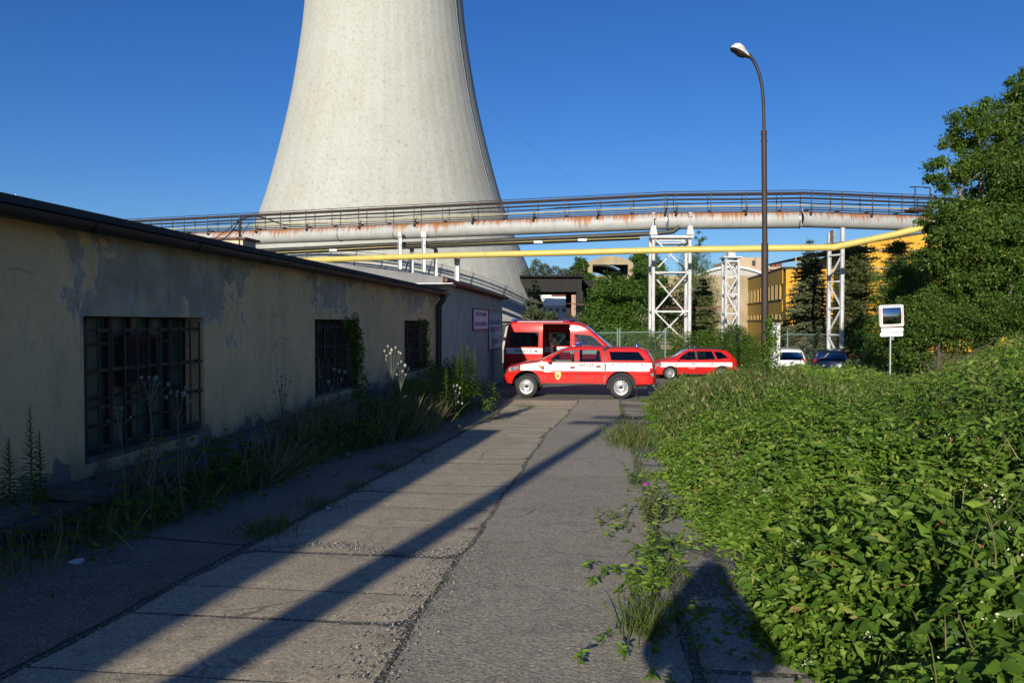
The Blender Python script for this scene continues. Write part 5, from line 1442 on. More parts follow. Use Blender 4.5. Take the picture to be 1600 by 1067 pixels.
# ---------------------------------------------------------------- pickup
pz = atz(905, 28.3, 0); pz.z = g(pz.x, pz.y) + .02
st = (.965, 1.255)
def pk_mat(x, z):
    if z < .45: return 2
    if st[0] < z < st[1] and -2.58 < x < 2.02 and z < 1.33 - .0 * x: return 1
    return 0
pk = Car('pickup_truck', 'red and white fire service pickup with double cab and hard canopy, nearest vehicle', 'pickup truck', pz, HDG_L - R(8), dict(
    W=.925, xn=1.7, xf=2.66, xt=-2.2, xr=-2.66, kn=.20, ktail=.07, zb=1.27, tum=.26, tum2=.25, zcr=.90, crease=.014, flare=.035,
    wheels=[(1.80, .45, .52), (-1.50, .45, .52)], rw=.40, tw=.26, rimtype='steel', sill=.49, floor=.62, round=.05, crown=.025, bulge=.11, top_z=1.82,
    top=[(-2.62, .52), (-2.64, .66), (-2.63, 1.02), (-2.60, 1.30), (-2.36, 1.70), (-2.0, 1.775), (-.975, 1.765), (-.965, 1.70), (-.925, 1.70), (-.915, 1.79), (-.2, 1.81), (.20, 1.79), (.55, 1.71), (1.36, 1.30), (1.95, 1.225), (2.40, 1.10), (2.56, .96), (2.63, .74), (2.66, .60), (2.60, .49)],
    tags=['p:tailgate:red', 'p:tailgate:red', 'p:tailgate:red', 'glass:canopy_rear_window:tinted', 'p:canopy_roof:red', 'p:canopy_roof:red', 'p:cab_gap:plastic', 'p:cab_gap:plastic', 'p:cab_gap:plastic', 'p:roof:red', 'p:roof:red', 'p:roof:red', 'glass:windscreen:glass', 'p:bonnet:red', 'p:bonnet:red', 'p:bonnet:red', 'p:grille:plastic', 'p:front_bumper:red', 'p:front_bumper:red'],
    paint='red', mats=[MT['red'], MT['white'], MT['plastic']], mat=pk_mat, stripe=st, xcuts=(2.02, -2.58),
    holes=[('glass', [(.12, 1.275), (1.08, 1.275), (.84, 1.47), (.52, 1.645), (.12, 1.695)]), ('glass', [(-.82, 1.29), (-.06, 1.275), (-.06, 1.695), (-.76, 1.69)]),
           ('tinted', [(-2.33, 1.335), (-1.16, 1.335), (-1.09, 1.63), (-2.10, 1.63)])],
    doors=[('front_door', .03, 1.14), ('rear_door', -.92, .03)], doortop=1.70, seams=[(1.14, 1.27), (.03, 1.70), (-.90, 1.66), (-.955, 1.76, 0, .024)]))
pk.build()
seats(pk, (.45, -.35), .70, .9)
mb = MB(); mb.box((1.15, 0, 1.12), (.5, 1.5, .22)); mb.build('dashboard', MT['seat'], pk.t, bevel=.04)
mb = MB(); mb.box((-1.7, 0, .80), (1.4, 1.5, .9)); mb.build('load_box', MT['seat'], pk.t)
for sd in (1, -1):
    mirror(pk, .98, 1.33, sd, 'red', 1.1); handle(pk, .18, 1.08, sd); handle(pk, -.72, 1.12, sd)
    side_patch(pk, 'headlight', [(2.10, .98), (2.42, .90), (2.46, 1.02), (2.38, 1.08), (2.06, 1.12)], sd, 'clear', .01)
    tl = side_patch(pk, 'tail_light', [(-2.48, 1.07), (-2.60, 1.07), (-2.62, .70), (-2.52, .74), (-2.46, .90)], sd, 'redlens', .012)
    side_patch(pk, 'reversing_lens', [(-2.49, .90), (-2.61, .90), (-2.615, .76), (-2.54, .78)], sd, 'clear', .016, tl)
    side_patch(pk, 'fender_vent', [(1.40, 1.13), (1.18, 1.13), (1.18, .99), (1.24, .99)], sd, 'plastic', .010)
    side_patch(pk, 'side_indicator', [(1.36, 1.10), (1.24, 1.10), (1.24, 1.03)], sd, 'orange', .014)
    side_patch(pk, 'rocker_trim', [(-.94, .495), (1.24, .495), (1.24, .53), (-.94, .53)], sd, 'plastic', .012)
    for x in (-1.22, -1.72, -2.22): side_patch(pk, 'canopy_latch', [(x - .035, 1.22), (x + .035, 1.22), (x + .03, 1.18), (x - .03, 1.18)], sd, 'plastic', .014)
    side_patch(pk, 'canopy_trim', [(-1.28, 1.27), (-1.0, 1.27), (-1.0, 1.30), (-1.28, 1.30)], sd, 'plastic', .012)
    shield(pk, .69, .80, 1.15, sd)
text_side(pk, 'VEA-L2Z', -.29, 1.17, .15, 1, MT['plastic'], 1.0)
for sd in (1, -1): side_patch(pk, 'door_pillar', [(-.055, 1.29), (.115, 1.29), (.115, 1.69), (-.055, 1.69)], sd, 'plastic', .004)
MT['smalltext'] = MT['grey_steel']
text_side(pk, 'HASIČSKÝ ZÁCHRANNÝ SBOR', .60, 1.205, .040, 1, MT['grey_steel'], 1.2); text_side(pk, 'PODNIKU', .60, 1.15, .040, 1, MT['grey_steel'], 1.2)
mb = MB(); mb.box((.02, 0, 1.835), (.18, 1.05, .035)); mb.build('light_bar', MT['plastic'], pk.t, bevel=.01)
for y in (-.40, .40): 
    mb = MB(); mb.box((.02, y, 1.885), (.17, .30, .085)); mb.build('blue_lens', MT['bluelens'], pk.t, bevel=.02)
beacon(pk.t, -2.05, .25, 1.775, .065, .13)
mb = MB(); mb.tube([(-2.6, 0, .47), (-2.78, 0, .44), (-2.80, 0, .52)], .022, 8); mb.tube([(-2.80, 0, .50), (-2.80, 0, .55)], .03, 8); mb.build('tow_hook', MT['plastic'], pk.t)
mb = MB(); mb.box((-2.62, 0, .47), (.14, 1.7, .12)); mb.build('rear_bumper', MT['plastic'], pk.t, bevel=.02)
for y in (-.75, .75):
    mb = MB(); mb.box((-2.03, y, .28), (.015, .24, .36)); mb.build('mud_flap', MT['rubber'], pk.t)

# ---------------------------------------------------------------- van
vz = atz(889, 36.6, 0); vz.z = g(vz.x, vz.y) + .01
stv = (1.34, 1.60)
VT = 2.83
def vn_mat(x, z):
    if z < .62: return 2
    return 1 if stv[0] < z < stv[1] and -2.85 < x < 1.9 else 0
vhr = [('tinted', [(-2.68, 1.66), (-1.32, 1.66), (-1.30, 2.28), (-1.36, 2.33), (-2.58, 2.33), (-2.66, 2.28)]),
      (None, [(-1.12, .60), (.14, .60), (.14, 2.60), (.06, 2.68), (-1.12, 2.68)]),
      ('glass', [(.34, 1.66), (1.78, 1.50), (1.30, 2.02), (1.05, 2.18), (.34, 2.24)])]
vhl = [vhr[0], ('glass', [(-1.05, 1.66), (.10, 1.66), (.10, 2.28), (-1.05, 2.28)]), vhr[2]]
vn = Car('fire_van', 'tall red fire service van with open sliding door, parked behind the pickup', 'van', vz, PSI - R(9), dict(
    W=1.02, xn=2.0, xf=2.95, xt=-2.5, xr=-2.95, kn=.24, ktail=.07, zb=1.65, tum=.07, tum2=.05, zcr=1.1, crease=.010, flare=.02,
    wheels=[(2.0, .36, .42), (-1.70, .36, .42)], rw=.345, tw=.23, rimtype='steel', sill=.38, floor=.60, round=.09, crown=.05, bulge=.10, top_z=2.85,
    top=[(-2.93, .40), (-2.94, .7), (-2.92, 1.60), (-2.88, 1.75), (-2.74, 2.60), (-2.60, VT - .04), (-2.2, VT), (.0, VT), (.55, VT - .10), (.95, 2.55), (2.12, 1.50), (2.72, 1.18), (2.90, .92), (2.95, .62), (2.90, .38)],
    tags=['p:rear_bumper:plastic', 'p:rear_door:red', 'p:rear_door:red', 'glass:rear_window:tinted', 'p:roof:red', 'p:roof:red', 'p:roof:red', 'p:roof:red', 'p:roof:red', 'glass:windscreen:glass', 'p:bonnet:red', 'p:grille:plastic', 'p:front_bumper:plastic', 'p:front_bumper:plastic'],
    paint='red', mats=[MT['red'], MT['white'], MT['plastic']], mat=vn_mat, stripe=stv, xcuts=(-2.85, 1.9), holes=(vhl, vhr),
    doors=[('front_door', .24, 1.62)], doortop=2.3, seams=[(.24, 2.3), (1.62, 1.5), (-1.2, 2.6)]))
vn.build(); seats(vn, (.9, -.45), .85, 1, hb=.7)
mb = MB(); mb.box((-.55, 0, .63), (4.2, 1.84, .05)); mb.box((-1.25, .2, 1.5), (.05, 1.2, 1.7)); mb.box((1.75, 0, 1.25), (.5, 1.7, .3)); mb.build('cabin_floor', MT['seat'], vn.t)
for sd in (1, -1):
    mirror(vn, 1.62, 1.62, sd, 'plastic', 1.3)
    side_patch(vn, 'tail_light', [(-2.90, 1.0), (-2.80, 1.0), (-2.80, 1.5), (-2.90, 1.55)], sd, 'redlens', .012)
    handle(vn, -1.42, 1.46, sd); handle(vn, .45, 1.46, sd)
    side_patch(vn, 'headlight', [(2.35, .98), (2.72, .92), (2.55, 1.15), (2.28, 1.25)], sd, 'clear', .01)
mb = MB(); mb.tube([(-1.1, -.93, 2.70), (.2, -.93, 2.70)], .02, 6); mb.build('door_track', MT['plastic'], vn.t)
side_patch(vn, 'side_marker', [(-2.6, .86), (-2.48, .86), (-2.48, .91), (-2.6, .91)], -1, 'orange', .012)
text_side(vn, 'DA-L1Z', -2.0, 1.47, .21, -1, MT['plastic'], 1.15)
mb = MB(); mb.box((.15, 0, VT + .06), (.22, 1.5, .07)); mb.build('light_bar', MT['bluelens'], vn.t, bevel=.02)
mb = MB(); mb.box((-2.45, -.2, VT + .05), (.30, 1.2, .08)); mb.build('rear_light_bar', MT['bluelens'], vn.t, bevel=.02)
mb = MB(); mb.tube([(-2.3, -.86, VT - .03), (-.2, -.86, VT - .03)], .025, 6); mb.build('roof_rail', MT['white_steel'], vn.t)

# ---------------------------------------------------------------- estate car
ez = atz(1081, 39.3, 0); ez.z = g(ez.x, ez.y) + .01
ste = (.62, .84)
def es_mat(x, z):
    if z < .27: return 2
    return 1 if ste[0] < z < ste[1] and -1.80 < x < 1.74 else 0
def estate_spec(paint, mats, matf, stripe):
    return dict(W=.87, xn=1.2, xf=2.13, xt=-1.5, xr=-2.13, kn=.22, ktail=.14, zb=.93, tum=.42, tum2=.10, zcr=.80, crease=.008, flare=.02,
    wheels=[(1.27, .315, .365), (-1.27, .315, .365)], rw=.31, tw=.20, rimtype='spoke', sill=.24, floor=.42, round=.045, crown=.03, bulge=.13, top_z=1.50,
    top=[(-2.08, .28), (-2.13, .50), (-2.10, .70), (-2.02, .97), (-1.66, 1.36), (-1.55, 1.42), (-1.0, 1.455), (.0, 1.47), (.42, 1.44), (1.16, 1.02), (1.75, .91), (2.02, .76), (2.11, .52), (2.08, .22)],
    tags=['p:rear_bumper:' + paint, 'p:rear_bumper:' + paint, 'p:tailgate:' + paint, 'glass:rear_window:tinted', 'p:spoiler:' + paint, 'p:roof:' + paint, 'p:roof:' + paint, 'p:roof:' + paint, 'glass:windscreen:glass', 'p:bonnet:' + paint, 'p:bonnet:' + paint, 'p:grille:plastic', 'p:front_bumper:' + paint],
    paint=paint, mats=mats, mat=matf, stripe=stripe, xcuts=(-1.80, 1.74),
    holes=[('glass', [(-.02, .965), (.92, .955), (.62, 1.20), (.34, 1.355), (.02, 1.385)]), ('glass', [(-.98, .985), (-.09, .965), (-.09, 1.385), (-.84, 1.375)]), ('tinted', [(-1.62, 1.06), (-1.07, .985), (-.93, 1.365), (-1.28, 1.335)])],
    doors=[('front_door', -.05, 1.02), ('rear_door', -1.0, -.05)], doortop=1.375, seams=[(1.02, .95), (-.05, 1.40), (-1.0, .97)])
es = Car('estate_car', 'small red and white fire service estate car half behind the brambles', 'estate car', ez, HDG_L + R(1), estate_spec('red', [MT['red'], MT['white'], MT['plastic']], es_mat, ste))
es.build(); seats(es, (.15, -.8), .36, .8, hb=.58)
for sd in (1, -1):
    mirror(es, .88, .99, sd, 'red', .85); 
    for x in (.12, -.80): 
        o = side_patch(es, 'door_handle', [(x - .09, .765), (x + .09, .765), (x + .09, .80), (x - .09, .80)], sd, 'red', .02)
    side_patch(es, 'headlight', [(1.66, .70), (1.98, .62), (1.98, .76), (1.72, .84)], sd, 'clear', .01)
    side_patch(es, 'tail_light', [(-1.74, .88), (-2.02, .92), (-2.06, .66), (-1.82, .70)], sd, 'redlens', .01)
    shield(es, .95, .735, .55, sd)
    mb = MB(); mb.tube([(.35, sd * .60, 1.50), (.25, sd * .60, 1.525), (-1.2, sd * .60, 1.50), (-1.3, sd * .60, 1.46)], .018, 6); mb.build('roof_rail', MT['plastic'], es.t)
for sd in (1, -1): side_patch(es, 'door_pillar', [(-.085, .97), (-.025, .97), (.015, 1.38), (-.085, 1.38)], sd, 'plastic', .004)
beacon(es.t, -.15, 0, 1.49, .045, .10); text_side(es, 'hasiči', .2, .56, .06, 1, MT['white'], 2.2)

# ---------------------------------------------------------------- two parked cars seen from behind
def pl1(x, z): return 2 if z < .27 else 0
sp = estate_spec('wcar', [MT['wcar'], MT['wcar'], MT['plastic']], pl1, (.62, .84)); sp['W'] = .84
p = atz(1229, 43, 0); p.z = -.16
wc = Car('hatchback_car', 'white hatchback seen from behind over the brambles, beside the lamp post', 'car', p, PSI + math.pi / 2 - R(14), sp); wc.build(); seats(wc, (.15, -.8), .36, .8)
def rear_kit(c, blue=False):
    for sd in (1, -1):
        mb = MB(); mb.box((-2.03, sd * .64, .83), (.10, .18, .26)); mb.build('tail_light', MT['redlens'], c.t, bevel=.02)
        mirror(c, .88, .99, sd, c.s['paint'], .85)
    mb = MB(); mb.box((-2.21, 0, .62), (.02, .50, .11)); mb.build('number_plate', MT['plate'], c.t)
    mb = MB(); mb.box((-2.12, 0, .86), (.05, .60, .03)); mb.build('boot_trim', MT['chrome'], c.t)
rear_kit(wc)
sp = estate_spec('bluecar', [MT['bluecar'], MT['bluecar'], MT['plastic']], pl1, (.62, .84)); sp['rimtype'] = 'spoke'
p = atz(1309, 42, 0); p.z = -.18
bc = Car('hatchback_car', 'dark blue car seen from behind, right of the white one', 'car', p, PSI + math.pi / 2 - R(34), sp); bc.build(); seats(bc, (.15, -.8), .36, .8); rear_kit(bc)
# ================================================================== VEGETATION
G1 = [(0, (.018, .045, .008)), (.35, (.035, .085, .012)), (.7, (.065, .13, .018)), (1, (.12, .19, .035))]
MT['bramble'] = M_leaf('bramble_leaf', [(0, (.030, .072, .010)), (.35, (.070, .150, .014)), (.66, (.135, .235, .024)), (.90, (.23, .33, .050)), (1, (.34, .30, .09))], .38, .55)
MT['nettle'] = M_leaf('nettle_leaf', [(0, (.060, .095, .020)), (.5, (.12, .17, .035)), (1, (.22, .25, .075))], .35, .6)
MT['treeleaf'] = M_leaf('tree_leaf', [(0, (.036, .068, .010)), (.5, (.066, .125, .016)), (1, (.135, .20, .038))], .35, .5)
MT['ashleaf'] = M_leaf('ash_leaf', [(0, (.028, .068, .010)), (.5, (.060, .125, .016)), (1, (.11, .19, .028))], .30, .5)
MT['spruce'] = M_leaf('spruce_needles', [(0, (.036, .050, .024)), (.5, (.072, .092, .042)), (1, (.14, .155, .07))], .08, .6)
MT['pine'] = M_leaf('pine_needles', [(0, (.038, .056, .018)), (.5, (.080, .10, .030)), (1, (.14, .155, .045))], .12, .6)
MT['grass'] = M_leaf('grass_blades', [(0, (.035, .065, .012)), (.6, (.075, .11, .022)), (.85, (.14, .15, .04)), (1, (.26, .22, .11))], .3, .6)
MT['drygrass'] = M_leaf('dry_grass', [(0, (.10, .085, .04)), (.6, (.20, .165, .085)), (1, (.32, .27, .16))], .25, .7)
MT['deadleaf'] = M_leaf('dry_leaf', [(0, (.10, .055, .02)), (.5, (.22, .13, .04)), (1, (.34, .26, .08))], .2, .7)
MT['lightleaf'] = M_leaf('fresh_leaf', [(0, (.05, .11, .015)), (.5, (.09, .17, .022)), (1, (.16, .24, .04))], .35, .5)
MT['stem'] = M_surf('green_stem', (.06, .09, .025), (.09, .10, .035), .7, bump=0)
MT['cane'] = M_surf('bramble_cane', (.12, .17, .04), (.16, .12, .05), .6, scale=9, bump=0)
MT['flower'] = M_surf('cream_flower', (.62, .60, .42), (.50, .48, .33), .7, scale=30, bump=0)
MT['pinkdry'] = M_surf('dull_pink_flower', (.30, .12, .12), (.35, .04, .04), .8, scale=30, bump=0)
MT['purple'] = M_surf('purple_flower', (.45, .04, .45), (.35, .03, .40), .6, bump=0)
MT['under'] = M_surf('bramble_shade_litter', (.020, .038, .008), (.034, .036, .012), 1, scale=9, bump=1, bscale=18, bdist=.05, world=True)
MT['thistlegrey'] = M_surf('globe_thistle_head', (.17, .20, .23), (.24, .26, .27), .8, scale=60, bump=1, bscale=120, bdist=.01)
MT['thistlelit'] = M_surf('sunlit_thistle_head', (.30, .30, .25), (.40, .39, .33), .8, scale=60, bump=0)  # brighter copy of the head colour, sunlight painted in
MT['thistlestem'] = M_surf('pale_thistle_stem', (.15, .15, .12), (.10, .11, .08), .8, bump=0)

def edgeX(Y):
    Y = np.asarray(Y, float)
    return np.interp(Y, [0, 4, 6.5, 9, 12, 14, 18, 22, 27, 30, 33, 40], [.98, 1.02, 1.12, 1.04, 1.13, 1.32, 1.5, 1.62, 1.9, 2.6, 4.8, 9.5]) + .10 * np.sin(Y * 2.3) + .07 * np.sin(Y * 5.1 + 1)
def ch(X, Y):
    """height of the bramble canopy above ground"""
    X = np.asarray(X, float); Y = np.asarray(Y, float)
    d = X - edgeX(Y)
    e = np.clip(d, 0, None)
    h = .06 + .70 * (1 - np.exp(-e / .75)) * np.interp(Y, [0, 8, 20, 27, 31, 35], [1.0, 1.1, 1.1, .85, .6, .4])
    h = h + .25 * sm(.5, 3.5, d) * sm(7, 16, Y)
    q = X - .36 * Y
    h = h + (.72 * sm(.2, 2.6, q)) * sm(5.0, 10.5, Y) * (1 - .55 * sm(16, 26, Y))
    h = h + (.12 * np.sin(X * .9 - .5 * Y + 2) + .18 * np.sin(X * 2.1 + .6 * Y) * np.sin(Y * 1.3 - .8 * X) + .08 * np.sin(X * 5.3 + 2) * np.sin(Y * 4.7) + .06 * np.sin(1.9 * Y + 3 * X)) * sm(0, .8, e)
    h = h + (.07 * np.sin(X * 9.1 + 3 * np.sin(Y * 1.7)) * np.sin(Y * 8.3 + 2 * np.sin(X * 2.3)) + .05 * np.sin(X * 14 - 4 * Y)) * sm(0, .4, e)
    return np.where(d > -.02, h, 0) * (1 - .8 * sm(33, 40, Y))
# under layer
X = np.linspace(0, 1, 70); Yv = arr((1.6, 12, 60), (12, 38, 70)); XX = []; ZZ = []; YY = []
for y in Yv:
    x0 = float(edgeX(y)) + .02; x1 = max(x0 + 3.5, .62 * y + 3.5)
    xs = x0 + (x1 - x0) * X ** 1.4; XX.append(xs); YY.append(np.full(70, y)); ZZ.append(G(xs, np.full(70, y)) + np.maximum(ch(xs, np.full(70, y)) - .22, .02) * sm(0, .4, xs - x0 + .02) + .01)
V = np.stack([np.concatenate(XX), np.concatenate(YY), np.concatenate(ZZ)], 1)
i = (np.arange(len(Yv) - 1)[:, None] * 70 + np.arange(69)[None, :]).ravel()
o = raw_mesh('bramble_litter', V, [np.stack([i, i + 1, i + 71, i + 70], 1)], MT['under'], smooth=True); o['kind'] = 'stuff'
def canopy_pts(n, y0, y1, power=1.0, spread=.62, pad=2.2, zlo=-.20, zhi=.07):
    y = y0 + (y1 - y0) * rng.uniform(0, 1, n) ** power; x0 = edgeX(y); x1 = spread * y + pad
    x = x0 - .03 + (np.maximum(x1, x0 + .5) - x0) * rng.uniform(0, 1, n) ** 1.15
    m = x < .56 * y + 1.4
    x, y = x[m], y[m]
    h = ch(x, y); z = G(x, y) + np.maximum(h + rng.uniform(zlo, zhi, len(x)), .02)
    return np.stack([x, y, z], 1)
def leafset(fo, P, size, tmpl, mi, tb=(0, 1), tilt=.55, cluster=1, spread=0.0, bright=None):
    """cluster leaflets fan out from each point"""
    n = len(P)
    for c in range(cluster):
        D = rdir(n, -.85, .55); a = c * 2.2
        if cluster > 1:
            base = leafset.base if c else rdir(n, -.3, .2)
            leafset.base = base
            ang = (c - (cluster - 1) / 2) * 1.15
            D = np.stack([base[:, 0] * math.cos(ang) - base[:, 1] * math.sin(ang), base[:, 0] * math.sin(ang) + base[:, 1] * math.cos(ang), base[:, 2] - .12 * abs(ang)], 1)
        N = np.tile([[-.08, -.62, .85]], (n, 1)) + rng.normal(0, tilt, (n, 3))
        t = rng.uniform(tb[0], tb[1], n)
        # patches of differing species tone
        t = np.clip(t * .55 + .45 * (.5 + .5 * np.sin(P[:, 0] * 1.7 + 2 * np.sin(P[:, 1] * .9)) * np.cos(P[:, 1] * 1.1)) * (tb[1] - tb[0]) + tb[0] * .4, 0, 1)
        fo.add(P, D, N, size * rng.uniform(.6, 1.25, n), tmpl, t, rng.uniform(.8, 1.15, n), m=mi)
def patch(P, a, keep=.25):
    """keep points inside the patches of one species"""
    v = np.sin(P[:, 0] * 1.3 + a + 1.5 * np.sin(P[:, 1] * .55 + a)) * np.cos(P[:, 1] * .8 - a + .7 * np.sin(P[:, 0] * 1.1)) + .35 * np.sin(P[:, 0] * 3.7 + a) * np.sin(P[:, 1] * 3.1 + a)
    return P[(v > 0) | (rng.uniform(0, 1, len(P)) < keep)]
fo = Foliage()
P = canopy_pts(36000, 1.9, 7.0, zlo=-.30, zhi=.10); leafset(fo, P[:len(P) // 2], .064, T_LEAF, 0, (.1, 1), .8); leafset(fo, patch(P[len(P) // 2: int(len(P) * .76)], 0), .092, T_LEAF, 0, (0, .6), .45, cluster=3); leafset(fo, patch(P[int(len(P) * .76):], 3.14), .054, T_LEAF, 0, (.3, 1), .6, cluster=3)
P = patch(canopy_pts(42000, 1.9, 7.5, zhi=.10), 2.6, .2); leafset(fo, P, .046, T_LEAF, 0, (.45, 1), .7)
P = canopy_pts(38000, 6.5, 13.0, zhi=.10); leafset(fo, P, .062, T_LEAF, 0, (.05, 1), .75)
P = patch(canopy_pts(9000, 6.5, 13.0, zlo=-.05, zhi=.12), 0); leafset(fo, P, .080, T_LEAF, 0, (0, .7), .5, cluster=3)
P = patch(canopy_pts(26000, 6.5, 16.0, zlo=-.05, zhi=.14), 2.6); leafset(fo, P, .042, T_SIMPLE, 0, (.5, 1), .7)
# grass and dry stems standing out of the mass
P = patch(canopy_pts(9000, 3.0, 34.0, 1.2, zlo=-.15, zhi=.0), 1.2, .1); n = len(P)
Q = patch(canopy_pts(30000, 2.0, 16.0, 1.1, zlo=-.16, zhi=.12), 5.1, .3); q_ = len(Q)
fo.add(Q, rdir(q_, -.7, .7), np.tile([[0., -.6, .8]], (q_, 1)) + rng.normal(0, .8, (q_, 3)), rng.uniform(.05, .12, q_), T_NARROW, rng.uniform(.1, 1, q_), rng.uniform(1.4, 2.4, q_))
Q = canopy_pts(26000, 14.0, 33.0, 1.0, zlo=-.05, zhi=.22); Q = Q[Q[:, 0] < edgeX(Q[:, 1]) + 3.2]; q_ = len(Q)
fo.add(Q, np.stack([rng.normal(0, .5, q_), rng.normal(0, .5, q_), np.ones(q_)], 1), rdir(q_), rng.uniform(.06, .16, q_), T_NARROW, rng.uniform(.2, 1, q_), rng.uniform(1.0, 2.0, q_), m=1)
fo.add(P, np.stack([rng.normal(0, .4, n), rng.normal(0, .4, n), np.ones(n)], 1), rdir(n, -.3, .3), rng.uniform(.12, .38, n), T_BLADE, rng.uniform(.3, 1, n), np.full(n, .6), m=1)
P = patch(canopy_pts(5000, 2.5, 30.0, 1.2, zlo=-.1, zhi=.04), 4.2, .15); leafset(fo, P, .06, T_LEAF, 2, (0, 1), .6)
P = canopy_pts(40000, 12.0, 22.0); leafset(fo, P, .065, T_SIMPLE, 0, (.2, 1), .65)
P = canopy_pts(42000, 20.0, 37.0, zlo=-.2, zhi=.16); leafset(fo, P, .09, T_SIMPLE, 0, (.25, 1), .7)
# ragged runners at the edge over the paving
y = rng.uniform(3.5, 27, 7000); x = edgeX(y) - np.abs(rng.normal(0, .16, 7000)) * (.6 + .8 * (np.sin(y * 3.1) > .2))
m_ = (y > 7.2) | (rng.uniform(0, 1, 7000) < .35); x, y = x[m_], y[m_]
leafset(fo, np.stack([x, y, G(x, y) + rng.uniform(.01, .09, len(x))], 1), .055, T_LEAF, 0, (.3, 1), .5)
tag(fo.build('bramble_thicket', [MT['bramble'], MT['grass'], MT['deadleaf']]), kind='stuff')
# pale flower sprays & dry seed heads
fo = Foliage(); C = []
for (px, py, zc, sp_) in ((1492, 940, 3.1, .035), (1462, 953, 3.1, .025), (1560, 958, 2.9, .05), (1515, 1000, 2.9, .05), (1413, 985, 3.3, .03), (1475, 1052, 2.8, .04), (1590, 890, 3.2, .04), (1360, 990, 3.4, .02), (1548, 765, 4.4, .05), (1580, 840, 3.6, .04), (1265, 1040, 3.2, .02)):
    c = at(px, py, zc); q = G(c.x, c.y) + ch(c.x, c.y) + .05
    s = 1.0
    # walk along the sight line to the canopy height
    for it in range(30):
        z2 = at(px, py, zc); hh = float(G(z2.x, z2.y) + ch(z2.x, z2.y) + .05)
        zc *= 1 + .5 * (z2.z - hh) / max(.3, (CAMZ - hh)); zc = min(max(zc, 2.0), 8)
    C.append((at(px, py, zc), sp_))
for _ in range(110):
    p = canopy_pts(1, 3, 26, 1.3, zlo=.02, zhi=.08)
    if len(p): C.append((Vector(p[0]), .035))
for c, sp_ in C:
    n = 26 if sp_ >= .03 else 20; D = rdir(n, -.1, 1); P = np.array(c)[None, :] + rng.normal(0, sp_, (n, 3)) * [1, 1, .6]
    fo.add(P, D, rdir(n), rng.uniform(.008, .018, n), T_SIMPLE, 0.5, m=0)
for _ in range(60):
    p = canopy_pts(1, 3.5, 14, 1.0, zlo=-.02, zhi=.04)
    if len(p):
        n = 22; fo.add(p + rng.normal(0, .022, (n, 3)), rdir(n), rdir(n), rng.uniform(.008, .018, n), T_SIMPLE, .5, m=1)
tag(fo.build('bramble_blossom', [MT['flower'], MT['pinkdry']]), kind='stuff')
# arching canes
mb = MB(); rr = random.Random(11)
for i in range(90):
    y = rr.uniform(3.2, 18) ; x = float(edgeX(y)) + rr.uniform(.1, .35 * y + .6); a = rr.uniform(0, 6.28); L = rr.uniform(.3, .8); pts = []
    for t in np.linspace(0, 1, 7):
        xx = x + math.cos(a) * L * t; yy = y + math.sin(a) * L * t
        pts.append((xx, yy, float(G(xx, yy) + ch(xx, yy)) - .05 + .10 * math.sin(math.pi * t)))
    mb.tube(pts, [.0035, .0035, .003, .003, .0025, .002, .0015], 5)
o = mb.build('bramble_canes', MT['cane']); o['kind'] = 'stuff'

# nettles and tall herbs at the right
fo = Foliage(); mb = MB(); rr = random.Random(21)
def herb(x, y, h, nodes, ls, mi, tb, lean=.1, tmpl=T_NARROW, droop=-.35, mb=mb, fo=fo, z0=None, stemr=.004, wsc=1.6):
    z = (float(G(x, y)) if z0 is None else z0); a = rr.uniform(0, 6.28); dx, dy = math.cos(a) * lean * h, math.sin(a) * lean * h
    P0 = Vector((x, y, z)); mb.tube([P0, P0 + Vector((dx * .3, dy * .3, h * .5)), P0 + Vector((dx, dy, h))], [stemr, stemr * .8, stemr * .4], 5)
    P = []; D = []; S_ = []
    for i in range(nodes):
        t = .25 + .75 * i / nodes; az = i * 1.57 + a; q = P0 + Vector((dx * t * t, dy * t * t, h * t))
        for s in (0, math.pi):
            P.append(q); D.append((math.cos(az + s), math.sin(az + s), droop + .9 * max(0, t - .8))); S_.append(ls * (1.15 - .75 * t))
    n = len(P); fo.add(np.array([tuple(p) for p in P]), np.array(D), np.tile([[0., 0, 1.]], (n, 1)) + rng.normal(0, .25, (n, 3)), np.array(S_), tmpl, rng.uniform(tb[0], tb[1], n), np.full(n, wsc), m=mi)
cnt = 0
while cnt < 900:
    y = rr.uniform(6.5, 24); x = rr.uniform(.28 * y + .6, .56 * y + 1.2)
    if x < float(edgeX(y)) + .4: continue
    hh = float(ch(x, y)); herb(x, y, hh + rr.uniform(.08, .34), 13, .15, 0, (.2, 1), stemr=.003, wsc=2.0); cnt += 1
for _ in range(500):
    y = rr.uniform(20, 36); x = rr.uniform(float(edgeX(y)) + .4, .56 * y + 1)
    herb(x, y, float(ch(x, y)) + rr.uniform(.05, .28), 8, .11, 0, (.2, 1), stemr=.006)
o = fo.build('nettle_leaves', [MT['nettle']]); o['kind'] = 'stuff'; o = mb.build('nettle_stems', MT['stem'], fixn=False); o['kind'] = 'stuff'

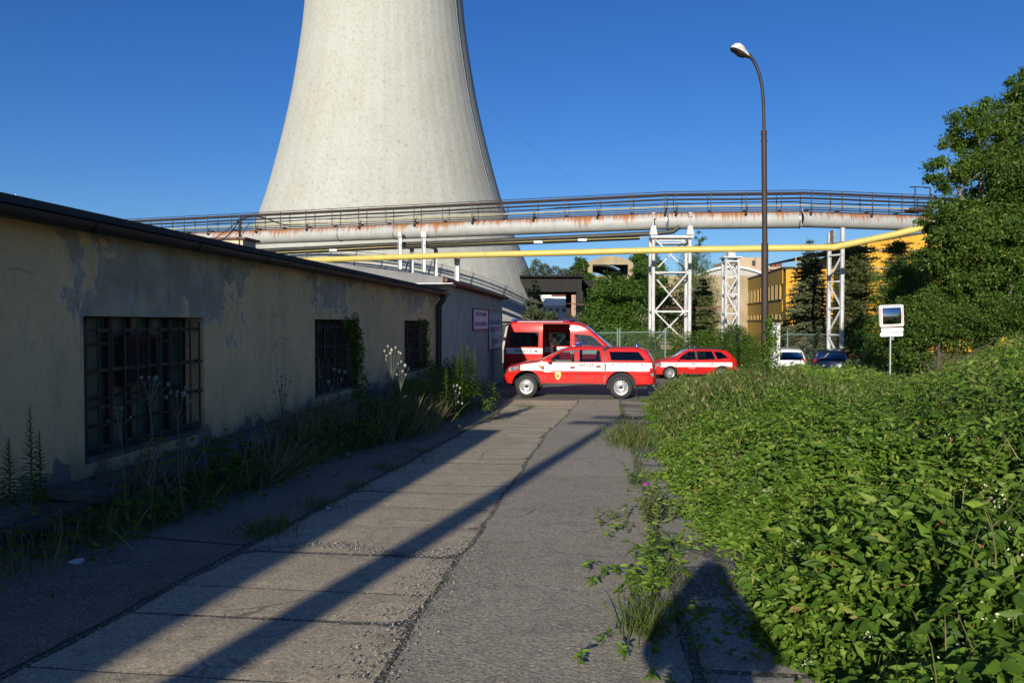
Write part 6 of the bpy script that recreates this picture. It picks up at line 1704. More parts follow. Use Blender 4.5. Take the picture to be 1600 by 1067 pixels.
# grass: seams, tufts, verge
def tuft(fo, x, y, n, h, spread, mi=0, tb=(0, .8), z=None, lean=.5, w=1.0):
    X = x + rng.normal(0, spread, n); Yy = y + rng.normal(0, spread, n); Z = G(X, Yy) + .01 if z is None else np.full(n, z)
    D = np.stack([rng.normal(0, lean, n), rng.normal(0, lean, n), np.ones(n)], 1)
    fo.add(np.stack([X, Yy, Z], 1), D, rdir(n, -.3, .3), h * rng.uniform(.5, 1.15, n), T_BLADE, rng.uniform(tb[0], tb[1], n), np.full(n, w), m=mi)
fo = Foliage()
for (px, py, n, h, sp_) in ((410, 838, 160, .20, .14), (430, 826, 120, .17, .12), (500, 795, 120, .18, .12), (560, 765, 90, .15, .12), (600, 735, 150, .18, .15), (640, 720, 90, .15, .15), (655, 708, 120, .15, .15), (700, 678, 90, .13, .15), (770, 655, 200, .13, .22), (795, 648, 160, .12, .22), (822, 636, 150, .14, .2), (240, 935, 40, .08, .08)):
    # intersect with the ground
    zc = 8.0
    for _ in range(30): q = at(px, py, zc); zc *= 1 + .6 * (q.z - g(q.x, q.y)) / (CAMZ - g(q.x, q.y))
    tuft(fo, q.x, q.y, n, h, sp_, 0, (.1, .9), lean=.6, w=.8)
for _ in range(420):
    y = rr.uniform(3, 24); x = XC + wob(y, 2, .03) + rr.gauss(0, .015) + .045 * max(0, y - 17); tuft(fo, x, y, rr.choice([0, 0, 1, 3, 5]), .05, .02, 1 if rr.random() < .6 else 0, (.2, .8))
for _ in range(260):
    y = rr.uniform(3, 22); x = XL + rr.gauss(0, .02); tuft(fo, x, y, rr.choice([1, 3, 6]), .07, .03, 0, (.2, .9))
for _ in range(520):
    y = rr.uniform(2.8, 26); x = XR + .05 + .012 * y + rr.gauss(0, .04); tuft(fo, x, y, rr.choice([2, 5, 9]), .09, .04, 0, (.2, 1))
tag(fo.build('crack_grass', [MT['grass'], MT['drygrass']]), kind='stuff')
# meadow behind the parked cars and left verge
fo = Foliage()
n = 26000; y = 41.5 + 30 * rng.uniform(0, 1, n) ** 1.3; x = rng.uniform(-6, 1, n) * 0 + rng.uniform(-.05, .55, n) * y
m = ~((y < 46) & (x < 14)); x, y = x[m], y[m]; n = len(x)
fo.add(np.stack([x, y, G(x, y)], 1), np.stack([rng.normal(0, .3, n), rng.normal(0, .3, n), np.ones(n)], 1), rdir(n, -.3, .3), rng.uniform(.25, .6, n), T_BLADE, rng.uniform(.2, .9, n), np.full(n, 2.2))
tag(fo.build('meadow_grass', [MT['grass']]), kind='stuff')

# ---- plants along the ochre wall
fo = Foliage(); n = 4200
y = 4.2 + 19.3 * rng.uniform(0, 1, n) ** .7; x = WX + .62 + np.abs(rng.normal(0, .28, n)) * np.interp(y, [4, 10, 16, 23], [1.1, .8, 1.0, 1.5])
h = rng.uniform(.1, .5, n) * np.exp(-(x - WX - .6) * 1.1)
fo.add(np.stack([x, y, G(x, y) + h * rng.uniform(0, 1, n)], 1), rdir(n, -.3, .5), rdir(n, .2, 1), rng.uniform(.04, .10, n), T_LEAF, rng.uniform(0, .55, n), m=0)
n = 3400; y = rng.uniform(4.2, 24, n); x = WX + .60 + np.abs(rng.normal(0, .25, n))
fo.add(np.stack([x, y, G(x, y)], 1), np.stack([rng.normal(.1, .5, n), rng.normal(0, .4, n), np.ones(n)], 1), rdir(n, -.3, .3), rng.uniform(.12, .36, n), T_BLADE, rng.uniform(.3, 1, n), np.full(n, .8), m=2)
n = 900; y = rng.normal(15.6, 1.1, n) ; x = WX + .75 + np.abs(rng.normal(0, .3, n))
fo.add(np.stack([x, y, G(x, y)], 1), np.stack([rng.normal(.25, .4, n), rng.normal(0, .4, n), np.ones(n)], 1), rdir(n, -.3, .3), rng.uniform(.4, 1.0, n), T_BLADE, rng.uniform(0, 1, n), np.full(n, .5), m=2)
n = 260; y = rng.normal(9.2, .35, n) ; x = WX + .7 + np.abs(rng.normal(0, .2, n))
fo.add(np.stack([x, y, G(x, y)], 1), np.stack([rng.normal(.6, .5, n), rng.normal(0, .6, n), np.ones(n) * .8], 1), rdir(n, -.3, .3), rng.uniform(.3, .8, n), T_BLADE, rng.uniform(0, 1, n), np.full(n, .5), m=2)
n = 1400; y = rng.choice([7.2, 10.9, 12.6, 16.9, 18.4, 21.5], n) + rng.normal(0, .35, n); x = WX + .30 + np.abs(rng.normal(0, .3, n))
fo.add(np.stack([x, y, np.full(n, ZF - .15)], 1), np.stack([rng.normal(.2, .45, n), rng.normal(0, .45, n), np.ones(n)], 1), rdir(n, -.3, .3), rng.uniform(.12, .55, n), T_BLADE, rng.uniform(0, 1, n), np.full(n, .5), m=2)
n = 1800; y = rng.choice([8.6, 11.6, 14.2, 17.6, 19.4, 22.4], n) + rng.normal(0, .4, n); x = WX + .35 + np.abs(rng.normal(0, .3, n))
fo.add(np.stack([x, y, ZF - .15 + rng.uniform(0, .42, n) ** 1.3], 1), rdir(n, -.5, .5), rdir(n, .2, 1), rng.uniform(.04, .09, n), T_LEAF, rng.uniform(0, .7, n), m=0)
tag(fo.build('wall_foot_weeds', [MT['bramble'], MT['grass'], MT['drygrass']]), kind='stuff')

def echinops(px, py, zc, base_dz, heads, label, s=1.0, bright=False):
    """globe thistle: forked pale stems carrying spiky balls; heads = (px,py,r)"""
    ref = at(px, py, zc); z0 = base_dz
    t = thing('globe_thistle', label, 'plant', (ref.x, ref.y, z0), 0, 'globe thistles along the wall')
    B = Vector((ref.x, ref.y, z0)); stem = MB(); r3 = random.Random(px)
    fork = at(px, py, zc) - B
    stem.tube([(r3.uniform(-.08, .08), 0, 0), fork * .5 + Vector((r3.uniform(-.05, .05), 0, 0)), fork], [.006, .005, .004], 6)
    hp = [at(hx, hy, zc + r3.uniform(-.12, .12)) - B for hx, hy, _ in heads]
    for (hx, hy, hr), q in zip(heads, hp):
        midp = fork.lerp(q, .5) + Vector((0, 0, -.25 * abs(q.x - fork.x) - .01)); stem.tube([fork - Vector((0, 0, r3.uniform(.02, .15))), midp, q], [.0035, .003, .0025], 5)
    stem.build('stem', MT['thistlestem'], t)
    for (hx, hy, hr), q in zip(heads, hp):
        rad = hr * .85 / F * zc; hm = MB()
        hm.lathe([(.8 * rad * math.sin(a), -.8 * rad * math.cos(a)) for a in np.linspace(.01, math.pi - .01, 7)], 9, M=Matrix.Translation(q).to_4x4())
        for d in rdir(60): 
            d = Vector(d); s1 = d.cross(Vector((0, .3, 1))).normalized() * rad * .10
            hm.add([q + d * rad * .8 + s1, q + d * rad * .8 - s1, q + d * rad * 1.35], [(0, 1, 2)])
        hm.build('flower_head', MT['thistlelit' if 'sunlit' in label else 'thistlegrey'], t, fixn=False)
    lf = Foliage(); n = 22; tt = rng.uniform(0, .8, n); P = np.array([tuple(fork * q) for q in tt]); lf.add(P, rdir(n, -.3, .5), rdir(n, .3, 1), rng.uniform(.06, .16, n) * s, T_LEAF, rng.uniform(0, .4, n), np.full(n, .6)); lf.build('foliage', [MT['nettle']], t)
    return t
ZP = CAMZ - 1.9
echinops(188, 660, 6.6, ZP, [(178, 637, 3), (190, 638, 4.5), (168, 657, 2.5), (204, 652, 3), (182, 646, 2)], 'short globe thistle at lower left of the big barred window')
echinops(234, 618, 6.9, ZP, [(221, 590, 4), (233, 590, 3.5), (243, 591, 6), (263, 600, 4), (227, 600, 2.5), (250, 598, 2.5)], 'tallest globe thistle in the middle of the big barred window')
echinops(278, 648, 7.2, ZP, [(260, 621, 3.5), (267, 613, 3.5), (277, 612, 4), (287, 615, 6), (290, 605, 3.5), (299, 626, 4.5), (276, 618, 3)], 'many-headed globe thistle at the right of the big barred window')
echinops(316, 672, 7.6, ZP, [(309, 653, 3), (319, 657, 2.5), (317, 667, 4.5), (312, 678, 3)], 'low globe thistle by the edge of the big window reveal')
echinops(440, 640, 10.2, CAMZ - 2.0, [(440, 588, 3), (447, 591, 2.5), (434, 596, 2.5), (453, 596, 2.5), (428, 612, 2.5), (437, 610, 3.5), (446, 617, 3.5), (441, 602, 3)], 'dark globe thistle on the wall left of the middle window')
echinops(520, 625, 12.4, CAMZ - 2.1, [(522, 577, 4), (530, 580, 4), (539, 581, 4), (513, 597, 4.5), (533, 592, 3), (501, 588, 2.5), (518, 607, 3)], 'globe thistle standing before the middle window')
echinops(612, 590, 14.2, CAMZ - 2.2, [(601, 548, 2.5), (606, 541, 2.5), (612, 547, 3.5), (618, 543, 2.5), (623, 550, 2.5), (604, 556, 2.5), (626, 552, 2.5), (610, 552, 3), (603, 562, 2)], 'sunlit tall globe thistle between middle and last window')
echinops(626, 600, 14.4, CAMZ - 2.2, [(627, 565, 2.5), (633, 571, 3.5), (638, 575, 3), (622, 568, 2), (629, 580, 2.5), (634, 585, 2.5), (620, 585, 2)], 'sunlit leaning globe thistle just before the last window')
echinops(712, 625, 17.5, CAMZ - 2.45, [(709, 603, 2.5), (714, 602, 2.5), (719, 606, 2.5), (712, 611, 2), (718, 614, 2), (716, 628, 2.5), (722, 630, 2.5)], 'small sunlit globe thistle low in front of the grey annexe')

def tallweed(px, py0, py1, zc, label, nodes=26, ls=.10, mat='bramble', group='tall leafy stalks at the wall foot', tb=(0, .5)):
    b = at(px, py0, zc); H = at(px, py1, zc).z - b.z; t = thing('leafy_stalk', label, 'plant', tuple(b), 0, group)
    m2 = MB(); f2 = Foliage(); m2.tube([(0, 0, 0), (.01, 0, H * .5), (0.0, .01, H)], [.008, .006, .002], 6); m2.build('stem', MT['stem'], t)
    P = []; D = []; S_ = []
    for i in range(nodes * 3):
        u = (i / (nodes * 3)); az = i * 2.4; P.append((0, 0, H * (.12 + .86 * u))); D.append((math.cos(az), math.sin(az), .35 + .6 * u - (.5 if u < .4 else 0))); S_.append(ls * (1.2 - u * .95))
    f2.add(np.array(P), np.array(D), np.tile([[0., 0, 1]], (len(P), 1)), np.array(S_), T_NARROW, rng.uniform(tb[0], tb[1], len(P)), np.full(len(P), 1.2)); f2.build('foliage', [MT[mat]], t); return t
tallweed(48, 800, 632, 5.6, 'tallest dark leafy stalk at the far left of the wall')
tallweed(62, 795, 672, 5.7, 'dark leafy stalk close right of the tallest one')
tallweed(14, 800, 683, 5.5, 'shorter dark leafy stalk at the left picture edge')
for (px, py1, lab) in ((715, 548, 'thin dark shrub stem left in the bush before the grey annexe'), (722, 538, 'tall dark shrub stem in the bush before the grey annexe')):
    tallweed(px, 625, py1, 17.8, lab, 34, .22)
tallweed(731, 625, 537, 18.2, 'sunlit yellow-green shrub stem before the grey annexe', 40, .26, 'lightleaf', tb=(.2, 1)); tallweed(741, 625, 545, 18.4, 'slim sunlit shrub stem nearest the posters', 34, .22, 'lightleaf', tb=(.2, .9))
tallweed(697, 640, 575, 17.0, 'low dark shrub stem by the downpipe', 26, .2)

# ivy in two window reveals, ivy on the lamp foot
def leafblob(name, label, cat, base, boxes, n, size, mat, tb=(0, 1), tmpl=T_LEAF, group=None, norm=(0, 0, 1)):
    t = thing(name, label, cat, base, 0, group); f2 = Foliage(); B = np.array(base)
    tot = sum(b[-1] for b in boxes)
    for (cx, cy, cz, sx_, sy_, sz_, wt) in boxes:
        k_ = int(n * wt / tot); P = rdir(k_) * (rng.uniform(.25, 1, (k_, 1)) ** .5) * [sx_, sy_, sz_] + [cx, cy, cz] - B
        f2.add(P, rdir(k_, -.8, .4), rdir(k_) * .8 + norm, size * rng.uniform(.6, 1.2, k_), tmpl, rng.uniform(tb[0], tb[1], k_))
    f2.build('foliage', [MT[mat]], t); return t
def boxp(px, py, zc, sx_, sy_, sz_, wt): q = at(px, py, zc); return (q.x, q.y, q.z, sx_, sy_, sz_, wt)
v1 = leafblob('ivy', 'dark ivy climbing the right side of the middle barred window', 'ivy', (WX, 15.5, CAMZ - 1.3), [(WX - .02, 15.45, CAMZ - .1, .12, .35, .35, 2), (WX + .03, 15.62, CAMZ - .55, .12, .25, .5, 3), (WX + .08, 15.5, CAMZ - 1.15, .2, .35, .35, 2), (WX - .02, 15.1, CAMZ + .02, .08, .5, .10, 1)], 1300, .075, 'bramble', (0, .55), norm=(1, 0, .3))
leafblob('ivy', 'thin ivy over the head of the last barred window by the downpipe', 'ivy', (WX, 21.5, CAMZ - 1.2), [(WX, 21.6, CAMZ + .0, .1, .9, .14, 2), (WX + .02, 22.2, CAMZ - .6, .1, .25, .7, 2), (WX + .1, 21.8, CAMZ - 1.25, .3, .9, .3, 2)], 900, .08, 'bramble', (0, .5), norm=(1, 0, .3))
leafblob('ivy', 'ivy climbing the foot of the street lamp beside the pale kiosk', 'ivy', tuple(lb), [boxp(1203, 500, 19.8, .10, .12, .18, 1), boxp(1206, 522, 19.8, .17, .2, .32, 3), boxp(1204, 552, 19.8, .25, .25, .45, 4), boxp(1196, 590, 19.5, .5, .5, .5, 4)], 1500, .085, 'bramble', (.1, .9))
leafblob('wall_bush', 'dense dark bush between plinth and lane before the downpipe', 'bush', (WX + 1, 18, CAMZ - 2.5), [(WX + .85, 17.5, CAMZ - 1.95, .6, 1.6, .75, 4), (WX + .9, 20.5, CAMZ - 1.9, .6, 1.8, .8, 4), (WX + .6, 23.0, CAMZ - 1.75, .5, 1.2, .8, 3), (WX + .9, 14.8, CAMZ - 2.0, .5, 1.3, .6, 3), (WX + 1.3, 24.0, CAMZ - 2.2, .6, 1.6, .5, 2)], 8500, .085, 'bramble', (0, .5))
leafblob('wall_bush', 'low bush with yellowing leaves under the big barred window', 'bush', (WX + .9, 8, CAMZ - 2), [(WX + .85, 8.1, CAMZ - 1.75, .32, .9, .32, 3), (WX + .85, 6.4, CAMZ - 1.75, .3, .9, .30, 2), (WX + .8, 10.8, CAMZ - 1.75, .35, 1.4, .30, 2), (WX + .9, 12.8, CAMZ - 1.9, .35, .9, .36, 3)], 1700, .09, 'bramble', (0, .62))
leafblob('sprig', 'bright green sprig reaching into the sun beside the shaded lane edge', 'plant', tuple(at(765, 640, 21)), [boxp(762, 626, 21, .18, .2, .12, 1), boxp(768, 636, 21, .3, .2, .10, 2)], 160, .11, 'lightleaf', (.4, 1), T_NARROW)

# ---- single plants at the right-hand seam
def gp(px, py):
    zc = 8.0
    for _ in range(40): q = at(px, py, zc); zc *= 1 + .6 * (q.z - g(q.x, q.y)) / (CAMZ - g(q.x, q.y))
    return Vector((q.x, q.y, g(q.x, q.y)))
q = gp(1012, 815); t = thing('thistle_clump', 'upright thistle clump with small purple flowers in the paving joint', 'plant', tuple(q))
m2 = MB(); f2 = Foliage(); rr = random.Random(2)
for i in range(14):
    x, y = rr.gauss(0, .09), rr.gauss(0, .14); h = rr.uniform(.22, .46); b = Vector((x, y, 0)); tp = b + Vector((rr.gauss(0, .05), rr.gauss(0, .05), h)); m2.tube([b, tp], [.004, .002], 5)
    n = 22; u = rng.uniform(.05, 1, n)[:, None]; P = np.array(b)[None, :] * (1 - u) + np.array(tp)[None, :] * u
    f2.add(P, rdir(n, -.1, .7), rdir(n, .2, 1), rng.uniform(.04, .09, n), T_LEAF, rng.uniform(.2, 1, n), np.full(n, .55))
m2.build('stem', MT['stem'], t); f2.build('foliage', [MT['nettle']], t)
m2 = MB()
for hx, hy in ((1008, 759), (1026, 766), (1028, 771)):
    c = at(hx, hy, 7.9) - q; m2.lathe([(.001, 0), (.018, .008), (.024, .028), (.001, .026)], 8, M=Matrix.Translation(c))
m2.build('flower', MT['purple'], t)
q = gp(984, 690); t = thing('dry_grass_clump', 'dry yellowish grass clump on the lane seam near the crossarm shadow', 'grass tuft', tuple(q)); f2 = Foliage()
n = 900; X = rng.normal(0, .22, n); Yy = rng.normal(0, .8, n); f2.add(np.stack([X, Yy, np.zeros(n)], 1), np.stack([rng.normal(0, .5, n), rng.normal(0, .5, n), np.ones(n)], 1), rdir(n, -.3, .3), rng.uniform(.15, .42, n), T_BLADE, rng.uniform(.2, 1, n), np.full(n, .8)); 
n = 300; f2.add(np.stack([rng.normal(-.1, .25, n), rng.normal(0, .8, n), rng.uniform(.0, .25, n)], 1), rdir(n), rdir(n), rng.uniform(.02, .05, n), T_SIMPLE, rng.uniform(.3, 1, n))
f2.build('blades', [MT['grass']], t)
def joint_plant(px, py, label, n, h, ls, mat, tb, sp_=.12, w=.7):
    q = gp(px, py); t = thing('joint_weed', label, 'plant', tuple(q), 0, 'weeds in the right-hand paving joint'); f2 = Foliage(); m2 = MB(); r3 = random.Random(px)
    for i in range(n):
        b = Vector((r3.gauss(0, sp_), r3.gauss(0, sp_ * 1.4), 0)); tp = b + Vector((r3.gauss(0, .35 * h), r3.gauss(0, .35 * h), h * r3.uniform(.5, 1.1))); m2.tube([b, b.lerp(tp, .5) + Vector((0, 0, .12 * h)), tp], [.003, .003, .0015], 4)
        k_ = 14; u = rng.uniform(.1, 1, k_)[:, None]; P = np.array(b)[None] * (1 - u) + np.array(tp)[None] * u + [0, 0, .03]
        f2.add(P, rdir(k_, -.3, .5), rdir(k_, .3, 1), ls * rng.uniform(.6, 1.2, k_), T_LEAF, rng.uniform(tb[0], tb[1], k_), np.full(k_, w))
    m2.build('stem', MT['stem'], t); f2.build('foliage', [MT[mat]], t)
joint_plant(990, 760, 'narrow column of pale weeds in the joint behind the thistle clump', 10, .22, .05, 'lightleaf', (.1, .7), .05)
joint_plant(960, 825, 'sprawling reddish-green weed creeping onto the aggregate lane', 9, .12, .05, 'nettle', (.3, 1), .16)
joint_plant(1050, 860, 'low broad-leaved weed at the tip of the person shadow', 12, .14, .075, 'bramble', (.5, 1), .18)
joint_plant(1025, 900, 'yellow-green upright weed just before the shadow of the head', 9, .26, .08, 'lightleaf', (.2, .9), .08)
joint_plant(960, 915, 'trailing bramble shoot left of the joint', 8, .08, .06, 'lightleaf', (.2, .9), .18)
joint_plant(1040, 940, 'dense leafy weed left of the head shadow', 14, .16, .075, 'bramble', (.4, .95), .16)
joint_plant(1000, 1040, 'small weed at the lower edge of the paving joint', 7, .10, .05, 'bramble', (.3, .9), .12)
for (px, py, n, h, lab) in ((1010, 990, 220, .24, 'long-bladed grass tuft at the bottom of the joint beside the body shadow'), (1040, 905, 90, .14, 'blue-green fine grass tuft near the head shadow'), (1015, 915, 70, .16, 'small grass tuft at the joint left of the head shadow')):
    q = gp(px, py); t = thing('grass_tuft', lab, 'grass tuft', tuple(q)); f2 = Foliage(); f2.add(np.stack([rng.normal(0, .06, n), rng.normal(0, .09, n), np.zeros(n)], 1), np.stack([rng.normal(0, .6, n), rng.normal(0, .6, n), np.ones(n)], 1), rdir(n, -.3, .3), h * rng.uniform(.5, 1.3, n), T_BLADE, rng.uniform(.1, .9, n), np.full(n, .75)); f2.build('blades', [MT['grass']], t)
# bits of litter
MT['paper'] = M_surf('white_litter', (.62,.66,.72), (.5,.54,.6), .8, bump=0)
for px, py, s_, lab in ((120, 882, .05, 'crumpled white scrap on the shaded concrete at lower left'), (545, 712, .09, 'pale blue rag in the weeds under the middle window'), (513, 797, .03, 'tiny white scrap by the seam grass'), (1080, 805, .02, 'small pale pebble-like scrap near the brambles')):
    q = gp(px, py); mb = MB(); r3 = random.Random(px); n = 7
    ring = [(math.cos(6.28 * i / n) * s_ * r3.uniform(.5, 1.2), math.sin(6.28 * i / n) * s_ * r3.uniform(.5, 1.3), .022 + r3.uniform(0, .02)) for i in range(n)]
    vs = ring + [(r3.uniform(-.2, .2) * s_, 0, .022 + s_ * .5), ] + [(x, y, .0) for x, y, z in ring]
    mb.add([Vector(v) + q for v in vs], [(i, (i + 1) % n, n) for i in range(n)] + [(i, (i + 1) % n, n + 1 + (i + 1) % n, n + 1 + i) for i in range(n)]); tag(mb.build('litter', MT['paper']), lab, 'litter')

# ================================================================== TREES
def limbs(mb, base, top, r0, depth, rr, spread=.55, pts=None, kids=4):
    a, b = Vector(base), Vector(top); L = (b - a).length; m1 = a.lerp(b, .5) + Vector((rr.gauss(0, .04 * L), rr.gauss(0, .04 * L), 0))
    mb.tube([a, m1, b], [r0, r0 * .75, r0 * .35], 8 if depth > 1 else 5)
    if pts is not None: pts += [m1, b, a.lerp(b, .75)]
    if depth <= 0: return
    for i in range(kids):
        t = .35 + .6 * i / kids; s = a.lerp(b, t); d = (b - a).normalized(); q = Vector((rr.gauss(0, 1), rr.gauss(0, 1), rr.uniform(0, .7))).normalized()
        e = s + (d * .5 + q * spread * 1.6).normalized() * L * rr.uniform(.18, .32); limbs(mb, s, e, r0 * .5 * (1.1 - t * .5), depth - 1, rr, spread, pts, max(3, kids - 1))
def broadleaf(name, label, base, H, blobs, nleaf, size, mat, tb=(0, 1), seed=1, trunk=.18, kmat='bark', cl=260, fill=.30, tmpl=T_LEAF, group=None, droop=0.0):
    """blobs: ellipsoids (centre relative to base, radii). Leaf clumps are scattered over and within them"""
    rr = random.Random(seed); r2 = np.random.default_rng(seed); t = thing(name, label, 'tree', tuple(base), 0, group)
    mb = MB(); top = max(b[2] for b in blobs); limbs(mb, (0, 0, -.3), (0, 0, top * .8), trunk, 0, rr)
    for b in blobs:
        s = Vector((0, 0, max(.3, b[2] * .45))); limbs(mb, s, (b[0], b[1], b[2] + b[5] * .1), trunk * .5, 2, rr, .7)
    mb.build('trunk', MT[kmat], t, smooth=60, fixn=False)
    vol = np.array([b[3] * b[4] * b[5] for b in blobs]) ** .67; vol /= vol.sum(); f2 = Foliage()
    for b, v in zip(blobs, vol):
        nc = max(6, int(cl * v)); d = r2.normal(size=(nc, 3)); d /= np.linalg.norm(d, axis=1)[:, None]
        rad = np.where(r2.uniform(0, 1, nc) < .72, r2.uniform(.78, 1.08, nc), r2.uniform(.3, .8, nc))
        C = d * rad[:, None] * [b[3], b[4], b[5]] + [b[0], b[1], b[2]]
        nl = max(4, int(nleaf * v / nc)); cs = r2.uniform(.6, 1.25, nc) * min(b[3:6]) * fill; ct = r2.uniform(0, 1, nc)
        P = np.repeat(C, nl, 0) + r2.normal(size=(nc * nl, 3)) * np.repeat(cs, nl)[:, None] * [.62, .62, .45]
        m = P[:, 2] > .15; tt = np.clip(np.repeat(ct, nl) * .45 + r2.uniform(0, .55, nc * nl), 0, 1)
        D = r2.normal(size=P.shape); D[:, 2] -= droop + .2; N = r2.normal(size=P.shape) * .7 + [0, 0, 1]
        f2.add(P[m], D[m], N[m], size * r2.uniform(.6, 1.25, m.sum()), tmpl, tb[0] + (tb[1] - tb[0]) * tt[m])
    f2.build('crown', [MT[mat]], t); return t
def blob(base, px, py, zc, rx, rz, ry=None):
    q = at(px, py, zc) - Vector(base); u = zc / F; return (q.x, q.y, q.z, rx * u, (ry or rx) * u, rz * u)
def gbase(px, zc): q = atz(px, zc, 0); q.z = g(q.x, q.y); return q
# the large tree(s) on the right edge
b = gbase(1545, 27)
broadleaf('broadleaf_tree', 'large dense broadleaf tree at the right edge, overlapping the pipes', b, 10,
    [blob(b, 1592, 190, 27, 60, 50), blob(b, 1530, 205, 26.5, 38, 42), blob(b, 1482, 265, 26, 30, 38), blob(b, 1560, 290, 26, 66, 58), blob(b, 1475, 345, 26, 32, 38), blob(b, 1530, 390, 25.5, 70, 55), blob(b, 1610, 330, 26, 60, 80), blob(b, 1495, 440, 25.5, 36, 32), blob(b, 1580, 450, 25, 60, 40), blob(b, 1640, 240, 28, 60, 90), blob(b, 1598, 135, 27.5, 28, 28), blob(b, 1535, 450, 26.5, 60, 40), blob(b, 1470, 395, 26.5, 34, 40), blob(b, 1545, 350, 27, 60, 50)],
    122000, .12, 'treeleaf', seed=4, trunk=.22, kmat='birchbark', cl=820, fill=.24)
b = gbase(1470, 24)
broadleaf('broadleaf_shrub', 'leafy dark shrub mass below the large tree, right of the traffic mirror', b, 3,
    [blob(b, 1440, 500, 24.5, 42, 40), blob(b, 1500, 520, 24, 50, 34), blob(b, 1560, 500, 23, 55, 32), blob(b, 1420, 540, 25, 40, 34), blob(b, 1620, 500, 22, 45, 45), blob(b, 1480, 470, 26, 38, 32)],
    40000, .09, 'treeleaf', seed=5, trunk=.07, cl=520, tb=(.1, .95))
b = gbase(1400, 30)
broadleaf('broadleaf_shrub', 'bright green leafy tree directly behind the traffic mirror', b, 5,
    [blob(b, 1400, 455, 31, 32, 42), blob(b, 1430, 440, 31, 30, 38), blob(b, 1385, 520, 30, 30, 40), blob(b, 1440, 500, 30, 40, 45)], 22000, .09, 'ashleaf', seed=6, trunk=.08, cl=320)
b = gbase(1345, 36)
broadleaf('broadleaf_shrub', 'pale flowering bush right of the dark blue car', b, 3, [blob(b, 1372, 552, 36, 26, 22), blob(b, 1350, 540, 46, 26, 26), blob(b, 1395, 558, 35, 26, 22)], 7000, .10, 'lightleaf', seed=7, trunk=.05, cl=160, tb=(0, .7))
b = gbase(1470, 31)
broadleaf('broadleaf_shrub', 'yellowish tall weeds and bush at the foot of the mirror post', b, 2, [blob(b, 1375, 580, 28, 28, 12), blob(b, 1415, 578, 27, 36, 16)], 6000, .08, 'nettle', seed=8, trunk=.03, cl=160, tb=(.4, 1))
# middle ground
b = gbase(965, 52)
broadleaf('broadleaf_tree', 'big rounded green tree in the middle, left of the main trestle', b, 6,
    [blob(b, 965, 478, 52, 42, 45), blob(b, 940, 500, 51, 30, 40), blob(b, 990, 490, 51, 28, 42), blob(b, 958, 448, 52, 26, 22), blob(b, 1000, 455, 54, 18, 26), blob(b, 930, 535, 50, 26, 24), blob(b, 980, 530, 50, 40, 22)],
    36000, .17, 'ashleaf', seed=9, cl=520, fill=.27, tmpl=T_SIMPLE)
b = gbase(1085, 62)
broadleaf('birch_tree', 'slender drooping birch behind the main trestle, top above the yellow pipe', b, 9,
    [blob(b, 1093, 378, 62, 9, 16), blob(b, 1088, 412, 62, 22, 22), blob(b, 1092, 450, 62, 28, 32), blob(b, 1068, 440, 62, 14, 22), blob(b, 1090, 500, 62, 32, 40)], 18000, .17, 'treeleaf', seed=10, kmat='birchbark', cl=300, tmpl=T_NARROW, droop=.9, fill=.35, tb=(0, .8))
b = gbase(1032, 60)
broadleaf('birch_tree', 'broad green tree seen through the bars of the main trestle', b, 7, [blob(b, 1025, 450, 60, 22, 38), blob(b, 1005, 435, 62, 18, 26), blob(b, 1045, 490, 60, 36, 42), blob(b, 1015, 420, 60, 10, 14)], 15000, .16, 'ashleaf', seed=11, cl=280, tmpl=T_SIMPLE)
b = gbase(870, 60)
broadleaf('broadleaf_tree', 'dark shaded tree under the dark viaduct beside the cooling tower', b, 6, [blob(b, 834, 470, 60, 10, 34), blob(b, 856, 500, 60, 14, 14), blob(b, 835, 500, 58, 16, 20), blob(b, 905, 505, 58, 20, 12)], 7000, .18, 'spruce', seed=12, cl=200, tmpl=T_SIMPLE, tb=(0, .7))
b = gbase(908, 80)
broadleaf('broadleaf_tree', 'small dark tree rising left of the vaulted portal', b, 8, [blob(b, 908, 412, 80, 9, 10), blob(b, 904, 425, 80, 12, 12), blob(b, 915, 440, 80, 14, 12)], 5000, .25, 'ashleaf', seed=13, cl=120, tmpl=T_SIMPLE, tb=(0, .6))
b = gbase(1000, 92)
broadleaf('broadleaf_tree', 'tree crown right of the vaulted portal behind the main trestle', b, 8, [blob(b, 998, 415, 92, 14, 20), blob(b, 1020, 425, 92, 16, 24)], 6000, .28, 'ashleaf', seed=14, cl=120, tmpl=T_SIMPLE, tb=(0, .8))
# weeds on the viaduct roof
b = atz(860, 64, at(860, 430, 64).z)
leafblob('roof_weeds', 'saplings and weeds growing on the dark viaduct roof', 'bush', tuple(b), [boxp(826, 426, 66, .6, 1, .4, 1), boxp(838, 418, 66, .5, 1, .8, 2), boxp(852, 422, 66, .5, 1, .6, 2), boxp(868, 424, 66, .6, 1, .5, 1.2), boxp(882, 426, 66, .5, 1, .4, 1), boxp(897, 427, 66, .9, 1, .25, 2)], 3600, .16, 'spruce', (0, .9), T_SIMPLE)
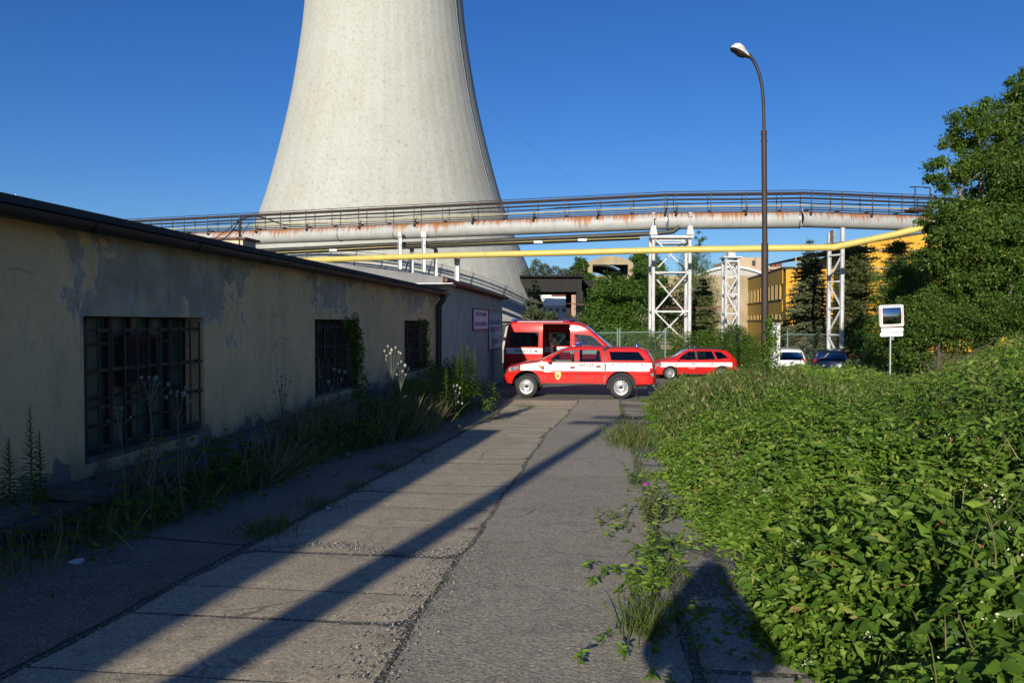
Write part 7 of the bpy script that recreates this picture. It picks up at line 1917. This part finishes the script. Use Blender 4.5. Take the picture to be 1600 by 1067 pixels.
# climbers on the fence
b = gbase(1060, 42)
leafblob('climber_hedge', 'tangled pale green climbers over the fence behind the estate car', 'hedge', tuple(b), [boxp(1003, 535, 43, .9, .5, .9, 3), boxp(1040, 540, 43, 1.0, .5, 1.0, 3), boxp(1085, 540, 43, 1.3, .6, .85, 4), boxp(1120, 535, 43, 1.0, .6, .9, 3), boxp(990, 560, 42, 1.2, .5, .5, 2), boxp(1065, 560, 42, 1.6, .5, .5, 2)], 15000, .11, 'lightleaf', (0, .85), T_SIMPLE)
leafblob('climber_hedge', 'dense green climber lump at the foot of the slim lattice trestle', 'hedge', tuple(gbase(1150, 40)), [boxp(1147, 530, 40, .85, .6, .8, 4), boxp(1152, 560, 39, .9, .6, .8, 3), boxp(1130, 565, 40, .8, .5, .6, 2)], 10000, .10, 'ashleaf', (0, .9), T_SIMPLE)
leafblob('climber_hedge', 'low hedge line behind the green gate and van', 'hedge', tuple(gbase(950, 46)), [boxp(930, 560, 47, 1.6, .6, .55, 2), boxp(975, 558, 46, 1.4, .6, .7, 2), boxp(900, 560, 47, 1.4, .6, .5, 2)], 6000, .12, 'ashleaf', (.1, .9), T_SIMPLE)
leafblob('climber_hedge', 'low hedge left of the lamp foot under the ochre office block', 'hedge', tuple(gbase(1180, 52)), [boxp(1180, 540, 52, 1.6, .6, .8, 2), boxp(1165, 550, 50, 1.2, .6, .8, 2)], 5000, .13, 'lightleaf', (0, .8), T_SIMPLE)

def conifer(name, label, base, H, rad, mat, seed, kind='spruce', trunk=.16, dens_=1.0, low=.04, size=.5):
    r2 = random.Random(seed); t = thing(name, label, 'tree', tuple(base)); mb = MB(); mb.tube([(0, 0, -.3), (.05, 0, H * .5), (0, 0, H * .98)], [trunk, trunk * .6, .03], 8)
    f2 = Foliage(); P = []; D = []; L = []; nt_ = int(H / .28 * dens_)
    for i in range(nt_):
        u = low + (1 - low) * i / nt_; z = H * u
        if kind == 'spruce': R_ = rad * (1 - u) ** .80 * (1.0 if u > .1 else .85)
        else: R_ = rad * (math.sin(math.pi * min(1, .22 + .78 * (1 - u))) ** .5) * (.70 + .30 * (1 - u)) * r2.uniform(.65, 1.2)
        nb = 12 if kind == 'spruce' else 11
        for j in range(nb):
            if kind == 'pine' and r2.random() < .25: continue
            a = r2.uniform(0, 6.28); Rb = R_ * r2.uniform(.7, 1.15) + .12; sag = -.30 if kind == 'spruce' else .18
            tip = Vector((math.cos(a) * Rb, math.sin(a) * Rb, z + sag * Rb * (1 - u * .8) + (.25 * Rb if kind == 'spruce' and u > .85 else 0)))
            o_ = Vector((0, 0, z)); mb.tube([o_, o_.lerp(tip, .6) + Vector((0, 0, -.03)), tip], [.02, .014, .006], 4, cap=False)
            m = max(5, int(Rb * 17))
            for k_ in range(m):
                v = (k_ + r2.random()) / m
                if v < .04: continue
                q = o_.lerp(tip, v); sd = Vector((-math.sin(a), math.cos(a), 0)) * (1 if k_ % 2 else -1)
                d = Vector((math.cos(a), math.sin(a), -.15)) * .8 + sd * r2.uniform(.4, 1.1) + Vector((0, 0, r2.uniform(-.5, .1) if kind == 'spruce' else r2.uniform(-.1, .7)))
                P.append(q); D.append(d); L.append(size * (.45 + .55 * (1 - v)) * r2.uniform(.6, 1.1) * (1 if u < .85 or kind == 'pine' else .5))
    n = len(P); P = np.array([tuple(p) for p in P]); D = np.array([tuple(d) for d in D]); L = np.array(L)
    f2.add(P, D, rdir(n) * .7 + [0, -.4, .8], L, T_SPRAY, rng.uniform(0, 1, n)); f2.add(P + rng.normal(0, .06, P.shape), D + rng.normal(0, .4, D.shape), rdir(n), L * .8, T_SPRAY, rng.uniform(0, .8, n))
    for _ in range(1 if kind == 'spruce' else 2): f2.add(P + rng.normal(0, .12, P.shape), D + rng.normal(0, .7, D.shape), rdir(n), L * .6, T_NARROW, rng.uniform(.2, 1, n), np.full(n, 2.0))
    mb.build('trunk', MT['bark'], t, fixn=False); f2.build('crown', [MT[mat]], t); return t
def zH(px, py, zc): return at(px, py, zc).z - gbase(px, zc).z
conifer('spruce_tree', 'dark pointed spruce in front of the ochre office block', gbase(1264, 53), zH(1264, 372, 53), 2.9, 'spruce', 3, 'spruce', size=.50)
conifer('pine_tree', 'rounded dark pine against the bright yellow hall, right of the narrow trestle', gbase(1337, 50), zH(1337, 385, 50), 1.75, 'pine', 4, 'pine', size=.42, dens_=1.25)
conifer('pine_tree', 'slim pine against the yellow hall left of the large tree', gbase(1400, 50), zH(1400, 378, 50), 1.25, 'pine', 5, 'pine', size=.40, dens_=1.25)
conifer('pine_tree', 'low dark pine half hidden by the large tree', gbase(1435, 47), zH(1435, 398, 47), 1.5, 'pine', 6, 'pine', size=.42, dens_=1.3)
conifer('spruce_tree', 'dark conifer right of the main trestle under the yellow pipe', gbase(1098, 56), zH(1098, 432, 56), 1.7, 'pine', 8, 'spruce', size=.55)
conifer('spruce_tree', 'small bushy conifer at the foot of the dark spruce', gbase(1292, 46), zH(1292, 520, 46), 1.0, 'spruce', 9, 'spruce', size=.35)

# ================================================================== PHOTOGRAPHER (behind the camera, casts the shadow)
def person():
    t = thing('person', 'person in dark jacket holding a camera, seen only as a shadow on the paving', 'person', (-.03, -.20, g(0, -.2)))
    H0 = 1.68; z = lambda f: f * H0
    J = {'pel': (0, -.02, z(.53)), 'wa': (0, -.03, z(.62)), 'ch': (0, -.03, z(.74)), 'nk': (0, -.02, z(.84)), 'hd0': (0, .0, z(.885)), 'hd': (0, .02, z(.93)), 'hdt': (0, .0, z(.985)),
         'sl': (-.17, -.03, z(.785)), 'el': (-.30, .02, z(.67)), 'wl': (-.13, .125, z(.86)), 'hl': (-.085, .15, z(.905)),
         'sr': (.17, -.03, z(.785)), 'er': (.30, .02, z(.67)), 'wr': (.13, .125, z(.86)), 'hr': (.085, .15, z(.905)),
         'pl': (-.10, -.02, z(.50)), 'kl': (-.13, .02, z(.28)), 'al': (-.15, -.03, z(.05)), 'tl': (-.17, .13, z(.02)),
         'pr': (.10, -.02, z(.50)), 'kr': (.13, .02, z(.28)), 'ar': (.15, -.03, z(.05)), 'tr': (.17, .13, z(.02))}
    Rr = {'pel': .24, 'wa': .23, 'ch': .20, 'nk': .075, 'hd0': .08, 'hd': .095, 'hdt': .06, 'sl': .08, 'el': .11, 'wl': .05, 'hl': .042, 'sr': .08, 'er': .11, 'wr': .05, 'hr': .042,
          'pl': .13, 'kl': .10, 'al': .06, 'tl': .04, 'pr': .13, 'kr': .10, 'ar': .05, 'tr': .04}
    E = [('pel', 'wa'), ('wa', 'ch'), ('ch', 'nk'), ('nk', 'hd0'), ('hd0', 'hd'), ('hd', 'hdt'), ('ch', 'sl'), ('sl', 'el'), ('el', 'wl'), ('wl', 'hl'), ('ch', 'sr'), ('sr', 'er'), ('er', 'wr'), ('wr', 'hr'),
         ('pel', 'pl'), ('pl', 'kl'), ('kl', 'al'), ('al', 'tl'), ('pel', 'pr'), ('pr', 'kr'), ('kr', 'ar'), ('ar', 'tr')]
    K = list(J); V = [J[k] for k in K]; Ei = [(K.index(a), K.index(b)) for a, b in E]; Rl = [Rr[k] for k in K]
    for s, hn in ((-1, 'hl'), (1, 'hr')):      # fingers curled round the camera
        h = Vector(J[hn])
        for f in range(4):
            b0 = len(V); V.append(tuple(h + Vector((s * .01, .012, .018 - .014 * f)))); V.append(tuple(h + Vector((-s * .015, .028, .020 - .014 * f)))); V.append(tuple(h + Vector((-s * .034, .020, .020 - .014 * f))))
            Rl += [.010, .009, .008]; Ei += [(K.index(hn), b0), (b0, b0 + 1), (b0 + 1, b0 + 2)]
        b0 = len(V); V.append(tuple(h + Vector((-s * .02, -.015, -.02)))); V.append(tuple(h + Vector((-s * .045, -.012, -.012)))); Rl += [.011, .009]; Ei += [(K.index(hn), b0), (b0, b0 + 1)]
    me = bpy.data.meshes.new('body'); me.from_pydata(V, Ei, []); o = bpy.data.objects.new('body', me); COL.objects.link(o)
    md = o.modifiers.new('skin', 'SKIN'); sv = me.skin_vertices[0].data
    for i, r in enumerate(Rl): sv[i].radius = (r, r * (.72 if K[i] in ('ch', 'wa', 'pel') else 1) if i < len(K) else r, ); sv[i].use_root = (i == 0)
    o.modifiers.new('sub', 'SUBSURF').levels = 2; o.modifiers['sub'].render_levels = 2
    dg = bpy.context.evaluated_depsgraph_get(); m2 = bpy.data.meshes.new_from_object(o.evaluated_get(dg)); bpy.data.objects.remove(o)
    m2.name = 'body'; skin = M_surf('skin', (.45, .27, .19), (.40, .24, .17), .6, bump=0); coat = M_surf('dark_jacket', (.03, .035, .05), (.025, .03, .04), .9)
    m2.materials.clear(); m2.materials.append(skin); m2.materials.append(coat)
    for p_ in m2.polygons:
        c = p_.center; p_.material_index = 0 if (c.z > z(.855) and abs(c.x) < .12) or (c.y > .11 and c.z > z(.84)) else 1; p_.use_smooth = True
    o = bpy.data.objects.new('body', m2); COL.objects.link(o); o.parent = t
    mb = MB(); mb.lathe([(.001, .125), (.07, .12), (.105, .085), (.125, .02), (.125, -.05), (.11, -.12)], 18, M=Matrix.Translation((0, -.02, z(.93) + .0))); mb.build('hair', M_surf('brown_hair', (.06, .035, .02), (.045, .028, .018), .8), t, smooth=60)
    mb = MB(); mb.box((0, .105, z(.915)), (.014, .03, .035)); mb.build('nose', skin, t, bevel=.004)
    for s in (-1, 1):
        mb = MB(); mb.lathe([(.001, -.011), (.011, 0), (.001, .011)], 8, M=Matrix.Translation((s * .03, .092, z(.935)))); mb.build('eye', MT['plastic'], t, smooth=60)
    mb = MB(); mb.box((0, .095, z(.89)), (.045, .012, .010)); mb.build('mouth', MT['redlens'], t)
    mb = MB(); mb.box((0, .150, z(.905)), (.13, .05, .085)); mb.box((0, .15, z(.905) + .05), (.05, .045, .03)); tag(mb.build('camera_body', MT['plastic'], None, bevel=.008), 'black camera held up by the photographer', 'camera').location = t.location
person()
for o in bpy.data.objects:
    if o.type == 'MESH' and o.name.startswith('camera_body'): pass
